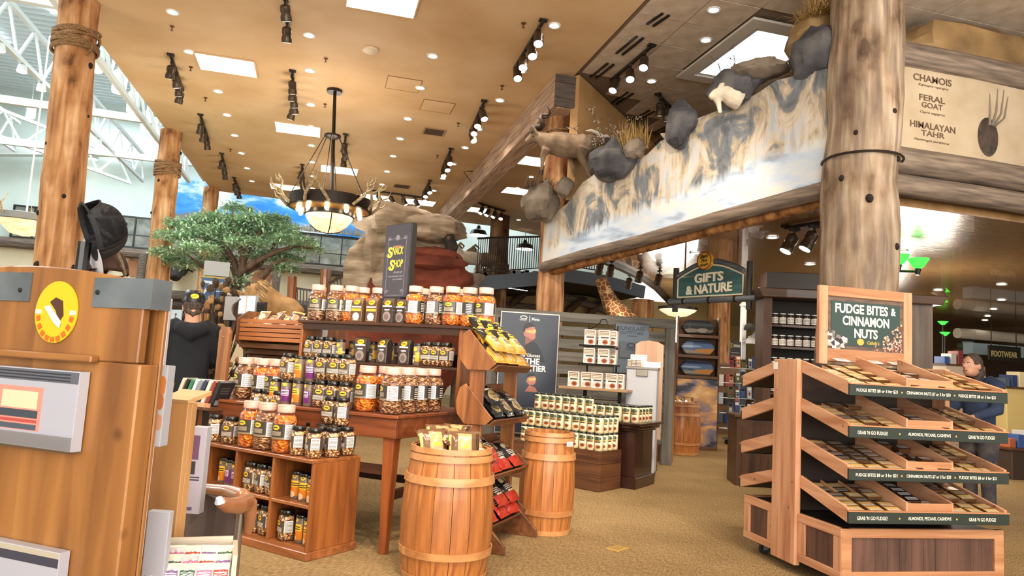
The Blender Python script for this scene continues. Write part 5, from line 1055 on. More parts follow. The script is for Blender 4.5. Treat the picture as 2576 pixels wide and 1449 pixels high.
# ------- picture cushion shelves
CSF = frpx(1702, 1005, 12.3, 1803, 1010, 12.2); t = thing('cushion_shelf', 'brown shelf unit with three picture cushions, behind the far barrel', 'shelf', (CSF.o.x, CSF.o.y, 0), CSF.a)
def cxy(px, py): v = ray(px, py); s = (CSF.o-ORG).dot(CSF.ey)/v.dot(CSF.ey); q = ORG+v*s; return (q-CSF.o).dot(CSF.ex), q.z
W_csf = wood('cushion shelf wood', '4a3220', '7a5638', 'x', .6); W_ch = CSF.W; zz = [cxy(1750, y)[1] for y in (842, 893, 945, 1022)]; ztop = cxy(1750, 797)[1]
for x in (-.03, W_ch): MB().box(x, x+.03, 0, .4, 0, ztop).build('side_panel', W_csf, t)
MB().box(0, W_ch, .38, .4, .1, ztop).build('back', pm('shelf back tan', '9a7450', .7), t)
for z in zz: MB().box(0, W_ch, -.03, .38, z-.05, z).build('shelf', W_csf, t)
CU1 = prn('night skyline cushion print', '23282c', [('r', 0, 1, .62, .8, '3c4448'), ('e', .3, .3, .2, .14, '7c786c'), ('e', .62, .32, .16, .16, '8c887c'), ('e', .85, .28, .14, .1, '6a665c')], .6)
CU2 = prn('mountain lake cushion print', '4a6690', [('r', 0, 1, .8, 1, '2a3a5c'), ('e', .3, .6, .3, .07, '8aa0bc'), ('r', 0, 1, 0, .32, '8a8478'), ('e', .85, .3, .45, .18, 'b07a38'), ('e', .2, .42, .2, .06, '30405c')], .6)
for k, (m_, z, nm) in enumerate(((CU1, zz[0], 'dark night'), (CU2, zz[1], 'upper blue and amber mountain'), (CU2, zz[2], 'lower blue and amber mountain'))):
    o = thing('cushion', '%s picture cushion with pointed ends on the brown shelf' % nm, 'cushion', CSF.w(W_ch/2, .1, z+.001), CSF.a); h_ = .245; w_ = W_ch*.44
    MB().prism([(-w_, h_/2), (-w_*.7, .01), (w_*.7, .01), (w_, h_/2), (w_*.72, h_), (-w_*.72, h_)], -.07, .12, 'xz').build('cover', m_, o, uv=uvp('xz', (-w_, 0), 2*w_, h_), bev=.02)
    MB().prism([(-w_*.66, h_-.0), (w_*.66, h_-.0), (w_*.6, h_+.012), (-w_*.6, h_+.012)], -.05, .1, 'xz').build('piping', M_black, o)
o = thing('landscape_board', 'sunset mountain picture board at the foot of the cushion shelf', 'picture', CSF.w(W_ch/2, -.06, .06), CSF.a); hb_ = zz[2]-.12
MB().box(-W_ch/2, W_ch/2, -.01, .01, 0, hb_).build('board', nz('sunset print', [(.2, '20242e'), (.38, '3a3e50'), (.47, '8a8090'), (.55, 'd8a468'), (.63, 'f0cf98'), (.75, 'b0b0c4')], (1.2, 1, 2.6), 1.6, .4, dist=.6), o, uv=uvp('xz', (-W_ch/2, 0), W_ch, hb_)); MB().box(-W_ch/2-.02, W_ch/2+.02, -.02, .12, -.06, 0).build('foot', W_csf, o)
# ------- wheeled spinner rack with packets
sp0 = onz(1862, 1120, 0); t = thing('spinner_rack', 'wheeled grey and white rack hung with magazines and packets left of the fudge stand', 'rack', sp0, .2); dsp = -(RW.transposed() @ (sp0-ORG)).z
ztp = at(1852, 765, dsp).z
MB().box(-.05, .05, -.03, .03, .1, ztp).build('pole', pm('white pole', 'd0d4dc', .4), t); MB().box(-.06, .06, -.05, -.03, .75, 1.35).build('grey_panel', pm('slate panel', '4e5a66', .5), t); MB().box(-.25, .25, -.2, .2, .09, .13).build('base', pm('rack grey', '5c6068', .4), t)
for x in (-.2, .2):
    for y in (-.15, .15): MB().lathe([(.04, -.015), (.045, 0), (.04, .015)], 12).move(Mx.Translation((x, y, .045)) @ Mx.Rotation(PI/2, 4, 'X')).build('caster', M_black, t)
MB().box(-.36, -.1, -.06, -.03, 1.45, 1.92).build('header', pm('black header', '16171a', .5), t)
z = 1.84; fr_ = pm('yellow frame', 'd8c020', .5); m = MB()
for a in ((-.345, -.295, z-.035, z-.028), (-.345, -.295, z+.028, z+.035), (-.345, -.338, z-.028, z+.028), (-.302, -.295, z-.028, z+.028)): m.box(a[0], a[1], -.063, -.06, a[2], a[3])
m.build('yellow_rectangle', fr_, t); word('NATIONAL', M_wp, t, (-.2, -.061, z+.012), (1, 0, 0), (0, 0, 1), wd=.15); word('GEOGRAPHIC', M_wp, t, (-.195, -.061, z-.014), (1, 0, 0), (0, 0, 1), wd=.16)
for k in range(4): MB().box(-.34, -.14, -.063, -.06, 1.52+k*.06, 1.535+k*.06).build('print_line', pm('grey print line', '8c8c84', .5), t)
MB().lathe([(.07, ztp), (.08, ztp+.02), (.03, ztp+.08)], 12).build('finial', M_white, t)
for k in range(5): MB().box(-.42, .42, -.12, .12, .3+k*.28, .312+k*.28).build('wire_shelf', M_steel, t)
pcol = ['3c5a9a', 'c8c4bc', '8a3a3c', '4a5a6a', '2a3c6a', 'd8c8a0', '5c6c50', 'a8b4c8', '2c2c30', 'b0603c']
k = 0
for i in range(5):
    for j in range(6):
        x = -.36+j*.145
        if abs(x) < .06: x += .08
        cc = pcol[(i*3+j*7) % 10]; hgt = .16+.06*((i+j) % 3)/2
        o = tag(MB().box(-.055, .055, -.012, .012, 0, hgt).build('packet', prn('packet '+cc+str(j % 2), cc, [('r', .1, .9, .7, .92, 'e8e4e0' if j % 2 else '1e2024'), ('l', .15, .85, .1, .6, 4+j % 2, 'd8d4d0' if (i+j) % 2 else '3a3a3c'), ('e', .5, .4, .25, .15, pcol[(i+j*2) % 10])], .3), uv=uvp('xz', (-.055, 0), .11, hgt)),
                'small printed packet on the wheeled rack, shelf %s from the bottom, %s from the left' % (ORD[i], ORD[j]), 'packet', 'packets on the wheeled rack'); o.location = sp0+V((x, -.135-.02*(j % 2)+x*.2, .313+i*.28)); o.rotation_euler = (-.06, 0, .2)
for k, (px, py, c_, lb) in enumerate(((1885, 828, '1e2022', 'black'), (1905, 850, '8a8c90', 'grey'), (1890, 862, 'd8d8dc', 'white'))):
    o = thing('cap', '%s cap hanging on the wheeled rack near the dark bookcase' % lb, 'cap', at(px, py, dsp), .4); m_ = pm('cap '+lb, c_, .8)
    MB().lathe([(.1, -.02), (.1, .02), (.085, .07), (.05, .1), (.001, .11)], 16).build('crown', m_, o, 60); MB().prism([(-.08, -.08), (-.06, -.16), (0, -.18), (.06, -.16), (.08, -.08)], -.025, -.015, 'xy').build('brim', m_, o); MB().tube([(0, .05, .05), (0, .2, .02)], .006, 5).build('hook', M_steel, o)
# ------- dark bookcase with white labelled jars, base cabinet
BCF = frpx(1916, 960, 8.5, 2345, 985, 8.3); W_bk = wood('dark bookcase wood', '2c1a10', '5a3a24', 'z', .6, .5, .2, 0, .1); W_bkx = wood('dark bookcase board', '2c1a10', '5a3a24', 'x', .6, .5, .2, 0, .1)
def bxy(px, py): v = ray(px, py); s = (BCF.o-ORG).dot(BCF.ey)/v.dot(BCF.ey); q = ORG+v*s; return (q-BCF.o).dot(BCF.ex), q.z
BW = BCF.W; z8 = bxy(2000, 752)[1]; t = thing('bookcase', 'tall dark wooden bookcase with a cornice, holding rows of white labelled jars', 'bookcase', (BCF.o.x, BCF.o.y, 0), BCF.a)
MB().box(0, .1, -.02, .38, .8, z8).build('side_panel', W_bk, t); MB().box(1.0, BW, -.02, .38, .8, z8).build('side_panel', wood('grey brown panel', '4e4038', '7c6a5c', 'z', .6), t); MB().box(.1, 1.0, .36, .38, .8, z8).build('back', pm('bookcase back', '2c241e', .7), t)
zs_ = [bxy(1990, y)[1] for y in (818, 873, 930, 990)]
for z in zs_: MB().box(.1, 1.0, 0, .36, z-.025, z).build('shelf', W_bkx, t)
MB().prism([(-.03, z8), (-.09, z8+.11), (BW+.14, z8+.11), (BW+.08, z8)], -.1, .42, 'xz').build('cornice', W_bkx, t, bev=.01)
xl = bxy(1850, 1100)[0]; MB().box(xl, BW, -.05, .45, 0, .79).build('base_cabinet', W_bk, t, bev=.004); MB().box(xl-.03, BW+.03, -.08, .46, .79, .82).build('base_top', W_bkx, t, bev=.003)
for x in (xl+.06, xl+.55): MB().box(x, x+.42, -.062, -.051, .1, .7).build('door', W_bk, t, bev=.004)
MB().lathe([(.015, 0), (.02, .02)], 10).move(Mx.Translation((xl+.12, -.063, .5)) @ Mx.Rotation(PI/2, 4, 'X')).build('door_knob', M_black, t)
o = thing('wooden_chest', 'dark wooden chest lying on top of the bookcase', 'chest', BCF.w(.02, 0, z8+.111), BCF.a); MB().box(0, .92, -.05, .35, 0, .2).build('body', pm('chest wood', '2a1c16', .5), o, bev=.006); MB().box(-.005, .01, -.045, .345, .01, .19).build('end_panel', pm('chest end', '7a5c50', .6), o)
M_jl = prn('white jar label', 'e0ddd8', [('l', .35, .65, .03, .08, 3, '9a9690')]); 
def jj():
    t = MB().lathe([(.038, 0), (.04, .005), (.04, .1), (.034, .112)], 14).build('preserve_jar', pm('dark jar content', '3a2418', .2, 0, .5), None, 40); MB().lathe([(.0407, .015), (.0407, .09)], 14, cap=False).build('label', M_jl, t, 40, uv=UVC)
    MB().lathe([(.036, .112), (.036, .135), (.03, .137)], 14).build('lid', pm('black jar lid', '17181a', .4), t, 40); MB().lathe([(.0362, .126), (.0368, .13), (.036, .1375), (.001, .138)], 14, cap=False).build('lid_top', pm('silver lid top', 'e4e8e8', .35), t, 40); return t
for r, z in enumerate(zs_):
    for k in range(9):
        put('jj', jj, BCF.w(.15+k*.092, .05, z+.001), BCF.a, 'white labelled preserve jar with black lid, %s from the left on the %s bookcase shelf' % (ORD[k], ('top', 'second', 'third', 'lowest')[r]), 'jar', 'preserve jars in the bookcase')
# ------- hanging green sign
GS = frpx(1692, 765, 9.9, 1888, 744, 8.9); gz = (GS.za+GS.zb)/2; t = thing('hanging_sign', 'arched green hanging sign reading GIFTS & NATURE with a round yellow badge', 'sign', (GS.o.x, GS.o.y, gz), GS.a); GW = GS.W
M_lg = wood('slate blue pole', '3c4248', '6a7078', 'x', .8, .6); M_grn = wood('teal sign boards', '24484a', '3f6c6e', 'x', .7, .6, .05, 0, .2, '30585a')
x0, x1, h0, h1 = .1, GW-.1, .3, .46
arch = [(x0+(x1-x0)*k/14, h0+(h1-h0)*math.sin(PI*k/14)) for k in range(15)]
for j in range(3):
    lo, hi = .06+j*.135, .06+(j+1)*.135-.003
    pts = [(x0, lo), (x1, lo)]+[(x, min(hi if j < 2 else 9, max(z, lo))) for x, z in reversed(arch)]
    if j == 2: pts = [(x, z) for x, z in arch if z >= lo-.001]
    MB().prism(pts, -.015, .015, 'xz').build('board', M_grn, t)
MB().tube([(x0, -.02, .055), (x1, -.02, .055)]+[(x, -.02, z+.004) for x, z in reversed(arch)]+[(x0, -.02, .055)], .011, 6).build('border', pm('cream sign border', 'd8d4b8', .5), t)
MB().tube([(x-(GW*.02 if k == 0 else 0), 0, z+.055) for k, (x, z) in enumerate(arch)], .035, 8, jit=.1).build('arch_pole', M_lg, t, 60); MB().tube([(-.06, 0, 0), (GW+.08, 0, 0)], .04, 8, jit=.1).build('lower_pole', M_lg, t, 60)
for x in (.03, GW-.03): MB().tube([(x, .02, -.14), (x, .02, .47)], .04, 8).build('side_pole', pm('dark pole', '2a2824', .6), t, 60)
for x in (.2, GW/2, GW-.22): MB().tube([(x, 0, -.0), (x+.001, 0, .0)], .046, 8).tube([(x-.015, 0, 0), (x+.015, 0, 0)], .046, 10).build('binding', M_dark, t)
bx = .46*GW; MB().lathe([(.12, 0), (.12, .05)], 24).move(Mx.Translation((bx, -.02, h1+.06)) @ Mx.Rotation(PI/2, 4, 'X')).build('badge', pm('badge yellow', 'd8a838', .5), t, 40); MB().lathe([(.105, 0), (.12, 0), (.12, .003), (.105, .003)], 24, cap=False).move(Mx.Translation((bx, -.07, h1+.06)) @ Mx.Rotation(PI/2, 4, 'X')).build('badge_rim', pm('badge red', '9a3a20', .5), t, 40)
M_bk2 = pm('badge black print', '22201a', .5)
for tx, dz, w_ in (('Bass', .06, .13), ('Pro', .0, .1), ('Shops', -.06, .14)): word(tx, M_bk2, t, (bx, -.074, h1+.06+dz), (1, 0, .15), (0, 0, 1), wd=w_)
M_lt = pm('cream raised letters', 'e4dcc4', .5)
word('GIFTS', M_lt, t, (GW*.5, -.03, .3), (1, 0, .03), (0, 0, 1), wd=.46, ht=.125, th=3); word('& NATURE', M_lt, t, (GW*.5, -.03, .15), (1, 0, .03), (0, 0, 1), wd=.74, ht=.125, th=3)
for x in (.2, GW-.2): MB().tube([(x, 0, .38), (x, 0, 3.0-gz)], .012, 6).build('hanging_rod', pm('rust rod', '6a3a1c', .6), t)
# pendant bowl under the sign, pendant lamps beyond
p = ony(1705, 782, 14); t = thing('bowl_lamp', 'glowing bowl lamp half hidden under the arched sign', 'lamp', p); MB().lathe([(.001, -.14), (.2, -.11), (.36, -.02), (.4, .02)], 24, cap=False).build('bowl', MATS['alabaster glow'], t, 60); MB().lathe([(.4, .02), (.42, .03), (.42, .08), (.4, .08)], 24, cap=False).build('ring', M_dark, t); MB().tube([(0, 0, .0), (0, 0, 3.0-p.z)], .02, 6).build('rod', M_dark, t)
# ================================================================ SNOW MURAL, BOULDERS, MOUNTED ANIMALS
MU = Fr(3.05, 9.75, -68.43)
def _snow():
    m, nt, b = base('snow mountain painting', .65); co = coords(nt, (.9, 1, .55)); rt = nd(nt, 'ShaderNodeMapping'); rt.inputs['Rotation'].default_value = (0, R_(-24), 0); nt.links.new(co, rt.inputs[0])
    n = nd(nt, 'ShaderNodeTexNoise'); n.inputs['Scale'].default_value = 2.6; n.inputs['Detail'].default_value = 9; n.inputs['Roughness'].default_value = .62; n.inputs['Distortion'].default_value = 1.0; nt.links.new(rt.outputs[0], n.inputs['Vector'])
    s2 = nd(nt, 'ShaderNodeMapping'); s2.inputs['Scale'].default_value = (7, 1, 1.6); s2.inputs['Rotation'].default_value = (0, R_(18), 0); nt.links.new(co, s2.inputs[0])
    n2 = nd(nt, 'ShaderNodeTexNoise'); n2.inputs['Scale'].default_value = 2.2; n2.inputs['Detail'].default_value = 6; n2.inputs['Distortion'].default_value = .8; nt.links.new(s2.outputs[0], n2.inputs['Vector'])
    cliff = ramp(nt, n.outputs[0], [(.36, '565c64'), (.46, '7c848e'), (.50, 'b8aa94'), (.56, 'cfc8bc'), (.64, 'bcc6d4'), (.8, 'dcdad4')])
    streak = ramp(nt, n2.outputs[0], [(.36, 'c4b6a4'), (.5, 'eae2d8'), (.7, 'f6f2ec')])
    mx = nd(nt, 'ShaderNodeMix', data_type='RGBA', blend_type='MULTIPLY'); mx.inputs[0].default_value = .55; nt.links.new(cliff, mx.inputs[6]); nt.links.new(streak, mx.inputs[7])
    # snow field below the cliffs
    sp = nd(nt, 'ShaderNodeSeparateXYZ'); tc = nd(nt, 'ShaderNodeTexCoord'); nt.links.new(tc.outputs['Object'], sp.inputs[0])
    a = nd(nt, 'ShaderNodeMath', operation='MULTIPLY_ADD'); nt.links.new(sp.outputs[0], a.inputs[0]); a.inputs[1].default_value = -.17; nt.links.new(sp.outputs[2], a.inputs[2])
    w2 = nd(nt, 'ShaderNodeMath', operation='MULTIPLY_ADD'); nt.links.new(n2.outputs[0], w2.inputs[0]); w2.inputs[1].default_value = -.35; nt.links.new(a.outputs[0], w2.inputs[2])
    mr = nd(nt, 'ShaderNodeMapRange'); mr.inputs[1].default_value = 2.70; mr.inputs[2].default_value = 2.82; nt.links.new(w2.outputs[0], mr.inputs[0])
    sc_ = nd(nt, 'ShaderNodeMapping'); sc_.inputs['Scale'].default_value = (1, 1, 5); sc_.inputs['Rotation'].default_value = (0, R_(-14), 0); nt.links.new(co, sc_.inputs[0])
    n3 = nd(nt, 'ShaderNodeTexNoise'); n3.inputs['Scale'].default_value = 2; n3.inputs['Detail'].default_value = 6; nt.links.new(sc_.outputs[0], n3.inputs['Vector'])
    snow = ramp(nt, n3.outputs[0], [(.33, '8a98ac'), (.45, 'b4c4d8'), (.62, 'd0d0cc')])
    m2 = nd(nt, 'ShaderNodeMix', data_type='RGBA'); nt.links.new(mr.outputs[0], m2.inputs[0]); nt.links.new(snow, m2.inputs[6]); nt.links.new(mx.outputs[2], m2.inputs[7]); nt.links.new(m2.outputs[2], b.inputs['Base Color']); return m
mu = thing('snow_mural', 'cut-out mural of snowy cliffs hung between the golden and the grey log posts', 'mural', MU.o, MU.a)
OUT = [(.0, 2.70), (.0, 3.3), (.2, 3.42), (.48, 3.52), (.78, 3.77), (1.09, 3.87), (1.5, 3.92), (1.94, 3.92), (2.16, 4.05), (2.45, 4.1), (2.72, 4.20), (3.0, 4.22), (3.46, 4.27), (3.74, 4.36), (4.0, 4.34), (4.45, 4.3), (4.45, 3.17)]
MB().prism(OUT, -.03, .03, 'xz').build('painted_panel', _snow(), mu)
b = MB(); b.tube([(-.02, 0, 2.66), (.8, 0, 2.77), (1.9, .01, 2.86), (3.0, 0, 2.99), (4.4, 0, 3.12)], [.075, .07, .075, .08, .09], 12, jit=.12); b.build('lower_log', M_loggrey, mu, 60)
MB().tube([(.0, .12, 2.62), (4.4, .14, 3.06)], .07, 10, jit=.1).build('inner_log', bark('ochre log', '6a4628', '9a6c40', 'b88a58'), mu, 60)
m = MB()
for k in range(16): m.bar((.4+k*.26, .2, 2.76+.1*.26*k), (.4+k*.26, .2, 3.7), .04, .03)
m.build('stud', M_loggrey, mu); mu.children[-1]['kind'] = 'stuff'
M_bl1 = nz('dark grey boulder', [(.3, '28282b'), (.5, '44444a'), (.72, '6c6a68')], scale=3.2, rough=.85, bmp=.6, detail=9, bd=.05); M_bl2 = nz('brown grey boulder', [(.3, '463c34'), (.5, '706456'), (.72, '94887a')], scale=3.2, rough=.85, bmp=.6, detail=9, bd=.05); M_bl3 = nz('tan boulder', [(.3, '6a5236'), (.55, '96784e'), (.75, 'b4986c')], scale=2, rough=.85, bmp=.6, detail=9, bd=.05)
for k, (x, y, z, rx, ry, rz, mt, lb) in enumerate(((1.42, -.12, 3.93, .36, .24, .24, M_bl1, 'dark grey boulder under the goats on the mural edge'), (2.5, -.05, 4.16, .2, .18, .27, M_bl1, 'tall dark boulder alone in the middle of the mural edge'),
        (3.28, -.14, 4.36, .28, .2, .19, M_bl1, 'pointed dark boulder under the flat slab near the skylight'), (3.5, -.05, 4.52, .33, .24, .1, M_bl2, 'flat overhanging stone slab below the skylight'), (4.12, .05, 4.52, .24, .22, .3, M_bl1, 'tall dark boulder against the grey log post'),
        (.1, -.2, 3.55, .26, .22, .3, M_bl2, 'brown grey boulder clinging to the golden log post'), (.5, -.1, 3.74, .13, .11, .14, M_bl2, 'small rounded boulder beside the golden log post'), (1.83, -.12, 4.0, .15, .13, .13, M_bl2, 'small boulder at the right shoulder of the goats\' boulder'),
        (3.95, .45, 4.85, .38, .35, .3, M_bl3, 'large tan boulder with dry grass at the top beside the grey log post'))):
    MB().ball((0, 0, 0), rx, ry, rz, 22, 14, jit=.3, fr=1.3, seed=k+1).build('boulder', mt, None, 28, loc=MU.w(x, y, z), rz=MU.a); o = bpy.data.objects[-1] if 0 else C0.objects[-1]; tag(o, lb, 'boulder')
def tuft(name, p, n, h, sp, mat, lb, cat='grass', lean=.6, seed=1):
    r = random.Random(seed); m = MB()
    for k in range(n):
        a = r.uniform(0, 2*PI); l = h*r.uniform(.5, 1.1); q = r.uniform(0, lean); d = V((math.cos(a)*math.sin(q), math.sin(a)*math.sin(q), math.cos(q))); s0 = V((r.uniform(-sp, sp), r.uniform(-sp, sp), 0)); w_ = V((-math.sin(a), math.cos(a), 0))*.006
        e = s0+d*l+V((0, 0, -l*.25*q)); mid = s0+d*l*.55; m.add([s0-w_, s0+w_, mid+w_*.7, mid-w_*.7, e], [(0, 1, 2, 3), (3, 2, 4)])
    o = m.build(name, mat, None, 0, loc=p); tag(o, lb, cat, kind='stuff'); return o
M_hay = pm('dry grass', 'b09058', .8); M_hay2 = pm('dark dry brush', '6a5440', .9); M_twig = pm('dark twig', '3c2c22', .8)
tuft('dry_grass', MU.w(1.75, -.05, 4.02), 260, .42, .14, M_hay, 'dry grass tuft growing on the goats\' boulder', lean=1.1, seed=2)
tuft('dry_grass', MU.w(.02, -.2, 3.78), 420, .2, .17, M_hay2, 'brown dry brush on the boulder at the golden log post', lean=1.3, seed=3)
tuft('dry_grass', MU.w(4.1, .25, 5.02), 420, .34, .2, M_hay, 'hanging dry grass beside the top of the grey log post', lean=1.7, seed=4)
def shrub(p, h, n, mat, leaf, lb, seed=1, nl=6):
    r = random.Random(seed); t = thing('twig_shrub', lb, 'shrub', p); m, lv = MB(), MB()
    for k in range(n):
        a = r.uniform(0, 6.28); pts = [V((0, 0, 0))]; d = V((math.cos(a)*.35, math.sin(a)*.35, 1)).normalized()
        for j in range(6):
            d = (d+V((r.uniform(-.35, .35), r.uniform(-.35, .35), r.uniform(-.1, .3)))).normalized(); pts.append(pts[-1]+d*h/6)
            if j > 1:
                for _ in range(2):
                    e = pts[-1]+V((r.uniform(-1, 1), r.uniform(-1, 1), r.uniform(0, 1)))*h*.16; m.tube([pts[-1], e], .003, 3)
                    for __ in range(nl if leaf else 0): q = pts[-1].lerp(e, r.random()); u = V((r.uniform(-1, 1), r.uniform(-1, 1), r.uniform(-1, 1))).normalized()*.018; w_ = u.cross(V((r.random(), r.random(), r.random()))).normalized()*.01; lv.add([q, q+u+w_, q+u*2, q+u-w_], [(0, 1, 2, 3)])
        m.tube(pts, [.008-.001*j for j in range(7)], 4)
    tag(m.build('twigs', mat, t), kind='stuff')
    if leaf: tag(lv.build('leaves', leaf, t), kind='stuff')
shrub(MU.w(.95, .25, 3.95), .85, 4, M_twig, pm('pale leaf', 'b4a894', .7), 'thin shrub with tiny pale leaves behind the goats', 5)
shrub(MU.w(3.0, .1, 4.25), .7, 4, M_twig, None, 'bare dark twig shrub in front of the skylight', 6)
M_fur = nz('grey brown fur', [(.3, '5a4838'), (.55, '806a54'), (.75, '9c8870')], (1, 1, 1), 6, .9, bmp=.3); M_furd = nz('dark face fur', [(.3, '1c1a1a'), (.7, '3c3632')], scale=8, rough=.8); M_furw = nz('cream fur', [(.3, 'b8ac98'), (.7, 'ddd2be')], scale=8, rough=.8); M_horn = nz('curled horn', [(.3, '4a3826'), (.6, '8c744e'), (.8, 'b09a70')], (1, 1, 1), 30, .5, bmp=.5)
def remesh(o, v=.016, sm=4):
    m = o.modifiers.new('remesh', 'REMESH'); m.mode = 'VOXEL'; m.voxel_size = v; m.use_smooth_shade = True
    s = o.modifiers.new('smooth', 'SMOOTH'); s.factor = .6; s.iterations = sm
def cp(px, py, dep, o): return at(px, py, dep)-o
# leaping long horned goat
D = 9.75; o = at(1430, 370, D); g = MB()
P_ = lambda x, y, d=0: cp(x, y, D+d, o)
g.tube([P_(1368, 362), P_(1388, 360), P_(1415, 365), P_(1445, 368), P_(1468, 366), P_(1482, 372)], [.11, .155, .175, .165, .16, .1], 14)
g.tube([P_(1380, 360), P_(1362, 348), P_(1346, 344)], [.13, .1, .075], 12); g.tube([P_(1350, 338), P_(1336, 350), P_(1322, 358)], [.075, .062, .036], 12); g.ball(P_(1346, 342), .08, .075, .075)
for s in (-.08, .08):
    g.tube([P_(1375, 375, s), P_(1366, 392, s), P_(1364, 412, s), P_(1362, 430, s)], [.075, .045, .03, .024], 8)
    g.tube([P_(1468, 372, s), P_(1462, 396, s), P_(1478, 424, s), P_(1486, 446, s)], [.12, .06, .034, .026], 8)
t = g.build('leaping_goat', M_fur, loc=o); remesh(t); tag(t, 'mounted grey brown goat leaping left with tall spiral horns', 'animal mount')
for s in (-.05, .05):
    a0 = P_(1343, 333, s); ax_ = P_(1383, 268, s*3.4)-a0; n1 = ax_.cross(V((.3, 1, 0))).normalized()*.045; n2 = ax_.normalized().cross(n1)
    MB().tube([a0+ax_*(k/16)+n1*math.sin(k*.85)+n2*(math.cos(k*.85)-1) for k in range(17)], [.05*(1-k/19) for k in range(17)], 8).build('horn', pm('dark horn', '3a2a1e', .5), t, 60)
    MB().tube([P_(1352, 338, s*1.5), P_(1340, 322, s*2.2), P_(1335, 314, s*2.4)], [.02, .026, .004], 6).build('ear', M_fur, t, 60); MB().ball(P_(1341, 343, s*1.2-.0), .014).build('eye', M_black, t, 60)
    MB().tube([P_(1362, 428, s), P_(1361, 438, s)], [.026, .028], 8).build('hoof', M_black, t); MB().tube([P_(1485, 444, s), P_(1490, 452, s)], [.027, .03], 8).build('hoof', M_black, t)
# second goat behind, dark faced, swept horn
o = at(1490, 370, D+.25); D2 = D+.3; P_ = lambda x, y, d=0: cp(x, y, D2+d, o); g = MB()
g.tube([P_(1425, 372), P_(1455, 368), P_(1480, 366)], [.12, .16, .14], 12); g.tube([P_(1478, 362), P_(1495, 352), P_(1506, 350)], [.13, .1, .075], 10); g.ball(P_(1508, 350), .085, .08, .075); g.tube([P_(1506, 352), P_(1522, 356), P_(1530, 360)], [.08, .06, .05], 10)
for x in (1432, 1475):
    for s in (-.07, .07): g.tube([P_(x, 380, s), P_(x+6, 410, s), P_(x+14, 445, s)], [.07, .035, .024], 8)
t = g.build('dark_faced_goat', M_fur, loc=o); remesh(t); tag(t, 'mounted goat with a dark face and swept back horn behind the leaping goat', 'animal mount')
MB().ball(P_(1526, 356), .075, .07, .065, 12, 9).build('dark_muzzle', M_furd, t, 60); MB().ball(P_(1522, 345), .075, .06, .032, 12, 8).build('pale_brow', M_furw, t, 60)
for s in (-.05, .05): MB().tube([P_(1515, 345, s), P_(1500, 333, s*1.4), P_(1486, 328, s*1.8), P_(1473, 329, s*2)], [.035, .03, .02, .004], 8).build('horn', M_furw, t, 60)
# pale goat by the twig shrub, and a horn tip behind the cliff
o = at(1815, 235, 7.6); D3 = 7.7; P_ = lambda x, y, d=0: cp(x, y, D3+d, o); g = MB()
g.tube([P_(1785, 246), P_(1798, 238), P_(1815, 232), P_(1840, 240), P_(1865, 250)], [.03, .055, .08, .12, .13], 12); g.tube([P_(1800, 240), P_(1808, 262), P_(1812, 285)], [.05, .03, .022], 8)
t = g.build('pale_goat', M_furw, loc=o); remesh(t, .012); tag(t, 'pale mountain goat peering down beside the pointed dark boulder', 'animal mount')
for s in (-.03, .03): MB().tube([P_(1808, 228, s), P_(1815, 214, s*1.3), P_(1830, 208, s*1.8), P_(1842, 210, s*2)], [.03, .026, .02, .012], 8).build('horn', M_furw, t, 60); MB().ball(P_(1797, 232, s), .01).build('eye', M_black, t)
o = at(1680, 345, 8.7); t = MB().tube([cp(1662, 336, 8.75, o), cp(1672, 342, 8.75, o), cp(1688, 350, 8.75, o)], [.008, .035, .05], 8).build('horn_tip', M_furw, None, 60, loc=o); tag(t, 'pale horn poking up behind the snow cliff left of the lone boulder', 'horn')
# ------- species sign to the right of the grey log post
SY = 5.5
sn = thing('species_sign', 'cream sign naming CHAMOIS, FERAL GOAT and HIMALAYAN TAHR between grey logs', 'sign', (5.1, SY, 0))
for z, r, x1 in ((4.46, .135, 3.2), (3.40, .135, 3.2), (3.16, .11, 3.2)): MB().tube([(-.05, 0, z), (1, .01, z+.01), (2, 0, z), (x1, 0, z+.01)], r, 14, jit=.1).build('log', M_loggrey, sn, 60)
MB().box(0, 3.1, -.03, .02, 3.5, 4.36).build('panel', nz('cream canvas', [(.3, 'a08e74'), (.7, 'b2a28a')], scale=3, rough=.7), sn)
M_brn = pm('brown sign print', '5a4634', .6)
def sw(tx, px, py, w, ht=None):
    q = ony(px, py, SY-.032); word(tx, M_brn, sn, (q.x-5.1, -.0325, q.z), (1, 0, 0), (0, 0, 1), wd=w, ht=ht)
sw('CHAMOIS', 2346, 201, .46, .07); sw('Rupicapra rupicapra', 2348, 219, .36, .03); sw('FERAL', 2345, 249, .31, .06); sw('GOAT', 2345, 267, .25, .055); sw('Capra aegagrus', 2346, 286, .3, .03); sw('HIMALAYAN', 2347, 319, .54, .065); sw('TAHR', 2347, 338, .28, .055); sw('Hemitragus jemlahicus', 2344, 356, .42, .03)
q = ony(2485, 345, SY-.03); MB().ball((q.x-5.1, -.032, q.z), .13, .004, .2, 18, 12).build('printed_animal', nz('printed fur', [(.3, '231c18'), (.7, '4a3c32')], scale=14), sn)
for k, (dx, dz, l) in enumerate(((.02, .2, .25), (.1, .22, .3), (.16, .2, .32), (.2, .16, .3))): MB().tube([(q.x-5.1+dx*.4, -.033, q.z+.12), (q.x-5.1+dx, -.033, q.z+dz+.06), (q.x-5.1+dx*1.3, -.033, q.z+dz+l)], [.03, .022, .006], 5, sq=.3).build('printed_plant', pm('printed grey', '7c7468', .6), sn)
t = MB().ball((0, 0, 0), 1.5, .6, .5, 24, 14, jit=.3, fr=1.6, seed=22).build('boulder', M_bl3, None, 28, loc=(7.1, 6.35, 4.82)); tag(t, 'long tan rock ledge above the species sign in the upper corner', 'boulder')
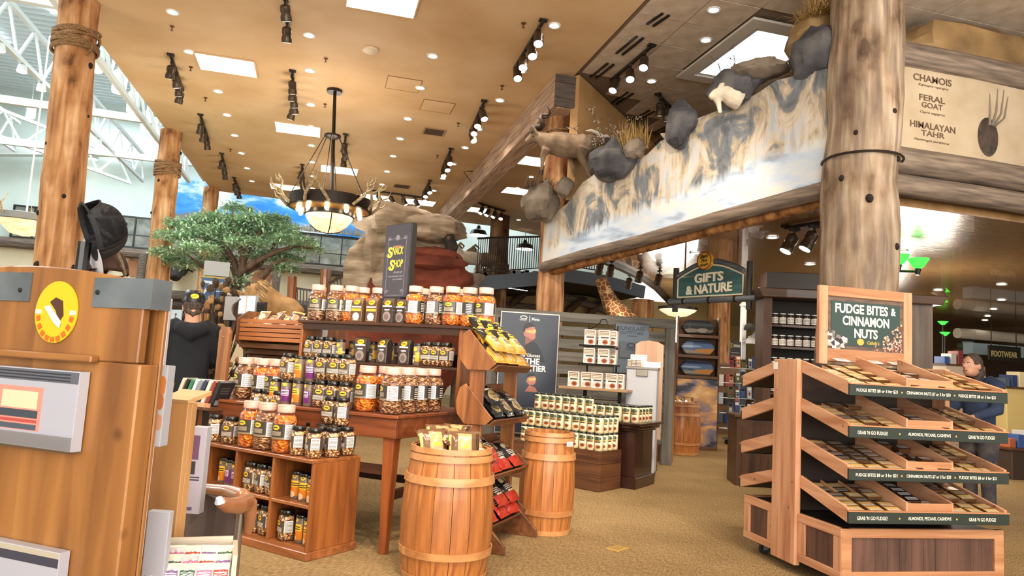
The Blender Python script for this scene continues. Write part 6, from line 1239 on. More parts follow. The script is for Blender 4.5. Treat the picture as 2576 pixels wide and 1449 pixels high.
# rock cliff in the middle distance
rk_ = thing('rock_formation', 'tall tan rock outcrop with a red lower ledge behind the snack sign', 'rock', at(1035, 640, 15.5))
M_rt = nz('tan layered rock', [(.25, '6c5c4c'), (.45, '9a8872'), (.6, 'c0ae98'), (.8, 'ddd2c2')], (1, 1, 3.2), 1.6, .9, bmp=.7, detail=10, bd=.1); M_rr = nz('red rock', [(.3, '5a281c'), (.55, '8a4430'), (.8, 'b06a50')], (1, 1, 1.6), 1.3, .85, bmp=.6, detail=9, bd=.08)
for k, (px, py, d, rx, ry, rz, mt, nm) in enumerate(((1000, 560, 15.6, .85, .7, .42, M_rt, 'upper_slab'), (1085, 575, 15.3, .75, .6, .3, M_rt, 'upper_slab'), (945, 640, 15.6, .34, .5, 1.0, M_rt, 'rock_pillar'), (1040, 625, 15.7, .95, .5, .45, M_rt, 'middle_block'), (1090, 655, 15.2, .72, .6, .28, M_rr, 'red_ledge'), (1090, 705, 15.4, .78, .65, .42, M_rr, 'red_base'), (1000, 720, 15.7, 1.0, .6, 1.5, M_rt, 'rock_foot'), (1010, 850, 15.6, 1.3, .8, 1.5, M_rr, 'rock_foot'))):
    q = at(px, py, d)-rk_.location; MB().ball(q, rx, ry, rz, 26, 16, jit=.26, fr=1.5, seed=k+31).build(nm, mt, rk_, 30)
o = at(1138, 625, 15.0); t = thing('climbing_figure', 'small dark bear cub figure perched on the ledge right of the red rock', 'figure', o)
g = MB(); q = lambda x, y: cp(x, y, 15.0, o); g.ball(q(1135, 622), .14, .12, .2).ball(q(1132, 598), .1).tube([q(1130, 612), q(1118, 600)], [.06, .04]).tube([q(1140, 612), q(1152, 625)], [.06, .04]).tube([q(1132, 640), q(1124, 655)], [.07, .05]).tube([q(1140, 640), q(1150, 652)], [.07, .05])
b = g.build('body', M_furd, t); remesh(b, .02)
MB().ball(q(1127, 600)+V((0, -.08, 0)), .045).build('muzzle', M_fur, t, 60)
# ================================================================ LEFT FOREGROUND STALL
LF = frpx(20, 800, 2.3, 356, 813, 2.11); W_stl = wood('golden pine stall', '744822', 'a4703a', 'z', .5, .5, .15, 4, .08); W_stlx = wood('golden pine rail', '744822', 'a4703a', 'x', .5, .5, .15)
def lxy(px, py): v = ray(px, py); s = (LF.o-ORG).dot(LF.ey)/v.dot(LF.ey); q = ORG+v*s; return (q-LF.o).dot(LF.ex), q.z
t = thing('wooden_stall', 'tall golden pine brochure stall with grey metal straps in the left foreground', 'stall', (LF.o.x, LF.o.y, 0), LF.a)
ztp = lxy(60, 678)[1]; zt2 = lxy(230, 690)[1]; W1 = LF.W; zr = lxy(200, 905)[1]
crest = [(-.5, zr), (W1, zr)]+[(W1*(1-k/10)-.25*(k/10), zt2-.02+.045*math.sin(PI*k/10*.8)) for k in range(0, 11)]+[(-.5, ztp)]
MB().prism(crest, 0, .03, 'xz').build('header_board', W_stl, t, bev=.004)
MB().box(-.5, W1+.02, .004, .03, 0, zr-.001).build('front_board', W_stl, t)
MB().box(-.5, lxy(252, 890)[0], -.03, -.001, zr-.006, lxy(60, 882)[1]).build('ledge', W_stlx, t, bev=.004)
MB().box(W1-.1, W1+.03, -.016, .055, 0, zr-.001).build('corner_post', W_stl, t, bev=.005)
MB().box(W1+.0, W1+.03, .056, .07, 0, zt2-.06).build('side_board', W_stl, t, bev=.003); MB().box(-.5, W1, .05, .07, 0, zt2-.1).build('rear_board', W_stl, t)
M_strap = nz('galvanised strap', [(.3, '5c646a'), (.7, '7c858c')], scale=5, rough=.45, metal=.4); za, zb_ = lxy(300, 700)[1], lxy(300, 775)[1]
MB().box(lxy(238, 740)[0], W1+.034, -.006, -.001, zb_, za).box(W1+.031, W1+.036, -.001, .065, zb_, za).build('strap', M_strap, t); MB().box(-.5, lxy(78, 740)[0], -.006, -.001, zb_+.01, za+.012).build('strap', M_strap, t)
for px in (250, 55): x = lxy(px, 740)[0]; MB().lathe([(.008, 0), (.006, .005)], 10).move(Mx.Translation((x, -.006, (za+zb_)/2)) @ Mx.Rotation(PI/2, 4, 'X')).build('bolt', pm('strap bolt', '2c3034', .4, .5), t)
md = thing('round_badge', 'round yellow badge with a white headed eagle and orange rim on the stall', 'badge', (LF.o.x, LF.o.y, 0), LF.a); cx_, cz_ = lxy(145, 785); r0 = .092
def disc(r, y, m_, nm, dx=0, dz=0, sx=1, sz=1): MB().lathe([(r, 0), (r, .004)], 32).move(Mx.Translation((cx_+dx, y, cz_+dz)) @ Mx.Rotation(PI/2, 4, 'X') @ Mx.Diagonal((sx, sz, 1, 1))).build(nm, m_, md)
M_by = pm('badge bright yellow', 'd2b41c', .5); M_bo = pm('badge orange', 'c8641c', .5); disc(r0, -.002, M_by, 'disc', 0, 0, .98, 1.05)
m = MB()
for k in range(9):
    a = PI+.25+k*(PI-.5)/8; m.bar((cx_+math.cos(a)*.07*.93, -.0075, cz_+math.sin(a)*.078), (cx_+math.cos(a)*.086*.93, -.0075, cz_+math.sin(a)*.094), .016, .002, (0, 1, 0))
m.build('rim_blocks', M_bo, md); md.children[-1]['kind'] = 'stuff'
MB().prism([(cx_-.028, cz_+.03), (cx_-.005, cz_+.045), (cx_+.025, cz_+.035), (cx_+.035, cz_-.01), (cx_+.02, cz_-.03), (cx_-.0, cz_+.005)], -.008, -.006, 'xz').build('eagle_body', pm('eagle brown', '4a2c20', .6), md)
MB().prism([(cx_-.05, cz_+.015), (cx_-.025, cz_+.02), (cx_+.03, cz_-.03), (cx_+.025, cz_-.05), (cx_+.0, cz_-.035)], -.0095, -.008, 'xz').build('eagle_wing', pm('eagle white', 'd8d4d0', .6), md); MB().prism([(cx_-.085, cz_+.006), (cx_-.062, cz_+.006), (cx_-.062, cz_-.008), (cx_-.085, cz_-.008)], -.009, -.006, 'xz').prism([(cx_+.062, cz_+.006), (cx_+.085, cz_+.006), (cx_+.085, cz_-.008), (cx_+.062, cz_-.008)], -.009, -.006, 'xz').build('rim_patch', pm('badge pink white', 'e0c8c0', .6), md)
def sheet(px0, py0, px1, py1, m_, lb, y=-.035, nm='brochure_holder'):
    x0, z1 = lxy(px0, py0); x1, z0 = lxy(px1, py1); o = thing(nm, lb, 'brochures', (LF.o.x, LF.o.y, 0), LF.a)
    MB().box(x0, x1, y, -.002, z0, z1).build('stack', pm('white paper', 'b4b6c0', .6), o); MB().box(x0+.003, x1-.003, y-.001, y, z0+.003, z1-.003).build('cover', m_, o, uv=uvp('xz', (x0, z0), x1-x0, z1-z0)); MB().box(x0-.005, x1+.006, y-.012, y-.008, z0-.006, z0+(z1-z0)*.18).box(x0-.005, x1+.006, y-.008, -.002, z0-.006, z0).build('clear_lip', clear('acrylic', (1, 1, 1), .12), o); return o
sheet(-160, 905, 205, 1135, prn('brochure print', 'a6a8b6', [('r', 0, 1, .84, 1, '5a5c68'), ('l', .05, .95, .86, .98, 3, '2c2e38'), ('r', .52, .8, .2, .76, 'd88a7c'), ('r', .55, .77, .48, .7, 'e4c8a8'), ('r', .54, .78, .36, .46, '3c4450'), ('r', .54, .78, .3, .34, 'b04a44'), ('r', .54, .78, .21, .28, '4a5462')]), 'upper stack of white brochures with a red and dark picture on the stall front')
sheet(-160, 1318, 165, 1500, prn('brochure print two', 'a8aab6', [('r', 0, 1, .86, 1, 'b0a898'), ('r', 0, 1, .66, .86, '3a3c4c')]), 'lower stack of white brochures with a dark header on the stall front')
# leaflets on the stall side, pine box, white cartons
SF = Fr(LF.w(W1+.032, .03, 0).x, LF.w(W1+.032, .03, 0).y, LF.a*180/PI)
def box_at(px0, py0, px1, py1, dep, thk, mt, lb, cat, nm, uv=True, mats=None):
    a, b_ = at(px0, py1, dep), at(px1, py1, dep); f = frpx(px0, py1, dep, px1, py1, dep); zz0 = f.za; zz1 = at((px0+px1)/2, py0, dep).z
    o = thing(nm, lb, cat, (f.o.x, f.o.y, zz0), f.a); MB().box(0, f.W, 0, thk, 0, zz1-zz0).build('body', mt, o, bev=.002)
    if mats: MB().box(.002, f.W-.002, -.0015, -.0003, .002, zz1-zz0-.002).build('print', mats, o, uv=uvp('xz', (0, 0), f.W, zz1-zz0))
    return o
M_wpaper = MATS['white paper']
box_at(352, 918, 402, 1122, 2.2, .05, M_wpaper, 'side holder of white and orange leaflets on the stall corner', 'brochures', 'leaflet_holder', mats=prn('leaflet print', 'c8ccd6', [('r', 0, .3, 0, 1, '5a5664'), ('r', .3, .6, 0, 1, 'c4c8d4'), ('e', .8, .75, .2, .12, 'd8884a'), ('e', .8, .55, .16, .1, 'c87a4c'), ('e', .8, .3, .2, .1, 'd8a488')]))
box_at(352, 1290, 408, 1470, 2.25, .03, M_wpaper, 'white paper sack standing low beside the stall', 'bag', 'paper_sack')
W_pbx = wood('pale pine box', 'a87848', 'cfa06a', 'z', .5, .5, .1, 3, .06)
f = frpx(400, 1010, 2.7, 474, 1016, 2.66); zt_ = f.za; o = thing('pine_box', 'tall pale pine box with a slanted top beside the stall', 'box', (f.o.x, f.o.y, 0), f.a)
MB().box(0, f.W, 0, .02, .42, zt_).build('front', W_pbx, o, bev=.002); MB().box(f.W-.02, f.W, .021, .05, .42, zt_).build('side', W_pbx, o, bev=.002); MB().prism([(0, zt_), (.12, zt_+.03), (.12, zt_+.045), (-.006, zt_+.014)], 0, f.W, 'yz').build('lid', wood('pale pine top', 'c89a64', 'e0bc88', 'x', .5), o); MB().box(0, f.W, .0, .16, 0, .419).build('foot_panel', W_pbx, o)
box_at(462, 1075, 500, 1292, 3.0, .05, M_wpaper, 'white carton with purple print beside the pine box', 'box', 'carton', mats=prn('purple carton print', 'c0bccc', [('r', .0, .6, .62, .9, '7a5a78'), ('r', 0, .45, .45, .6, '4a4450'), ('l', .1, .8, .38, .44, 2, '4a4450'), ('r', .1, .5, .04, .08, '6a6480')]))
# cart with moulded tan handle, chrome post and taupe panel
ct = thing('shopping_cart', 'taupe padded cart with a rounded tan handle and chrome post before the cube shelf', 'cart', (0, 0, 0)); M_hdl = nz('tan moulded handle', [(.3, '9a6442'), (.7, 'b07a54')], scale=1, rough=.22, coat=.6); dc = 3.0
q = lambda x, y, d=0: at(x, y, dc+d)
MB().tube([q(470, 1232, .25), q(520, 1230, .2), q(575, 1236, .1), q(610, 1250, 0), q(628, 1268, 0), q(630, 1300, 0), q(622, 1345, 0)], [.022, .024, .028, .036, .034, .026, .018], 14).tube([q(622, 1262, 0), q(600, 1272, -.12), q(572, 1272, -.2), q(553, 1262, -.24)], [.036, .036, .03, .022], 14).build('handle', M_hdl, ct); remesh(ct.children[-1], .006, 6)
MB().tube([q(553, 1264, -.245), q(551, 1252, -.25)], [.02, .012], 10).build('lever_tip', pm('pale lever', 'c8d4e8', .3), ct)
a_ = q(607, 1275); MB().tube([a_, V((a_.x-.01, a_.y-.0, .0))], .016, 12).build('chrome_post', pm('brushed chrome', 'a8a49c', .25, .8), ct, 40)
e0, e1 = q(600, 1300, .02), q(420, 1250, .5)
MB().add([V((e0.x, e0.y, .05)), V((e1.x, e1.y, .05)), V((e1.x, e1.y, .62)), V((e0.x, e0.y, .56)), V((e0.x+.02, e0.y+.03, .05)), V((e1.x+.02, e1.y+.03, .05)), V((e1.x+.02, e1.y+.03, .62)), V((e0.x+.02, e0.y+.03, .56))], [(0, 1, 2, 3), (7, 6, 5, 4), (3, 2, 6, 7), (0, 3, 7, 4), (1, 5, 6, 2), (0, 4, 5, 1)]).build('padded_panel', nz('taupe felt', [(.3, '5a4c48'), (.7, '76665f')], scale=4, rough=.95), ct)
# packets in a tray at the bottom left
tr = thing('packet_tray', 'low pale card tray of shiny packets at the bottom left', 'tray', at(480, 1420, 2.35)); tr.rotation_euler = (0, 0, .1)
MB().box(-.13, .14, -.08, .12, -.05, -.045).box(.125, .14, -.08, .12, -.045, .045).box(-.13, .125, .11, .12, -.045, .06).build('card', pm('cream card', 'd0c4b0', .7), tr)
pk = [('d8d4cc', 'b0463c'), ('c4ccc8', '8a6a9a'), ('e0d8c0', '4a6a5a'), ('d0c0c4', 'c87a9a')]
for i in range(4):
    for j in range(5):
        c1, c2 = pk[(i+j) % 4]; o = bag(prn('packet foil %d' % ((i+j) % 4), c1, [('r', .1, .9, .3, .7, c2), ('l', .15, .85, .35, .65, 3, 'f0ece4'), ('r', -1, 2, .92, 1.2, 'e8e0c8')], .25, .5), .055, .075, .012, i*5+j)(); o.name = 'foil_packet'
        o.location = tr.location+V((-.1+.05*j, -.06+.04*i, -.02+.018*(i % 3))); o.rotation_euler = (.9+.1*(j % 2), 0, .1+JR.uniform(-.2, .2)); tag(o, 'small shiny foil packet in the card tray, %s row from front, %s from left' % (ORD[i], ORD[j]), 'packet', 'foil packets in the card tray')
o = thing('price_card', 'pale card with a dark stripe behind the tray of packets', 'card', at(478, 1385, 2.6)); MB().box(-.035, .035, -.004, .004, -.1, .03).build('card', prn('stripe card print', 'c8c4bc', [('r', .35, .6, .45, .9, '3a4460')]), o, uv=uvp('xz', (-.035, -.1), .07, .13)); MB().box(-.04, .04, -.03, .03, -.104, -.1).build('foot', M_black, o)
# caps on top of the stall
def camrot(y, z):
    z = V(z).normalized(); y = V(y); y = (y-z*y.dot(z)).normalized(); x = y.cross(z); return (RW @ Mx((x, y, z)).transposed()).to_euler()
def capm(name, lb, loc, rot, front, rest, brim, s=1):
    t = thing(name, lb, 'cap', loc); t.rotation_euler = rot; t.scale = (s,)*3; N = 20; f_, r_ = MB(), MB()
    def dome(u0, u1, mb, open_=False):
        def fn(u, v):
            a = u0+(u1-u0)*u; th = v*PI/2*.98; r = .088*math.cos(th)**.75; zz = .115*math.sin(th)**.9
            if open_ and v < .45: d = abs(((a+PI/2+PI) % (2*PI))-PI); zz = max(zz, .0+.062*max(0, 1-(d/.55)**2)**.5)
            return (math.cos(a)*r, math.sin(a)*r*1.12, zz)
        mb.grid(fn, 24, 14)
    dome(.18*PI, .82*PI, f_); dome(.82*PI, 2.18*PI, r_, True)
    for mb, m_, nm in ((f_, front, 'front_panel'), (r_, rest, 'mesh_back')): b = mb.build(nm, m_, t, 60); md_ = b.modifiers.new('thick', 'SOLIDIFY'); md_.thickness = .004
    MB().grid(lambda u, v: (math.cos(.12*PI+u*.76*PI)*(.088+.07*v*math.sin(PI*u)**.5), math.sin(.12*PI+u*.76*PI)*(.098+.075*v*math.sin(PI*u)**.5), -.004-.018*v*math.cos(2.2*(u-.5))+.01*v), 20, 4).build('brim', brim, t, 60); b = t.children[-1].modifiers.new('thick', 'SOLIDIFY'); b.thickness = .004
    MB().tube([(math.cos(a)*.088, math.sin(a)*.098, .008) for a in [-.72*PI+k*.44*PI/8 for k in range(9)]], .006, 6, sq=.5).build('strap', rest, t, 60); MB().ball((0, 0, .115), .008).build('button', rest, t, 60); return t
M_capk = nz('black cap mesh', [(.3, '101114'), (.7, '26282c')], scale=160, rough=.8, bmp=.4); M_capw = pm('white cap front', 'd8d8e0', .7)
capm('trucker_cap', 'black mesh trucker cap with a white front tipped up on the stall', at(222, 585, 2.25), camrot((-.6, -.76, .3), (.72, .3, -.62)), M_capk, M_capk, M_capw, .95)
a_ = at(205, 680, 2.25); tag(MB().tube([(a_.x, a_.y, a_.z-.06), (a_.x, a_.y, a_.z+.09)], .02, 10).build('cap_peg', M_black), 'black peg holding the trucker cap on the stall', 'peg')
capm('brown_cap', 'brown cap lying behind the trucker cap on the stall', at(268, 690, 2.4), (R_(5), R_(8), R_(170)), pm('brown cap cloth', '4a3226', .8), pm('brown cap back', '54392a', .8), pm('brown cap brim', '3c281e', .8), .75)
tag(MB().tube([at(278, 588, 2.3), at(292, 630, 2.3), at(305, 660, 2.35), at(314, 690, 2.4)], .0065, 6).build('hat_cord', nz('braided cord', [(.3, '6a5c4c'), (.7, '94846e')], scale=60)), 'braided cord hanging from the trucker cap to the brown cap', 'cord')
# ================================================================ PEOPLE
M_skin = nz('skin', [(.3, 'b8846a'), (.7, 'd09c80')], scale=6, rough=.55); M_hood = nz('black fleece', [(.3, '0c0e14'), (.7, '181c24')], scale=5, rough=.95, bmp=.15); M_hair = nz('dark hair', [(.3, '2a201a'), (.7, '54463c')], (1, 1, .3), 60, .7, bmp=.4)
def hand(mb, w, d, s=1):
    # palm and five fingers from wrist w along direction d
    d = V(d).normalized(); up = V((0, 0, 1)); sd = d.cross(up).normalized(); up = sd.cross(d)
    mb.tube([w, w+d*.03, w+d*.085], [.024, .036, .034], 10, sq=.55)
    for k, (o_, l) in enumerate(((-.03, .065), (-.011, .078), (.009, .072), (.028, .055))):
        b = w+d*.08+sd*o_; mb.tube([b, b+d*l*.5-up*.008, b+d*l*.85-up*.03], [.0095, .009, .007], 7)
    b = w+d*.035+sd*-.03*s; mb.tube([b, b+d*.03+sd*-.02*s, b+d*.055+sd*-.022*s-up*.012], [.012, .011, .008], 7)
def person(loc, rz, lb, top, topc, hgt=1.75, hood=False, arms=None, headtilt=0.0, hairlong=False, trou='3c3630'):
    # faces +y; metres for a 1.75 m figure
    s = hgt/1.75; b = MB(); T_ = MB(); L_ = MB()
    hp = V((0, .02+headtilt*.08, 1.62-headtilt*.03))
    b.ball(hp, .078, .096, .118, 16, 12); b.ball(hp+V((0, .045, -.055)), .055, .055, .06, 12, 9); b.tube([(0, -.01, 1.4), (0, .0, 1.5), (0, .01, 1.58)], [.075, .062, .064], 12)
    b.tube([hp+V((0, .09, .015)), hp+V((0, .118, -.02))], [.012, .018], 8)
    for sd in (-1, 1): b.ball(hp+V((sd*.08, -.005, -.01)), .014, .026, .034, 8, 6)
    b.tube([(-.2, -.01, 1.385), (0, -.01, 1.39), (.2, -.01, 1.385)], [.05, .075, .05], 10)
    b.tube([(0, 0, .9), (0, .0, 1.1), (0, -.005, 1.3), (0, -.01, 1.42)], [.14, .13, .15, .1], 14, sq=.7)
    for sd, (el, wr, hd) in zip((-1, 1), arms):
        sh = V((sd*.185, -.01, 1.39)); el, wr = V(el), V(wr); b.tube([sh, el, wr], [.05, .042, .03], 10); hand(b, wr, hd, sd)
        T_.tube([V((sd*.09, -.01, 1.43)), sh+V((sd*.005, 0, 0)), sh.lerp(el, .5), el, el.lerp(wr, .5), wr-V(hd).normalized()*.0], [.085, .088, .075, .066, .058, .05] if hood else [.075, .08, .07, .064, .05, .04], 12)
        hipx = sd*.095; L_.tube([(hipx, 0, .92), (hipx*1.05, .01, .7), (hipx*1.05, .015, .48), (hipx*1.05, -.0, .25), (hipx*1.05, -.01, .07)], [.115, .098, .076, .066, .062], 12)
        b.tube([(hipx*1.05, -.01, .12), (hipx*1.05, -.01, .05)], .04, 8)
    T_.tube([(0, 0, .82), (0, 0, .95), (0, .0, 1.15), (0, -.005, 1.32), (0, -.01, 1.42), (0, -.012, 1.47)], [.185, .185, .19, .2, .15, .085] if hood else [.165, .165, .165, .178, .13, .08], 18, sq=.68)
    if hood:
        T_.tube([(-.11, -.02, 1.44), (-.09, -.11, 1.41), (0, -.15, 1.37), (.09, -.11, 1.41), (.11, -.02, 1.44)], [.045, .065, .08, .065, .045], 12); T_.tube([(-.1, .03, 1.45), (0, .08, 1.42), (.1, .03, 1.45)], .04, 10)
    L_.tube([(0, 0, .8), (0, 0, .95)], [.165, .165], 16, sq=.72)
    t = b.build('person', M_skin); remesh(t, .0085, 2); tag(t, lb, 'person'); t.location = loc; t.rotation_euler = (0, 0, rz); t.scale = (s, s, s)
    h_ = T_.build('hoodie' if hood else 'shirt', topc, t); remesh(h_, .014, 3); l_ = L_.build('trousers', nz('trouser cloth '+trou, [(.3, trou), (.7, '5a5048')], scale=8, rough=.9), t); remesh(l_, .014, 3)
    for sd in (-1, 1):
        MB().tube([(sd*.1, -.09, .045), (sd*.1, .0, .05), (sd*.105, .1, .04), (sd*.105, .16, .03)], [.035, .046, .044, .026], 10, sq=.8).build('shoe', M_black, t, 60)
        MB().ball(hp+V((sd*.03, .083, .012)), .012, .008, .009, 8, 6).build('eye', pm('eye white', 'e0dcd4', .3), t, 60); MB().tube([hp+V((sd*.045, .085, .03)), hp+V((sd*.018, .094, .032))], .0035, 5).build('eyebrow', M_hair, t)
    MB().tube([hp+V((-.022, .096, -.055)), hp+V((0, .102, -.055)), hp+V((.022, .096, -.055))], .005, 6).build('mouth', pm('lip', '9a5448', .5), t)
    hr = MB().ball(hp+V((0, -.018, .022)), .088, .098, .112, 18, 12, jit=.05, fr=6)
    hr.tube([hp+V((-.05, -.07, -.03)), hp+V((0, -.085, -.075)), hp+V((.05, -.07, -.03))], [.03, .035, .03], 10)
    if hairlong: hr.tube([hp+V((0, -.06, .0)), hp+V((0, -.085, -.1)), hp+V((0, -.09, -.19))], [.075, .07, .04], 12)
    hh = hr.build('hair', M_hair, t); 
    return t, hp
pb = at(478, 850, 6.55)
t, hp = person((pb.x, pb.y, 0), R_(12), 'person seen from behind in a black hooded sweatshirt and black cap', None, M_hood, 1.74, True, [((-.26, .02, 1.12), (-.16, .22, 1.06), (.4, 1, 0)), ((.27, .03, 1.12), (.17, .24, 1.08), (-.4, 1, 0))], .4, trou='4a423a')
MB().lathe([(.099, 1.655-hp.z+hp.z), (.101, 1.69), (.09, 1.735), (.06, 1.765), (.001, 1.775)], 20, (0, hp.y-.008, 0), sy=1.08).build('cap_crown', M_black, t, 60)
MB().grid(lambda u, v: (math.cos(.1*PI+u*.8*PI)*(.095+.0*v), hp.y+math.sin(.1*PI+u*.8*PI)*(.1+.085*v), 1.655-.02*v), 14, 3).build('cap_brim', M_black, t, 60); t.children[-1].modifiers.new('s', 'SOLIDIFY').thickness = .004
em_ = MB().grid(lambda u, v: (.002+.05*(v-.5)*2*math.sqrt(max(0, 1-(2*u-1)**2))*1.0, hp.y-.008, 0), 2, 2)
a_ = MB().lathe([(.024, 0), (.024, .003)], 18).move(Mx.Translation((.0, hp.y-.113, 1.705)) @ Mx.Rotation(R_(90-14), 4, 'X') @ Mx.Diagonal((1.5, 1, 1, 1))).build('cap_emblem', pm('cap yellow', 'e8c820', .5), t); MB().bar((-.035, hp.y-.117, 1.698), (.012, hp.y-.115, 1.712), .006, .003).build('emblem_stroke', pm('cap green', '2c6a2c', .5), t)
pb = at(2462, 960, 7.2)
t, hp = person((pb.x, pb.y, 0), R_(95), 'dark haired person in a navy shirt bending over beyond the fudge stand', None, nz('navy shirt cloth', [(.3, '1e2a44'), (.7, '30405e')], scale=6, rough=.9), 1.66, False, [((-.24, .06, 1.14), (-.15, .28, 1.06), (.3, 1, 0)), ((.24, .06, 1.14), (.16, .28, 1.1), (-.3, 1, 0))], 1.0, True, '1c2436')
# ================================================================ BEHIND THE SNACK TABLES
W_slt = wood('orange slat wood', '8a4c24', 'b87440', 'x', .6, .45, .2); W_slb = wood('brown bin board', '5c3820', '8a5c38', 'z', .6, .5, .15, 4)
BN = frpx(598, 870, 6.75, 764, 882, 6.35); t = thing('slatted_bin', 'wooden bin of orange brown slats heaped with snack packs left of the hutch', 'bin', (BN.o.x, BN.o.y, 0), BN.a)
def nxy(px, py): v = ray(px, py); s = (BN.o-ORG).dot(BN.ey)/v.dot(BN.ey); q = ORG+v*s; return (q-BN.o).dot(BN.ex), q.z
z1 = nxy(680, 803)[1]; z0 = nxy(680, 860)[1]
for k in range(5): a = z0+(z1-z0)*k/5; MB().box(0, BN.W, 0, .02, a+.003, a+(z1-z0)/5-.003).build('slat', W_slt, t, bev=.002)
zl = z0-.02
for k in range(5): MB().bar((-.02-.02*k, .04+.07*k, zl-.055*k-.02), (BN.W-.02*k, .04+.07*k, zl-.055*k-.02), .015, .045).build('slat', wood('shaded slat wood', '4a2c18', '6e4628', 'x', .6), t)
MB().prism([(-.02, z0), (-.02, z1), (.1, z1+.08), (.5, z1+.08), (.5, z0-.3), (.35, z0-.3)], -.022, -.001, 'yz').build('side_panel', W_slb, t); MB().prism([(-.02, z0), (-.02, z1), (.1, z1+.02), (.5, z1+.02), (.5, z0-.3), (.35, z0-.3)], BN.W+.001, BN.W+.02, 'yz').build('side_panel', W_slb, t); MB().box(0, BN.W, .48, .5, z0-.3, z1).build('rear_board', W_slb, t); MB().box(0, BN.W, .021, .479, z1-.06, z1-.045).build('bin_floor', W_slb, t); MB().box(.0, BN.W, .38, .48, 0, z0-.3).build('stand', W_slb, t)
q = at(562, 900, 6.35); o = thing('picket_post', 'upright pine board with clipped top corners beside the slatted bin', 'post', (q.x, q.y, 0), BN.a); zt_ = at(562, 822, 6.35).z
MB().prism([(-.065, 0), (.065, 0), (.065, zt_-.05), (.035, zt_), (-.04, zt_), (-.065, zt_-.04)], -.02, .02, 'xz').build('board', wood('pine picket', '7a4c2c', 'aa7448', 'z', .6, .5, .1, 5), o, bev=.003); MB().ball((0, -.02, zt_-.09), .008).build('screw', M_brass, o)
fp = [prn('snack pack %d' % k, c, [('e', .5, .6, .3, .2, d), ('r', .1, .9, .2, .35, 'e8d8b8'), ('r', -1, 2, .9, 1.2, 'd8a868')], .25, .5) for k, (c, d) in enumerate((('6a4228', 'c8884a'), ('8a6a4c', 'e0c890'), ('4a342c', 'b0886a')))]
for i in range(6):
    for j in range(2):
        b_ = bag(fp[(i+j) % 3], .13, .17, .04, i*2+j)(); b_.location = BN.w(.07+.105*i, .12+.18*j, z1-.035+.03*(i % 2)); b_.rotation_euler = (.75+.3*((i+j) % 2), .15*(i % 3-1), BN.a+JR.uniform(-.3, .3)); tag(b_, 'brown snack pack in the slatted bin, %s from the left in the %s row' % (ORD[i], ('front', 'rear')[j]), 'snack bag', 'packs in the slatted bin')
# metal panel with a scooped edge, small bright monitor
q = at(590, 775, 6.9); o = thing('scooped_panel', 'grey metal panel with a scooped round cut beside the picket post', 'panel', (q.x, q.y, 0), BN.a+.1); zc = q.z
pts = [(-.12, zc-.12), (.03, zc-.12)]+[(.04+.07*math.cos(a), zc-.02+.075*math.sin(a)) for a in [R_(250-k*14) for k in range(11)]]+[(.07, zc+.09), (.02, zc+.11), (-.12, zc+.11)]
MB().prism(pts, -.012, .012, 'xz').build('sheet', pm('satin grey sheet', '8a8684', .4, .4), o, bev=.003); MB().box(-.09, -.06, .013, .04, 0, zc).build('stand', M_dark, o)
q = at(620, 780, 7.1); o = thing('monitor', 'small bright screen on a stand above the slatted bin', 'monitor', (q.x, q.y, 0), BN.a); zc = at(622, 767, 7.1).z
MB().box(-.12, .12, .0, .03, zc-.095, zc+.095).build('bezel', pm('pale bezel', '9aa0a0', .4), o); MB().box(-.11, .11, -.003, -.0005, zc-.085, zc+.085).build('screen', prn('screen picture', 'd8ecf8', [('r', .42, .52, 0, 1, 'a8886a'), ('l', .6, .95, .4, .9, 3, '8aa0b0'), ('r', 0, .4, 0, .3, 'b8c4cc')], .3, 0, .9), o, uv=uvp('xz', (-.11, zc-.085), .22, .17)); MB().box(-.02, .02, .03, .06, 0, zc).build('pole', M_dark, o); MB().box(.14, .24, .0, .04, zc-.1, zc+.03).build('card_reader', M_dark, o)
# books leaning on a low shelf, white magazine panel
q0 = at(440, 1000, 5.4); o = thing('book_ledge', 'narrow dark ledge carrying leaning books before the person in black', 'shelf', at(425, 1012, 5.3), BN.a); MB().box(0, .5, -.05, .18, -.02, 0).build('board', W_crt, o); MB().box(0, .5, .15, .18, -.8, -.02).build('back_panel', M_dark, o); MB().box(0, .5, -.05, -.04, 0, .03).build('lip', W_pin, o)
o['kind'] = 'thing'
for k, c_ in enumerate(('d8c8b0', '1e1c1a', '3a7a5a', 'c8d0e0', '8a9098', '2a3450', 'e0d4c4', '8a3a30', '20242a')):
    b_ = tag(MB().box(0, .03, -.0, .13, 0, .2).build('book', prn('book cover %d' % k, c_, [('l', .2, .8, .55, .85, 3, 'e8e8e8' if k % 2 else '4a4a50'), ('r', .1, .9, .1, .3, ('5a6a8a', 'c8a04a', '8a8a8a')[k % 3])], .4), uv=lambda c: (c.y/.13, c.z/.2)), 'book leaning in the row on the dark ledge, %s from the left' % ORD[k], 'book', 'leaning books'); L0 = at(425, 1012, 5.3); f_ = Fr(L0.x, L0.y, math.degrees(BN.a)); p_ = f_.w(.02+.048*k, .02, 0); b_.location = (p_.x, p_.y, L0.z+.004); b_.rotation_euler = (0, R_(24), BN.a)
o = box_at(345, 742, 358, 1400, 4.2, .03, M_wpaper, 'tall white magazine panel seen edge on beside the stall', 'panel', 'magazine_sheet')
q = at(440, 790, 8.2); o = thing('picture_card', 'pale blue picture card with a heron behind the person in black', 'picture', q, BN.a); MB().box(-.12, .12, -.006, .006, -.25, .05).build('card', prn('heron card', 'c0d4e4', [('r', .55, .62, .2, .8, '6a5a50'), ('e', .6, .82, .08, .05, '6a5a50'), ('e', .1, .2, .25, .2, 'f0f4f4')], .4), o, uv=uvp('xz', (-.12, -.25), .24, .3)); MB().box(-.02, .02, .007, .03, -q.z, .05).build('stand', M_dark, o)
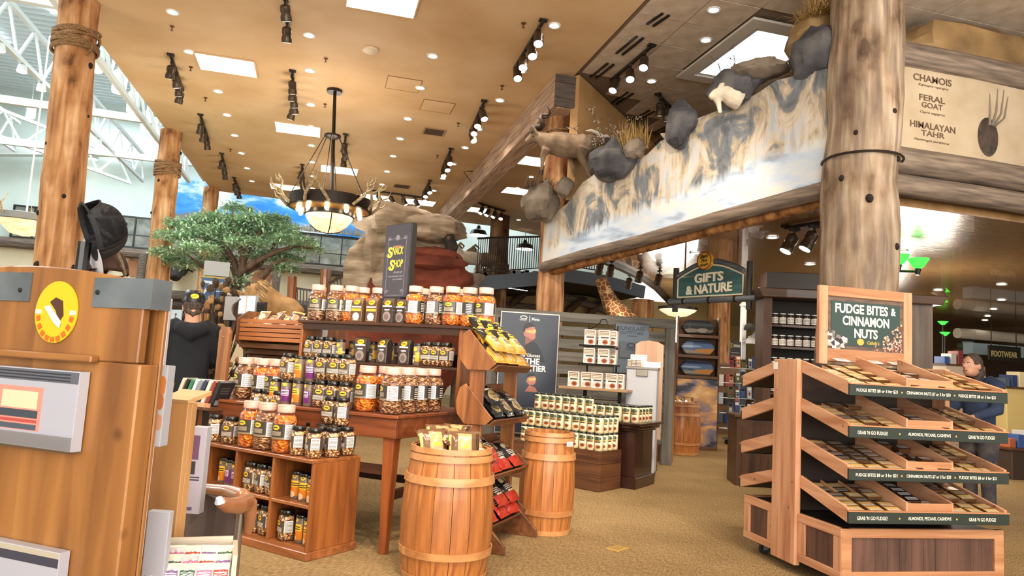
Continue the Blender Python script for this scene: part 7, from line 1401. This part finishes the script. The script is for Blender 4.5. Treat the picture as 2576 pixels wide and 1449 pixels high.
# price sign and dried arrangement
q = ony(537, 735, 9.0); o = thing('price_sign', 'blue price sign reading 7.99 in front of the leafy tree', 'sign', (q.x, q.y, 0), .1); zc = ony(541, 726, 9).z
MB().box(-.14, .14, -.01, .01, zc-.14, zc+.12).build('card', pm('price blue', '2f5a86', .5), o); MB().box(-.13, .15, -.012, .008, zc+.15, zc+.32).build('upper_card', pm('pale sign card', 'a8aeb0', .5), o); MB().box(-.14, .14, -.013, .01, zc+.12, zc+.14).build('gold_strip', pm('gold strip', 'b09a50', .5), o); MB().box(-.02, .02, .011, .03, 0, zc+.4).build('pole', M_dark, o)
M_pw = pm('pale lettering', 'c8dcec', .5); word('7', M_pw, o, (-.07, -.0115, zc), (1, 0, 0), (.15, 0, 1), ht=.17); word('99', M_pw, o, (.05, -.0115, zc+.035), (1, 0, 0), (.15, 0, 1), ht=.09); MB().box(.01, .1, -.0115, -.01, zc-.035, zc-.025).build('underline', M_pw, o)
r = random.Random(21); q = ony(545, 850, 8.2); o = thing('dried_arrangement', 'tall arrangement of dried stems and pods behind the person in black', 'plant', (q.x, q.y, 0)); zb_ = q.z; m, l1, l2 = MB(), MB(), MB()
for k in range(110):
    a = r.uniform(0, 6.28); rr_ = r.uniform(.02, .3); zt_ = zb_+r.uniform(-.45, .62); e = V((math.cos(a)*rr_*1.1, math.sin(a)*rr_*.7, zt_)); s0 = V((math.cos(a)*.05, math.sin(a)*.05, .6)); m.tube([s0, s0.lerp(e, .6)+V((0, 0, .05)), e], .004, 4)
    (l1 if k % 2 else l2).ball(e, r.uniform(.018, .045), r.uniform(.018, .035), r.uniform(.02, .05), 7, 5, jit=.3, seed=k)
tag(m.build('stems', M_twig, o), kind='stuff'); tag(l1.build('pale_pods', pm('pale pod', 'b08a5c', .8), o), kind='stuff'); tag(l2.build('dark_pods', pm('dark pod', '4a3828', .8), o), kind='stuff'); MB().lathe([(.16, 0), (.2, .3), (.17, .62), (.15, .62)], 16).build('urn', pm('brown urn', '5a3c28', .6), o, 60)
# lion mount
q = ony(690, 765, 11.5); o = thing('lion_mount', 'tawny mounted lion with a pale mane above the slatted bin', 'animal mount', q); D = (RW.transposed() @ (q-ORG)).z*-1; c_ = lambda x, y, d=0: at(x, y, D+d)-q
g = MB(); g.tube([c_(655, 745), c_(675, 755), c_(700, 768), (c_(725, 778)), c_(748, 800)], [.2, .2, .17, .19, .17], 14); g.ball(c_(642, 738), .16, .15, .16); g.tube([c_(640, 742), c_(628, 752)], [.1, .075], 10)
for x in (660, 738):
    for s in (-.1, .1): g.tube([c_(x, 775, s), c_(x-2, 812, s), c_(x-4, 850, s)], [.1, .07, .06], 10)
M_lion = nz('tawny fur', [(.3, '9a7446'), (.7, 'c8a070')], scale=7, rough=.9, bmp=.2); b_ = g.build('body', M_lion, o); remesh(b_, .025)
mn = MB(); r = random.Random(3)
for k in range(220):
    a = r.uniform(0, 6.28); rad = r.uniform(.12, .22); s0 = c_(650+r.uniform(-6, 16), 738)+V((0, math.cos(a)*rad, math.sin(a)*rad)); mn.tube([s0, s0+V((.07+r.uniform(0, .06), math.cos(a)*.05, math.sin(a)*.03-.08))], [.016, .004], 4)
tag(mn.build('mane', nz('mane hair', [(.3, '7a5a34'), (.7, 'd8b888')], scale=9, rough=.9), o), kind='stuff'); MB().ball(c_(626, 752)+V((-.02, 0, -.0)), .03).build('nose', M_black, o, 60); MB().box(c_(700, 850).x-.7, c_(700, 850).x+.7, -.3, .3, -q.z, c_(700, 850).z).build('plinth', M_cream, o)
for s in (-.1, .1): MB().ball(c_(648, 722)+V((0, s, 0)), .04, .02, .05).build('ear', M_lion, o, 60); MB().ball(c_(635, 738)+V((-.03, s*.7, .01)), .016).build('eye', M_black, o)
# leafy tree
q = ony(597, 745, 14.0); tr_ = thing('leafy_tree', 'spreading tree with flat layers of pale green leaves left of the chandelier', 'tree', (q.x, q.y, 0)); DT = 14.0; B0 = V((q.x, q.y, 0)); M_tbark = nz('dark tree bark', [(.3, '3c2c22'), (.7, '6c5444')], (1, 1, .3), 12, .85, bmp=.5)
c_ = lambda x, y, dy=0: ony(x, y, DT+dy)-B0
limbs = [[(598, 745, 0), (600, 700, 0), (590, 660, .1), (570, 620, .2), (555, 590, .3), (540, 560, .3)], [(600, 700, 0), (612, 660, -.1), (625, 625, -.2), (655, 585, -.3), (660, 560, -.3)], [(603, 690, 0), (640, 660, -.3), (690, 635, -.4), (740, 620, -.4), (790, 625, -.4)], [(600, 705, 0), (585, 670, .3), (560, 645, .4), (520, 630, .4)], [(596, 735, 0), (570, 715, .1), (540, 690, .2), (505, 668, .2), (470, 640, .2)], [(604, 690, 0), (650, 670, .4), (700, 600, .5), (715, 580, .5)], [(590, 660, .1), (530, 600, .6), (460, 580, .6), (430, 570, .6)], [(612, 660, -.1), (605, 610, -.2), (590, 570, -.2), (585, 530, -.2)], [(655, 700, -.2), (690, 665, -.3), (720, 650, -.3)]]
m = MB(); m.tube([V((0, 0, 0)), V((.03, 0, .8)), c_(598, 748)], [.14, .12, .1], 10, jit=.1); m.build('trunk', M_tbark, tr_, 60)
for L in limbs: p_ = [c_(*a) for a in L]; MB().tube(p_, [.075*(1-.8*k/(len(p_)-1)) for k in range(len(p_))], 7).build('limb', M_tbark, tr_, 60)
r = random.Random(9); lf = [MB(), MB(), MB()]
pads = [(440, 590, 46, 14), (425, 630, 42, 14), (470, 560, 50, 15), (520, 580, 55, 16), (500, 620, 50, 15), (560, 545, 55, 16), (585, 575, 50, 16), (620, 560, 48, 16), (660, 590, 52, 16), (700, 570, 48, 15), (740, 600, 50, 15), (770, 620, 42, 12), (690, 640, 52, 15), (730, 645, 40, 12), (650, 640, 45, 13), (545, 650, 45, 14), (600, 520, 34, 10), (640, 545, 40, 12), (480, 660, 42, 13), (690, 545, 36, 11), (560, 610, 55, 16), (625, 605, 50, 14), (600, 705, 30, 26), (545, 690, 26, 12), (440, 650, 30, 10), (720, 670, 30, 10), (520, 550, 38, 12), (590, 555, 42, 12)]
for (px, py, w_, h_) in pads:
    ct_ = c_(px, py, r.uniform(-.7, .7)); k_ = DT/1800; n = int(w_*19)
    for _ in range(n):
        a = r.uniform(0, 6.28); rr_ = math.sqrt(r.random()); p_ = ct_+V((math.cos(a)*rr_*w_*k_*1.05, math.sin(a)*rr_*w_*k_*1.1, r.gauss(0, .4)*h_*k_-.05*rr_))
        d = V((r.uniform(-1, 1), r.uniform(-1, 1), r.uniform(-.35, .35))).normalized(); u = d.cross(V((0, 0, 1))).normalized(); l = r.uniform(.06, .125); lf[r.randint(0, 2)].add([p_, p_+d*l*.5+u*l*.2, p_+d*l, p_+d*l*.5-u*l*.2], [(0, 1, 2, 3)])
for k, c0 in enumerate(('84b088', 'a8cca6', 'c8e0c0')): tag(lf[k].build('leaves', pm('leaf green %d' % k, c0, .6), tr_), kind='stuff')
# buffalo head and small game on the lodge wall
q = ony(451, 680, 25.6); o = thing('buffalo_head', 'black buffalo head mounted on the cream lodge wall', 'animal mount', (q.x, 25.55, q.z)); g = MB(); g.tube([(0, .1, .15), (0, -.2, .05), (0, -.45, -.1), (0, -.6, -.35)], [.3, .33, .26, .16], 14); b_ = g.build('head', M_furd, o); remesh(b_, .04)
for s in (-1, 1): MB().tube([(s*.12, -.4, .2), (s*.35, -.42, .12), (s*.55, -.4, .02), (s*.62, -.4, .2)], [.09, .08, .055, .012], 8).build('horn', M_horn, o, 60); MB().tube([(s*.25, -.3, .05), (s*.48, -.3, -.05)], [.05, .08], 8, sq=.4).build('ear', M_furd, o, 60); MB().ball((s*.2, -.56, -.05), .03).build('eye', M_black, o)
M_pnt = pm('terracotta wall paint', 'b07a58', .8)
for px, py, lb, pts in ((655, 705, 'right of the tree trunk', [(-.35, -.1), (-.2, .25), (.1, .35), (.38, .2), (.3, -.05), (.38, -.3), (.1, -.2), (-.1, -.35)]), (346, 674, 'beside the hat cord', [(-.4, .0), (-.25, .3), (.05, .2), (.35, .28), (.4, -.05), (.3, -.3), (-.2, -.3)])):
    q = ony(px, py, 25.83); tag(MB().prism([(a+q.x, b+q.z) for a, b in pts], 25.83, 25.86, 'xz').build('painted_animal', M_pnt), 'faded terracotta animal silhouette on the cream wall, %s' % lb, 'silhouette')
q = ony(246, 655, 25.5); o = thing('antelope_mount', 'small pale antelope head mount on the cream wall right of the trucker cap', 'animal mount', (q.x, 25.5, q.z)); g = MB(); g.tube([(.2, .3, -.1), (.05, 0, 0), (-.15, -.15, -.02), (-.3, -.2, -.1)], [.2, .16, .12, .07], 10); b_ = g.build('head', M_furw, o); remesh(b_, .03); MB().tube([(0, 0, .1), (.15, .05, .3), (.3, .05, .4)], [.03, .02, .005], 6).build('horn', M_horn, o)
for px, y1, lb in ((345, 690, 'left'), (690, 735, 'middle'), (820, 740, 'right')):
    q = ony(px, y1, 24.9); tag(MB().tube([(q.x, 25.4, 0), (q.x, 25.4, 4.1)], .13, 8).build('wall_post', M_loggrey, None, 60), 'thin grey log post against the lodge wall, %s one of three' % lb, 'post', None)
# stair rail rising to the left of the rock
o = thing('stair_rail', 'dark stair railing with balusters climbing beside the rock outcrop', 'railing', ony(830, 735, 20)); q0 = o.location.copy(); c_ = lambda x, y: ony(x, y, 20)-q0
MB().bar(c_(830, 712), c_(925, 655), .07, .08).build('handrail', M_logdk, o); MB().bar(c_(835, 745), c_(930, 690), .07, .16).build('stringer', M_logdk, o)
for k in range(13): a, b = c_(832, 712).lerp(c_(925, 656), k/12), c_(836, 742).lerp(c_(929, 688), k/12); MB().bar(a, b, .03).build('baluster', M_dark, o)
for px, y0, y1 in ((736, 696, 780), (818, 678, 760), (892, 668, 742)): MB().tube([c_(px, y1+60)-V((0, 0, c_(px, y1+60).z+q0.z)), c_(px, y0)], .12, 10).build('newel_post', W_hon, o)
MB().bar(c_(745, 725), c_(815, 735), .05).build('landing_rail', M_dark, o)
for k in range(9): MB().bar(c_(748+k*8, 726+k), c_(747+k*8, 775+k), .03).build('baluster', M_dark, o)
MB().bar(c_(740, 778), c_(820, 788), .07, .2).build('landing_edge', M_logdk, o)
# ---------------------------------------------------------------- upper floor on the right of the rock
o = thing('upper_floor', 'curved upper floor edge with a blue grey fascia right of the rock', 'mezzanine', ony(1200, 715, 17)); q0 = o.location.copy(); c_ = lambda x, y, Y=17: ony(x, y, Y)-q0
pts = [c_(1196, 696, 17), c_(1270, 690, 17.4), c_(1350, 684, 18), c_(1420, 676, 18.6), c_(1510, 690, 19), c_(1620, 720, 19.2)]
for a, b in zip(pts, pts[1:]): MB().bar(a-V((0, 0, .18)), b-V((0, 0, .18)), .12, .36).build('fascia', pm('blue grey fascia', '5f6c7c', .5), o)
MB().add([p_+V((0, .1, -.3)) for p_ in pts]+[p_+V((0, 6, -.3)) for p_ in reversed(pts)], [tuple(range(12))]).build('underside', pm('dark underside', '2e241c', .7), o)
rl = thing('railing', 'thin dark railing with many balusters along the upper floor', 'railing', q0)
for a, b in zip(pts[:4], pts[1:5]):
    MB().bar(a+V((0, 0, .95)), b+V((0, 0, .95)), .05).build('handrail', M_dark, rl); MB().bar(a+V((0, 0, .1)), b+V((0, 0, .1)), .03).build('bottom_rail', M_dark, rl)
    for k in range(14): p_ = a.lerp(b, (k+.5)/14); MB().bar(p_+V((0, 0, .1)), p_+V((0, 0, .95)), .018).build('baluster', M_dark, rl)
M_stone = nz('grey stone column', [(.3, '6e6458'), (.7, '9a9082')], scale=4, rough=.8)
q = ony(1178, 740, 15.9); o = thing('stone_pillar', 'short grey pillar with a round capital right of the rock outcrop', 'pillar', (q.x, q.y, 0)); z_ = ony(1178, 690, 15.9).z; MB().lathe([(.26, 0), (.24, z_-.25)], 14).build('shaft', M_stone, o, 60); MB().lathe([(.24, z_-.25), (.36, z_-.1), (.36, z_)], 14).build('capital', M_stone, o, 40)
# goats and racks on the upper floor, industrial lamps
for k, (px, py, lb, mt) in enumerate(((1185, 650, 'pale', M_furw), (1222, 655, 'grey and brown', M_fur))):
    q = ony(px, py, 18.4); o = thing('mounted_sheep', '%s mounted sheep on the upper floor behind the railing' % lb, 'animal mount', q); g = MB(); g.tube([(-.25, 0, 0), (0, 0, .02), (.25, 0, 0)], [.17, .2, .18], 12); g.tube([(-.25, 0, .05), (-.4, -.05, .22)], [.13, .09]); g.tube([(-.4, -.05, .24), (-.55, -.06, .16)], [.08, .05])
    for x in (-.2, .22):
        for s in (-.09, .09): g.tube([(x, s, -.05), (x, s, -.5)], [.06, .035], 8)
    b_ = g.build('body', mt, o); remesh(b_, .03)
    for s in (-1, 1): MB().tube([(-.4, s*.06, .28), (-.33, s*.14, .36), (-.24, s*.16, .28), (-.28, s*.17, .2)], [.04, .035, .025, .01], 7).build('horn', M_horn, o, 60)
    MB().box(-.5, .5, -.3, .3, -.52, -.5).build('base', W_crt, o)
for k, (px, py, c0) in enumerate(((1235, 690, 'a8403c'), (1215, 695, 'c8b8a8'), (1275, 670, 'd8dce0'), (1310, 660, 'e4e8ea'), (1330, 672, '6a7486'))):
    q = ony(px, py, 20); o = thing('clothes_rack', 'rack of folded goods on the upper floor, %s from the left' % ORD[k], 'rack', (q.x, q.y, pts[1].z+q0.z-.1)); MB().box(-.3, .3, -.15, .15, 0, .04).box(-.3, .3, -.15, .15, .35, .38).box(-.28, -.25, -.1, .1, .04, .35).box(.25, .28, -.1, .1, .04, .35).build('frame', M_dark, o)
    for j in range(4): MB().box(-.26+.13*j, -.15+.13*j, -.12, .12, .39, .55+.05*(j % 2)).build('folded_stack', pm('cloth '+c0, c0, .8), o)
for k, (px, py, Y) in enumerate(((1203, 592, 21), (1320, 627, 21), (1130, 570, 22))):
    q = ony(px, py, Y); o = thing('dome_lamp', 'glowing dome lamp under the white trusses, %s from the left' % ('second', 'third', 'first')[k], 'lamp', q, 0, 'dome lamps'); MB().lathe([(.28, 0), (.22, .14), (.08, .2), (.04, .3)], 18, cap=False).build('shade', M_dark, o, 40); MB().lathe([(.27, 0), (.001, -.01)], 18, cap=False).build('lens', M_glow, o); MB().tube([(0, 0, .3), (0, 0, 9.2-q.z)], .012, 5).build('cord', M_steel, o)
# giraffe and trophies under the low ceiling edge
q = ony(1545, 760, 15); D = -(RW.transposed() @ (q-ORG)).z; o = thing('giraffe_mount', 'spotted giraffe neck rising behind the slatted partition', 'animal mount', q); c_ = lambda x, y: at(x, y, D)-q
MB().tube([c_(1510, 700), c_(1522, 730), c_(1535, 760), c_(1560, 795), c_(1590, 830), c_(1600, 870)], [.13, .15, .19, .27, .36, .4], 16).build('neck', nz('giraffe coat', [(.0, 'd8b88a'), (.28, 'd0ac7c'), (.34, '7a4c2a'), (1, '6a4024')], scale=9, rough=.8, vor=True), o, 60)
_m = MATS['giraffe coat']; _n = _m.node_tree; _v = [x for x in _n.nodes if x.type == 'TEX_VORONOI'][0]; _v.feature = 'DISTANCE_TO_EDGE'; _r = [x for x in _n.nodes if x.type == 'VALTORGB'][0]; _n.links.new(_v.outputs['Distance'], _r.inputs[0]); _r.color_ramp.elements[0].position = 0; _r.color_ramp.elements[1].position = .045; _r.color_ramp.elements[2].position = .07
MB().box(c_(1600, 870).x-.4, c_(1600, 870).x+.4, -.3, .3, -q.z, c_(1600, 870).z+.05).build('plinth', W_crt, o)
q = ony(1340, 745, 21.5); tag(MB().box(q.x-1.3, q.x+8, 21.6, 21.8, 1.2, 3.6).build('display_wall', pm('ochre display wall', 'a8905c', .7)), 'ochre display wall under the upper floor behind the golden post', 'wall', None)
for k, (px, py, lb) in enumerate(((1305, 752, 'leaning dark, left of the golden post'), (1440, 775, 'spread winged, right of the golden post'), (1495, 780, 'dark, below the giraffe neck'))):
    q = ony(px, py, 21.3); o = thing('bird_mount', 'mounted bird on the ochre wall, %s' % lb, 'animal mount', q); g = MB(); g.tube([(-.3, 0, -.3), (-.1, 0, -.05), (.15, 0, .15), (.28, -.03, .26)], [.03, .14, .1, .06], 10); b_ = g.build('body', nz('brown feathers', [(.3, '2c1e14'), (.7, '6a4c30')], scale=20), o); remesh(b_, .025); MB().prism([(-.1, 0), (.1, .05), (.5, .35), (.3, .4), (-.05, .2)], -.06, -.04, 'xz').build('wing', M_furd, o); MB().tube([(.3, -.04, .28), (.4, -.04, .26)], [.025, .004], 6).build('beak', M_horn, o)
MB().tube([ony(1420, 745, 21.4), ony(1520, 780, 21.3), ony(1560, 800, 21.2)], .12, 8).build('trim_11', M_loggrey)['kind'] = 'structure'
MB().tube([ony(1240, 765, 21.4), ony(1345, 775, 21.4)], .12, 8).build('trim_12', M_loggrey)['kind'] = 'structure'
o = thing('track_light', 'small track of spot lamps under the upper floor left of the golden post', 'track light', ony(1283, 716, 19)); MB().box(-.1, .1, -.1, .1, .1, .14).tube([(0, 0, .1), (.5, .3, .08)], .02).build('rail', M_white, o)
for k in range(5): MB().lathe([(.03, .06), (.06, -.1)], 10, (.02+.13*k, .06*k, 0)).build('shade', M_dark, o, 40); MB().lathe([(.055, -.105), (.001, -.106)], 10, (.02+.13*k, .06*k, 0), cap=False).build('lens', M_glow, o)
# ---------------------------------------------------------------- far right under the low ceiling
M_grl = em('green lamp glass', (.05, .9, .06), 1.6)
q = ony(2290, 690, 7.2); o = thing('green_lamp', 'two glowing green bowl lamps on a dark bar right of the grey log post', 'lamp', q); D = -(RW.transposed() @ (q-ORG)).z; c_ = lambda x, y: at(x, y, D)-q
for x, y in ((2262, 652), (2310, 662)): e = c_(x, y); MB().lathe([(.03, -.07), (.06, -.05), (.118, .04), (.124, .055)], 20, e, cap=False).build('bowl', M_grl, o, 60); MB().lathe([(.03, -.07), (.001, -.075)], 12, e, cap=False).build('bowl_base', M_grl, o); MB().tube([e+V((0, 0, -.07)), e+V((-.015, 0, -.15))], [.035, .025], 8).build('socket', M_dark, o)
MB().tube([c_(2255, 682), c_(2306, 684)], .018, 6).build('bar', M_dark, o); MB().tube([c_(2262, 682), c_(2262, 682)+V((0, .1, 3.0-q.z-c_(2262, 682).z))], .015, 6).build('rod', M_dark, o)
for k, (px, py) in enumerate(((2372, 812), (2377, 839))):
    q = ony(px, py, 13); o = thing('green_lamp', 'small far green lamp right of the bookcase, %s one' % ('upper', 'lower')[k], 'lamp', q); MB().lathe([(.03, -.05), (.11, .03)], 16, cap=False).build('bowl', M_grl, o, 60); MB().tube([(0, 0, -.05), (0, .05, -q.z)], .02, 6).build('pole', M_dark, o)
q = ony(2357, 728, 10.5); o = thing('deer_head', 'small mounted deer head hanging under the low brown ceiling', 'animal mount', q); g = MB(); g.tube([(0, .15, .05), (0, 0, -.02), (.02, -.14, -.14)], [.1, .09, .045], 10).ball((0, -.03, 0), .085); b_ = g.build('head', M_fur, o); remesh(b_, .016)
for s in (-1, 1): MB().tube([(s*.03, 0, .08), (s*.1, 0, .2), (s*.16, -.03, .26)], [.016, .012, .004], 6).tube([(s*.1, 0, .2), (s*.07, -.05, .27)], [.01, .003], 5).build('antler', M_antl, o); MB().tube([(s*.06, 0, .03), (s*.14, 0, .07)], [.02, .03], 6, sq=.4).build('ear', M_fur, o)
MB().bar((0, .2, .05), (0, .2, 3.0-q.z), .04).build('bracket', M_dark, o)
a, b = ony(2408, 846, 14), ony(2560, 852, 14); o = thing('shop_awning', 'white scalloped awning over a counter by the right border', 'awning', a)
for k in range(5): MB().tube([V((k*.42, 0, .08)), V((k*.42+.4, 0, .08))], .13, 10).build('valance', pm('cream awning', 'd8ccb8', .7), o, 60)
MB().box(.5, 2.3, .02, .3, -.4, -.12).build('fascia', pm('pale blue fascia', 'b8d0dc', .5), o); MB().box(.5, 2.3, .2, .3, -a.z, -.4).build('counter', pm('dark counter', '3a2a1e', .6), o)
fs2 = ony(2512, 888, 12.4); o = thing('footwear_sign', 'dark hanging sign reading FOOTWEAR by the right border', 'sign', fs2); MB().box(-.28, .6, -.02, .02, -.16, .16).build('board', pm('footwear board', '2a2a22', .5), o); word('FOOTWEAR', pm('footwear letters', 'c8b87c', .5), o, (.14, -.022, -.02), (1, 0, 0), (0, 0, 1), wd=.72, ht=.13); MB().tube([(-.2, 0, .16), (-.2, 0, 3-fs2.z)], .01, 5).tube([(.5, 0, .16), (.5, 0, 3-fs2.z)], .01, 5).build('chain', M_dark, o)
for k, (px, py, Y, c0, lb) in enumerate(((2395, 905, 11, 'c8b8a4', 'pale counter unit'), (2545, 960, 9.6, 'd8c07c', 'yellow and white goods table'), (2440, 870, 15, '8a7a68', 'far grey goods rack'), (2560, 1110, 8.6, '3c2c20', 'dark low goods table'))):
    q = ony(px, py, Y); o = thing('goods_stand', '%s beyond the fudge stand at right' % lb, 'stand', (q.x, q.y, 0)); zt_ = q.z-.12; MB().box(-.35, .35, -.2, .2, 0, zt_).build('body', pm('stand '+c0, c0, .6), o, bev=.01); MB().box(-.38, .38, -.22, .22, zt_, zt_+.03).build('top', W_crt, o)
    for j in range(4): MB().box(-.32+.16*j, -.2+.16*j, -.14, .1, zt_+.031, zt_+.17+.06*(j % 3)).build('goods', pm('goods '+pcol[(k*3+j) % 10], pcol[(k*3+j) % 10], .5), o, bev=.006)
# folded shirts and racks deep in the low hall
for k, (X, Y, c0) in enumerate(((8.6, 14.6, '6a5038'), (9.8, 17.2, '54402c'), (11.5, 15, '7a6248'), (12.5, 12, '4a3a2c'), (10.3, 12.5, '8a7458'), (14, 16, '5c4a38'))):
    o = thing('gondola', 'dim goods gondola deep in the low hall, %s of six' % ORD[k], 'gondola', (X, Y, 0), .2*k); MB().box(-.8, .8, -.3, .3, 0, 1.5).build('body', pm('gondola '+c0, c0, .7), o); MB().box(-.85, .85, -.35, .35, 1.5, 1.55).build('top', W_crt, o)
    for j in range(3):
        for i in range(6): MB().box(-.75+i*.25, -.55+i*.25, -.34, -.3, .25+j*.4, .5+j*.4).build('goods', pm('goods '+pcol[(i+j*4+k) % 10], pcol[(i+j*4+k) % 10], .6), o)
# floor outlet plate
q = onz(1553, 1381, 0); o = thing('floor_plate', 'small brass outlet plate let into the carpet', 'plate', (q.x, q.y, 0), R_(35)); MB().box(-.075, .075, -.05, .05, 0, .006).build('plate', pm('brass plate', 'c8a458', .45, .3), o, bev=.002); MB().box(-.05, .05, -.03, .03, .006, .008).build('lid', pm('brass lid', 'b0904c', .45, .3), o)
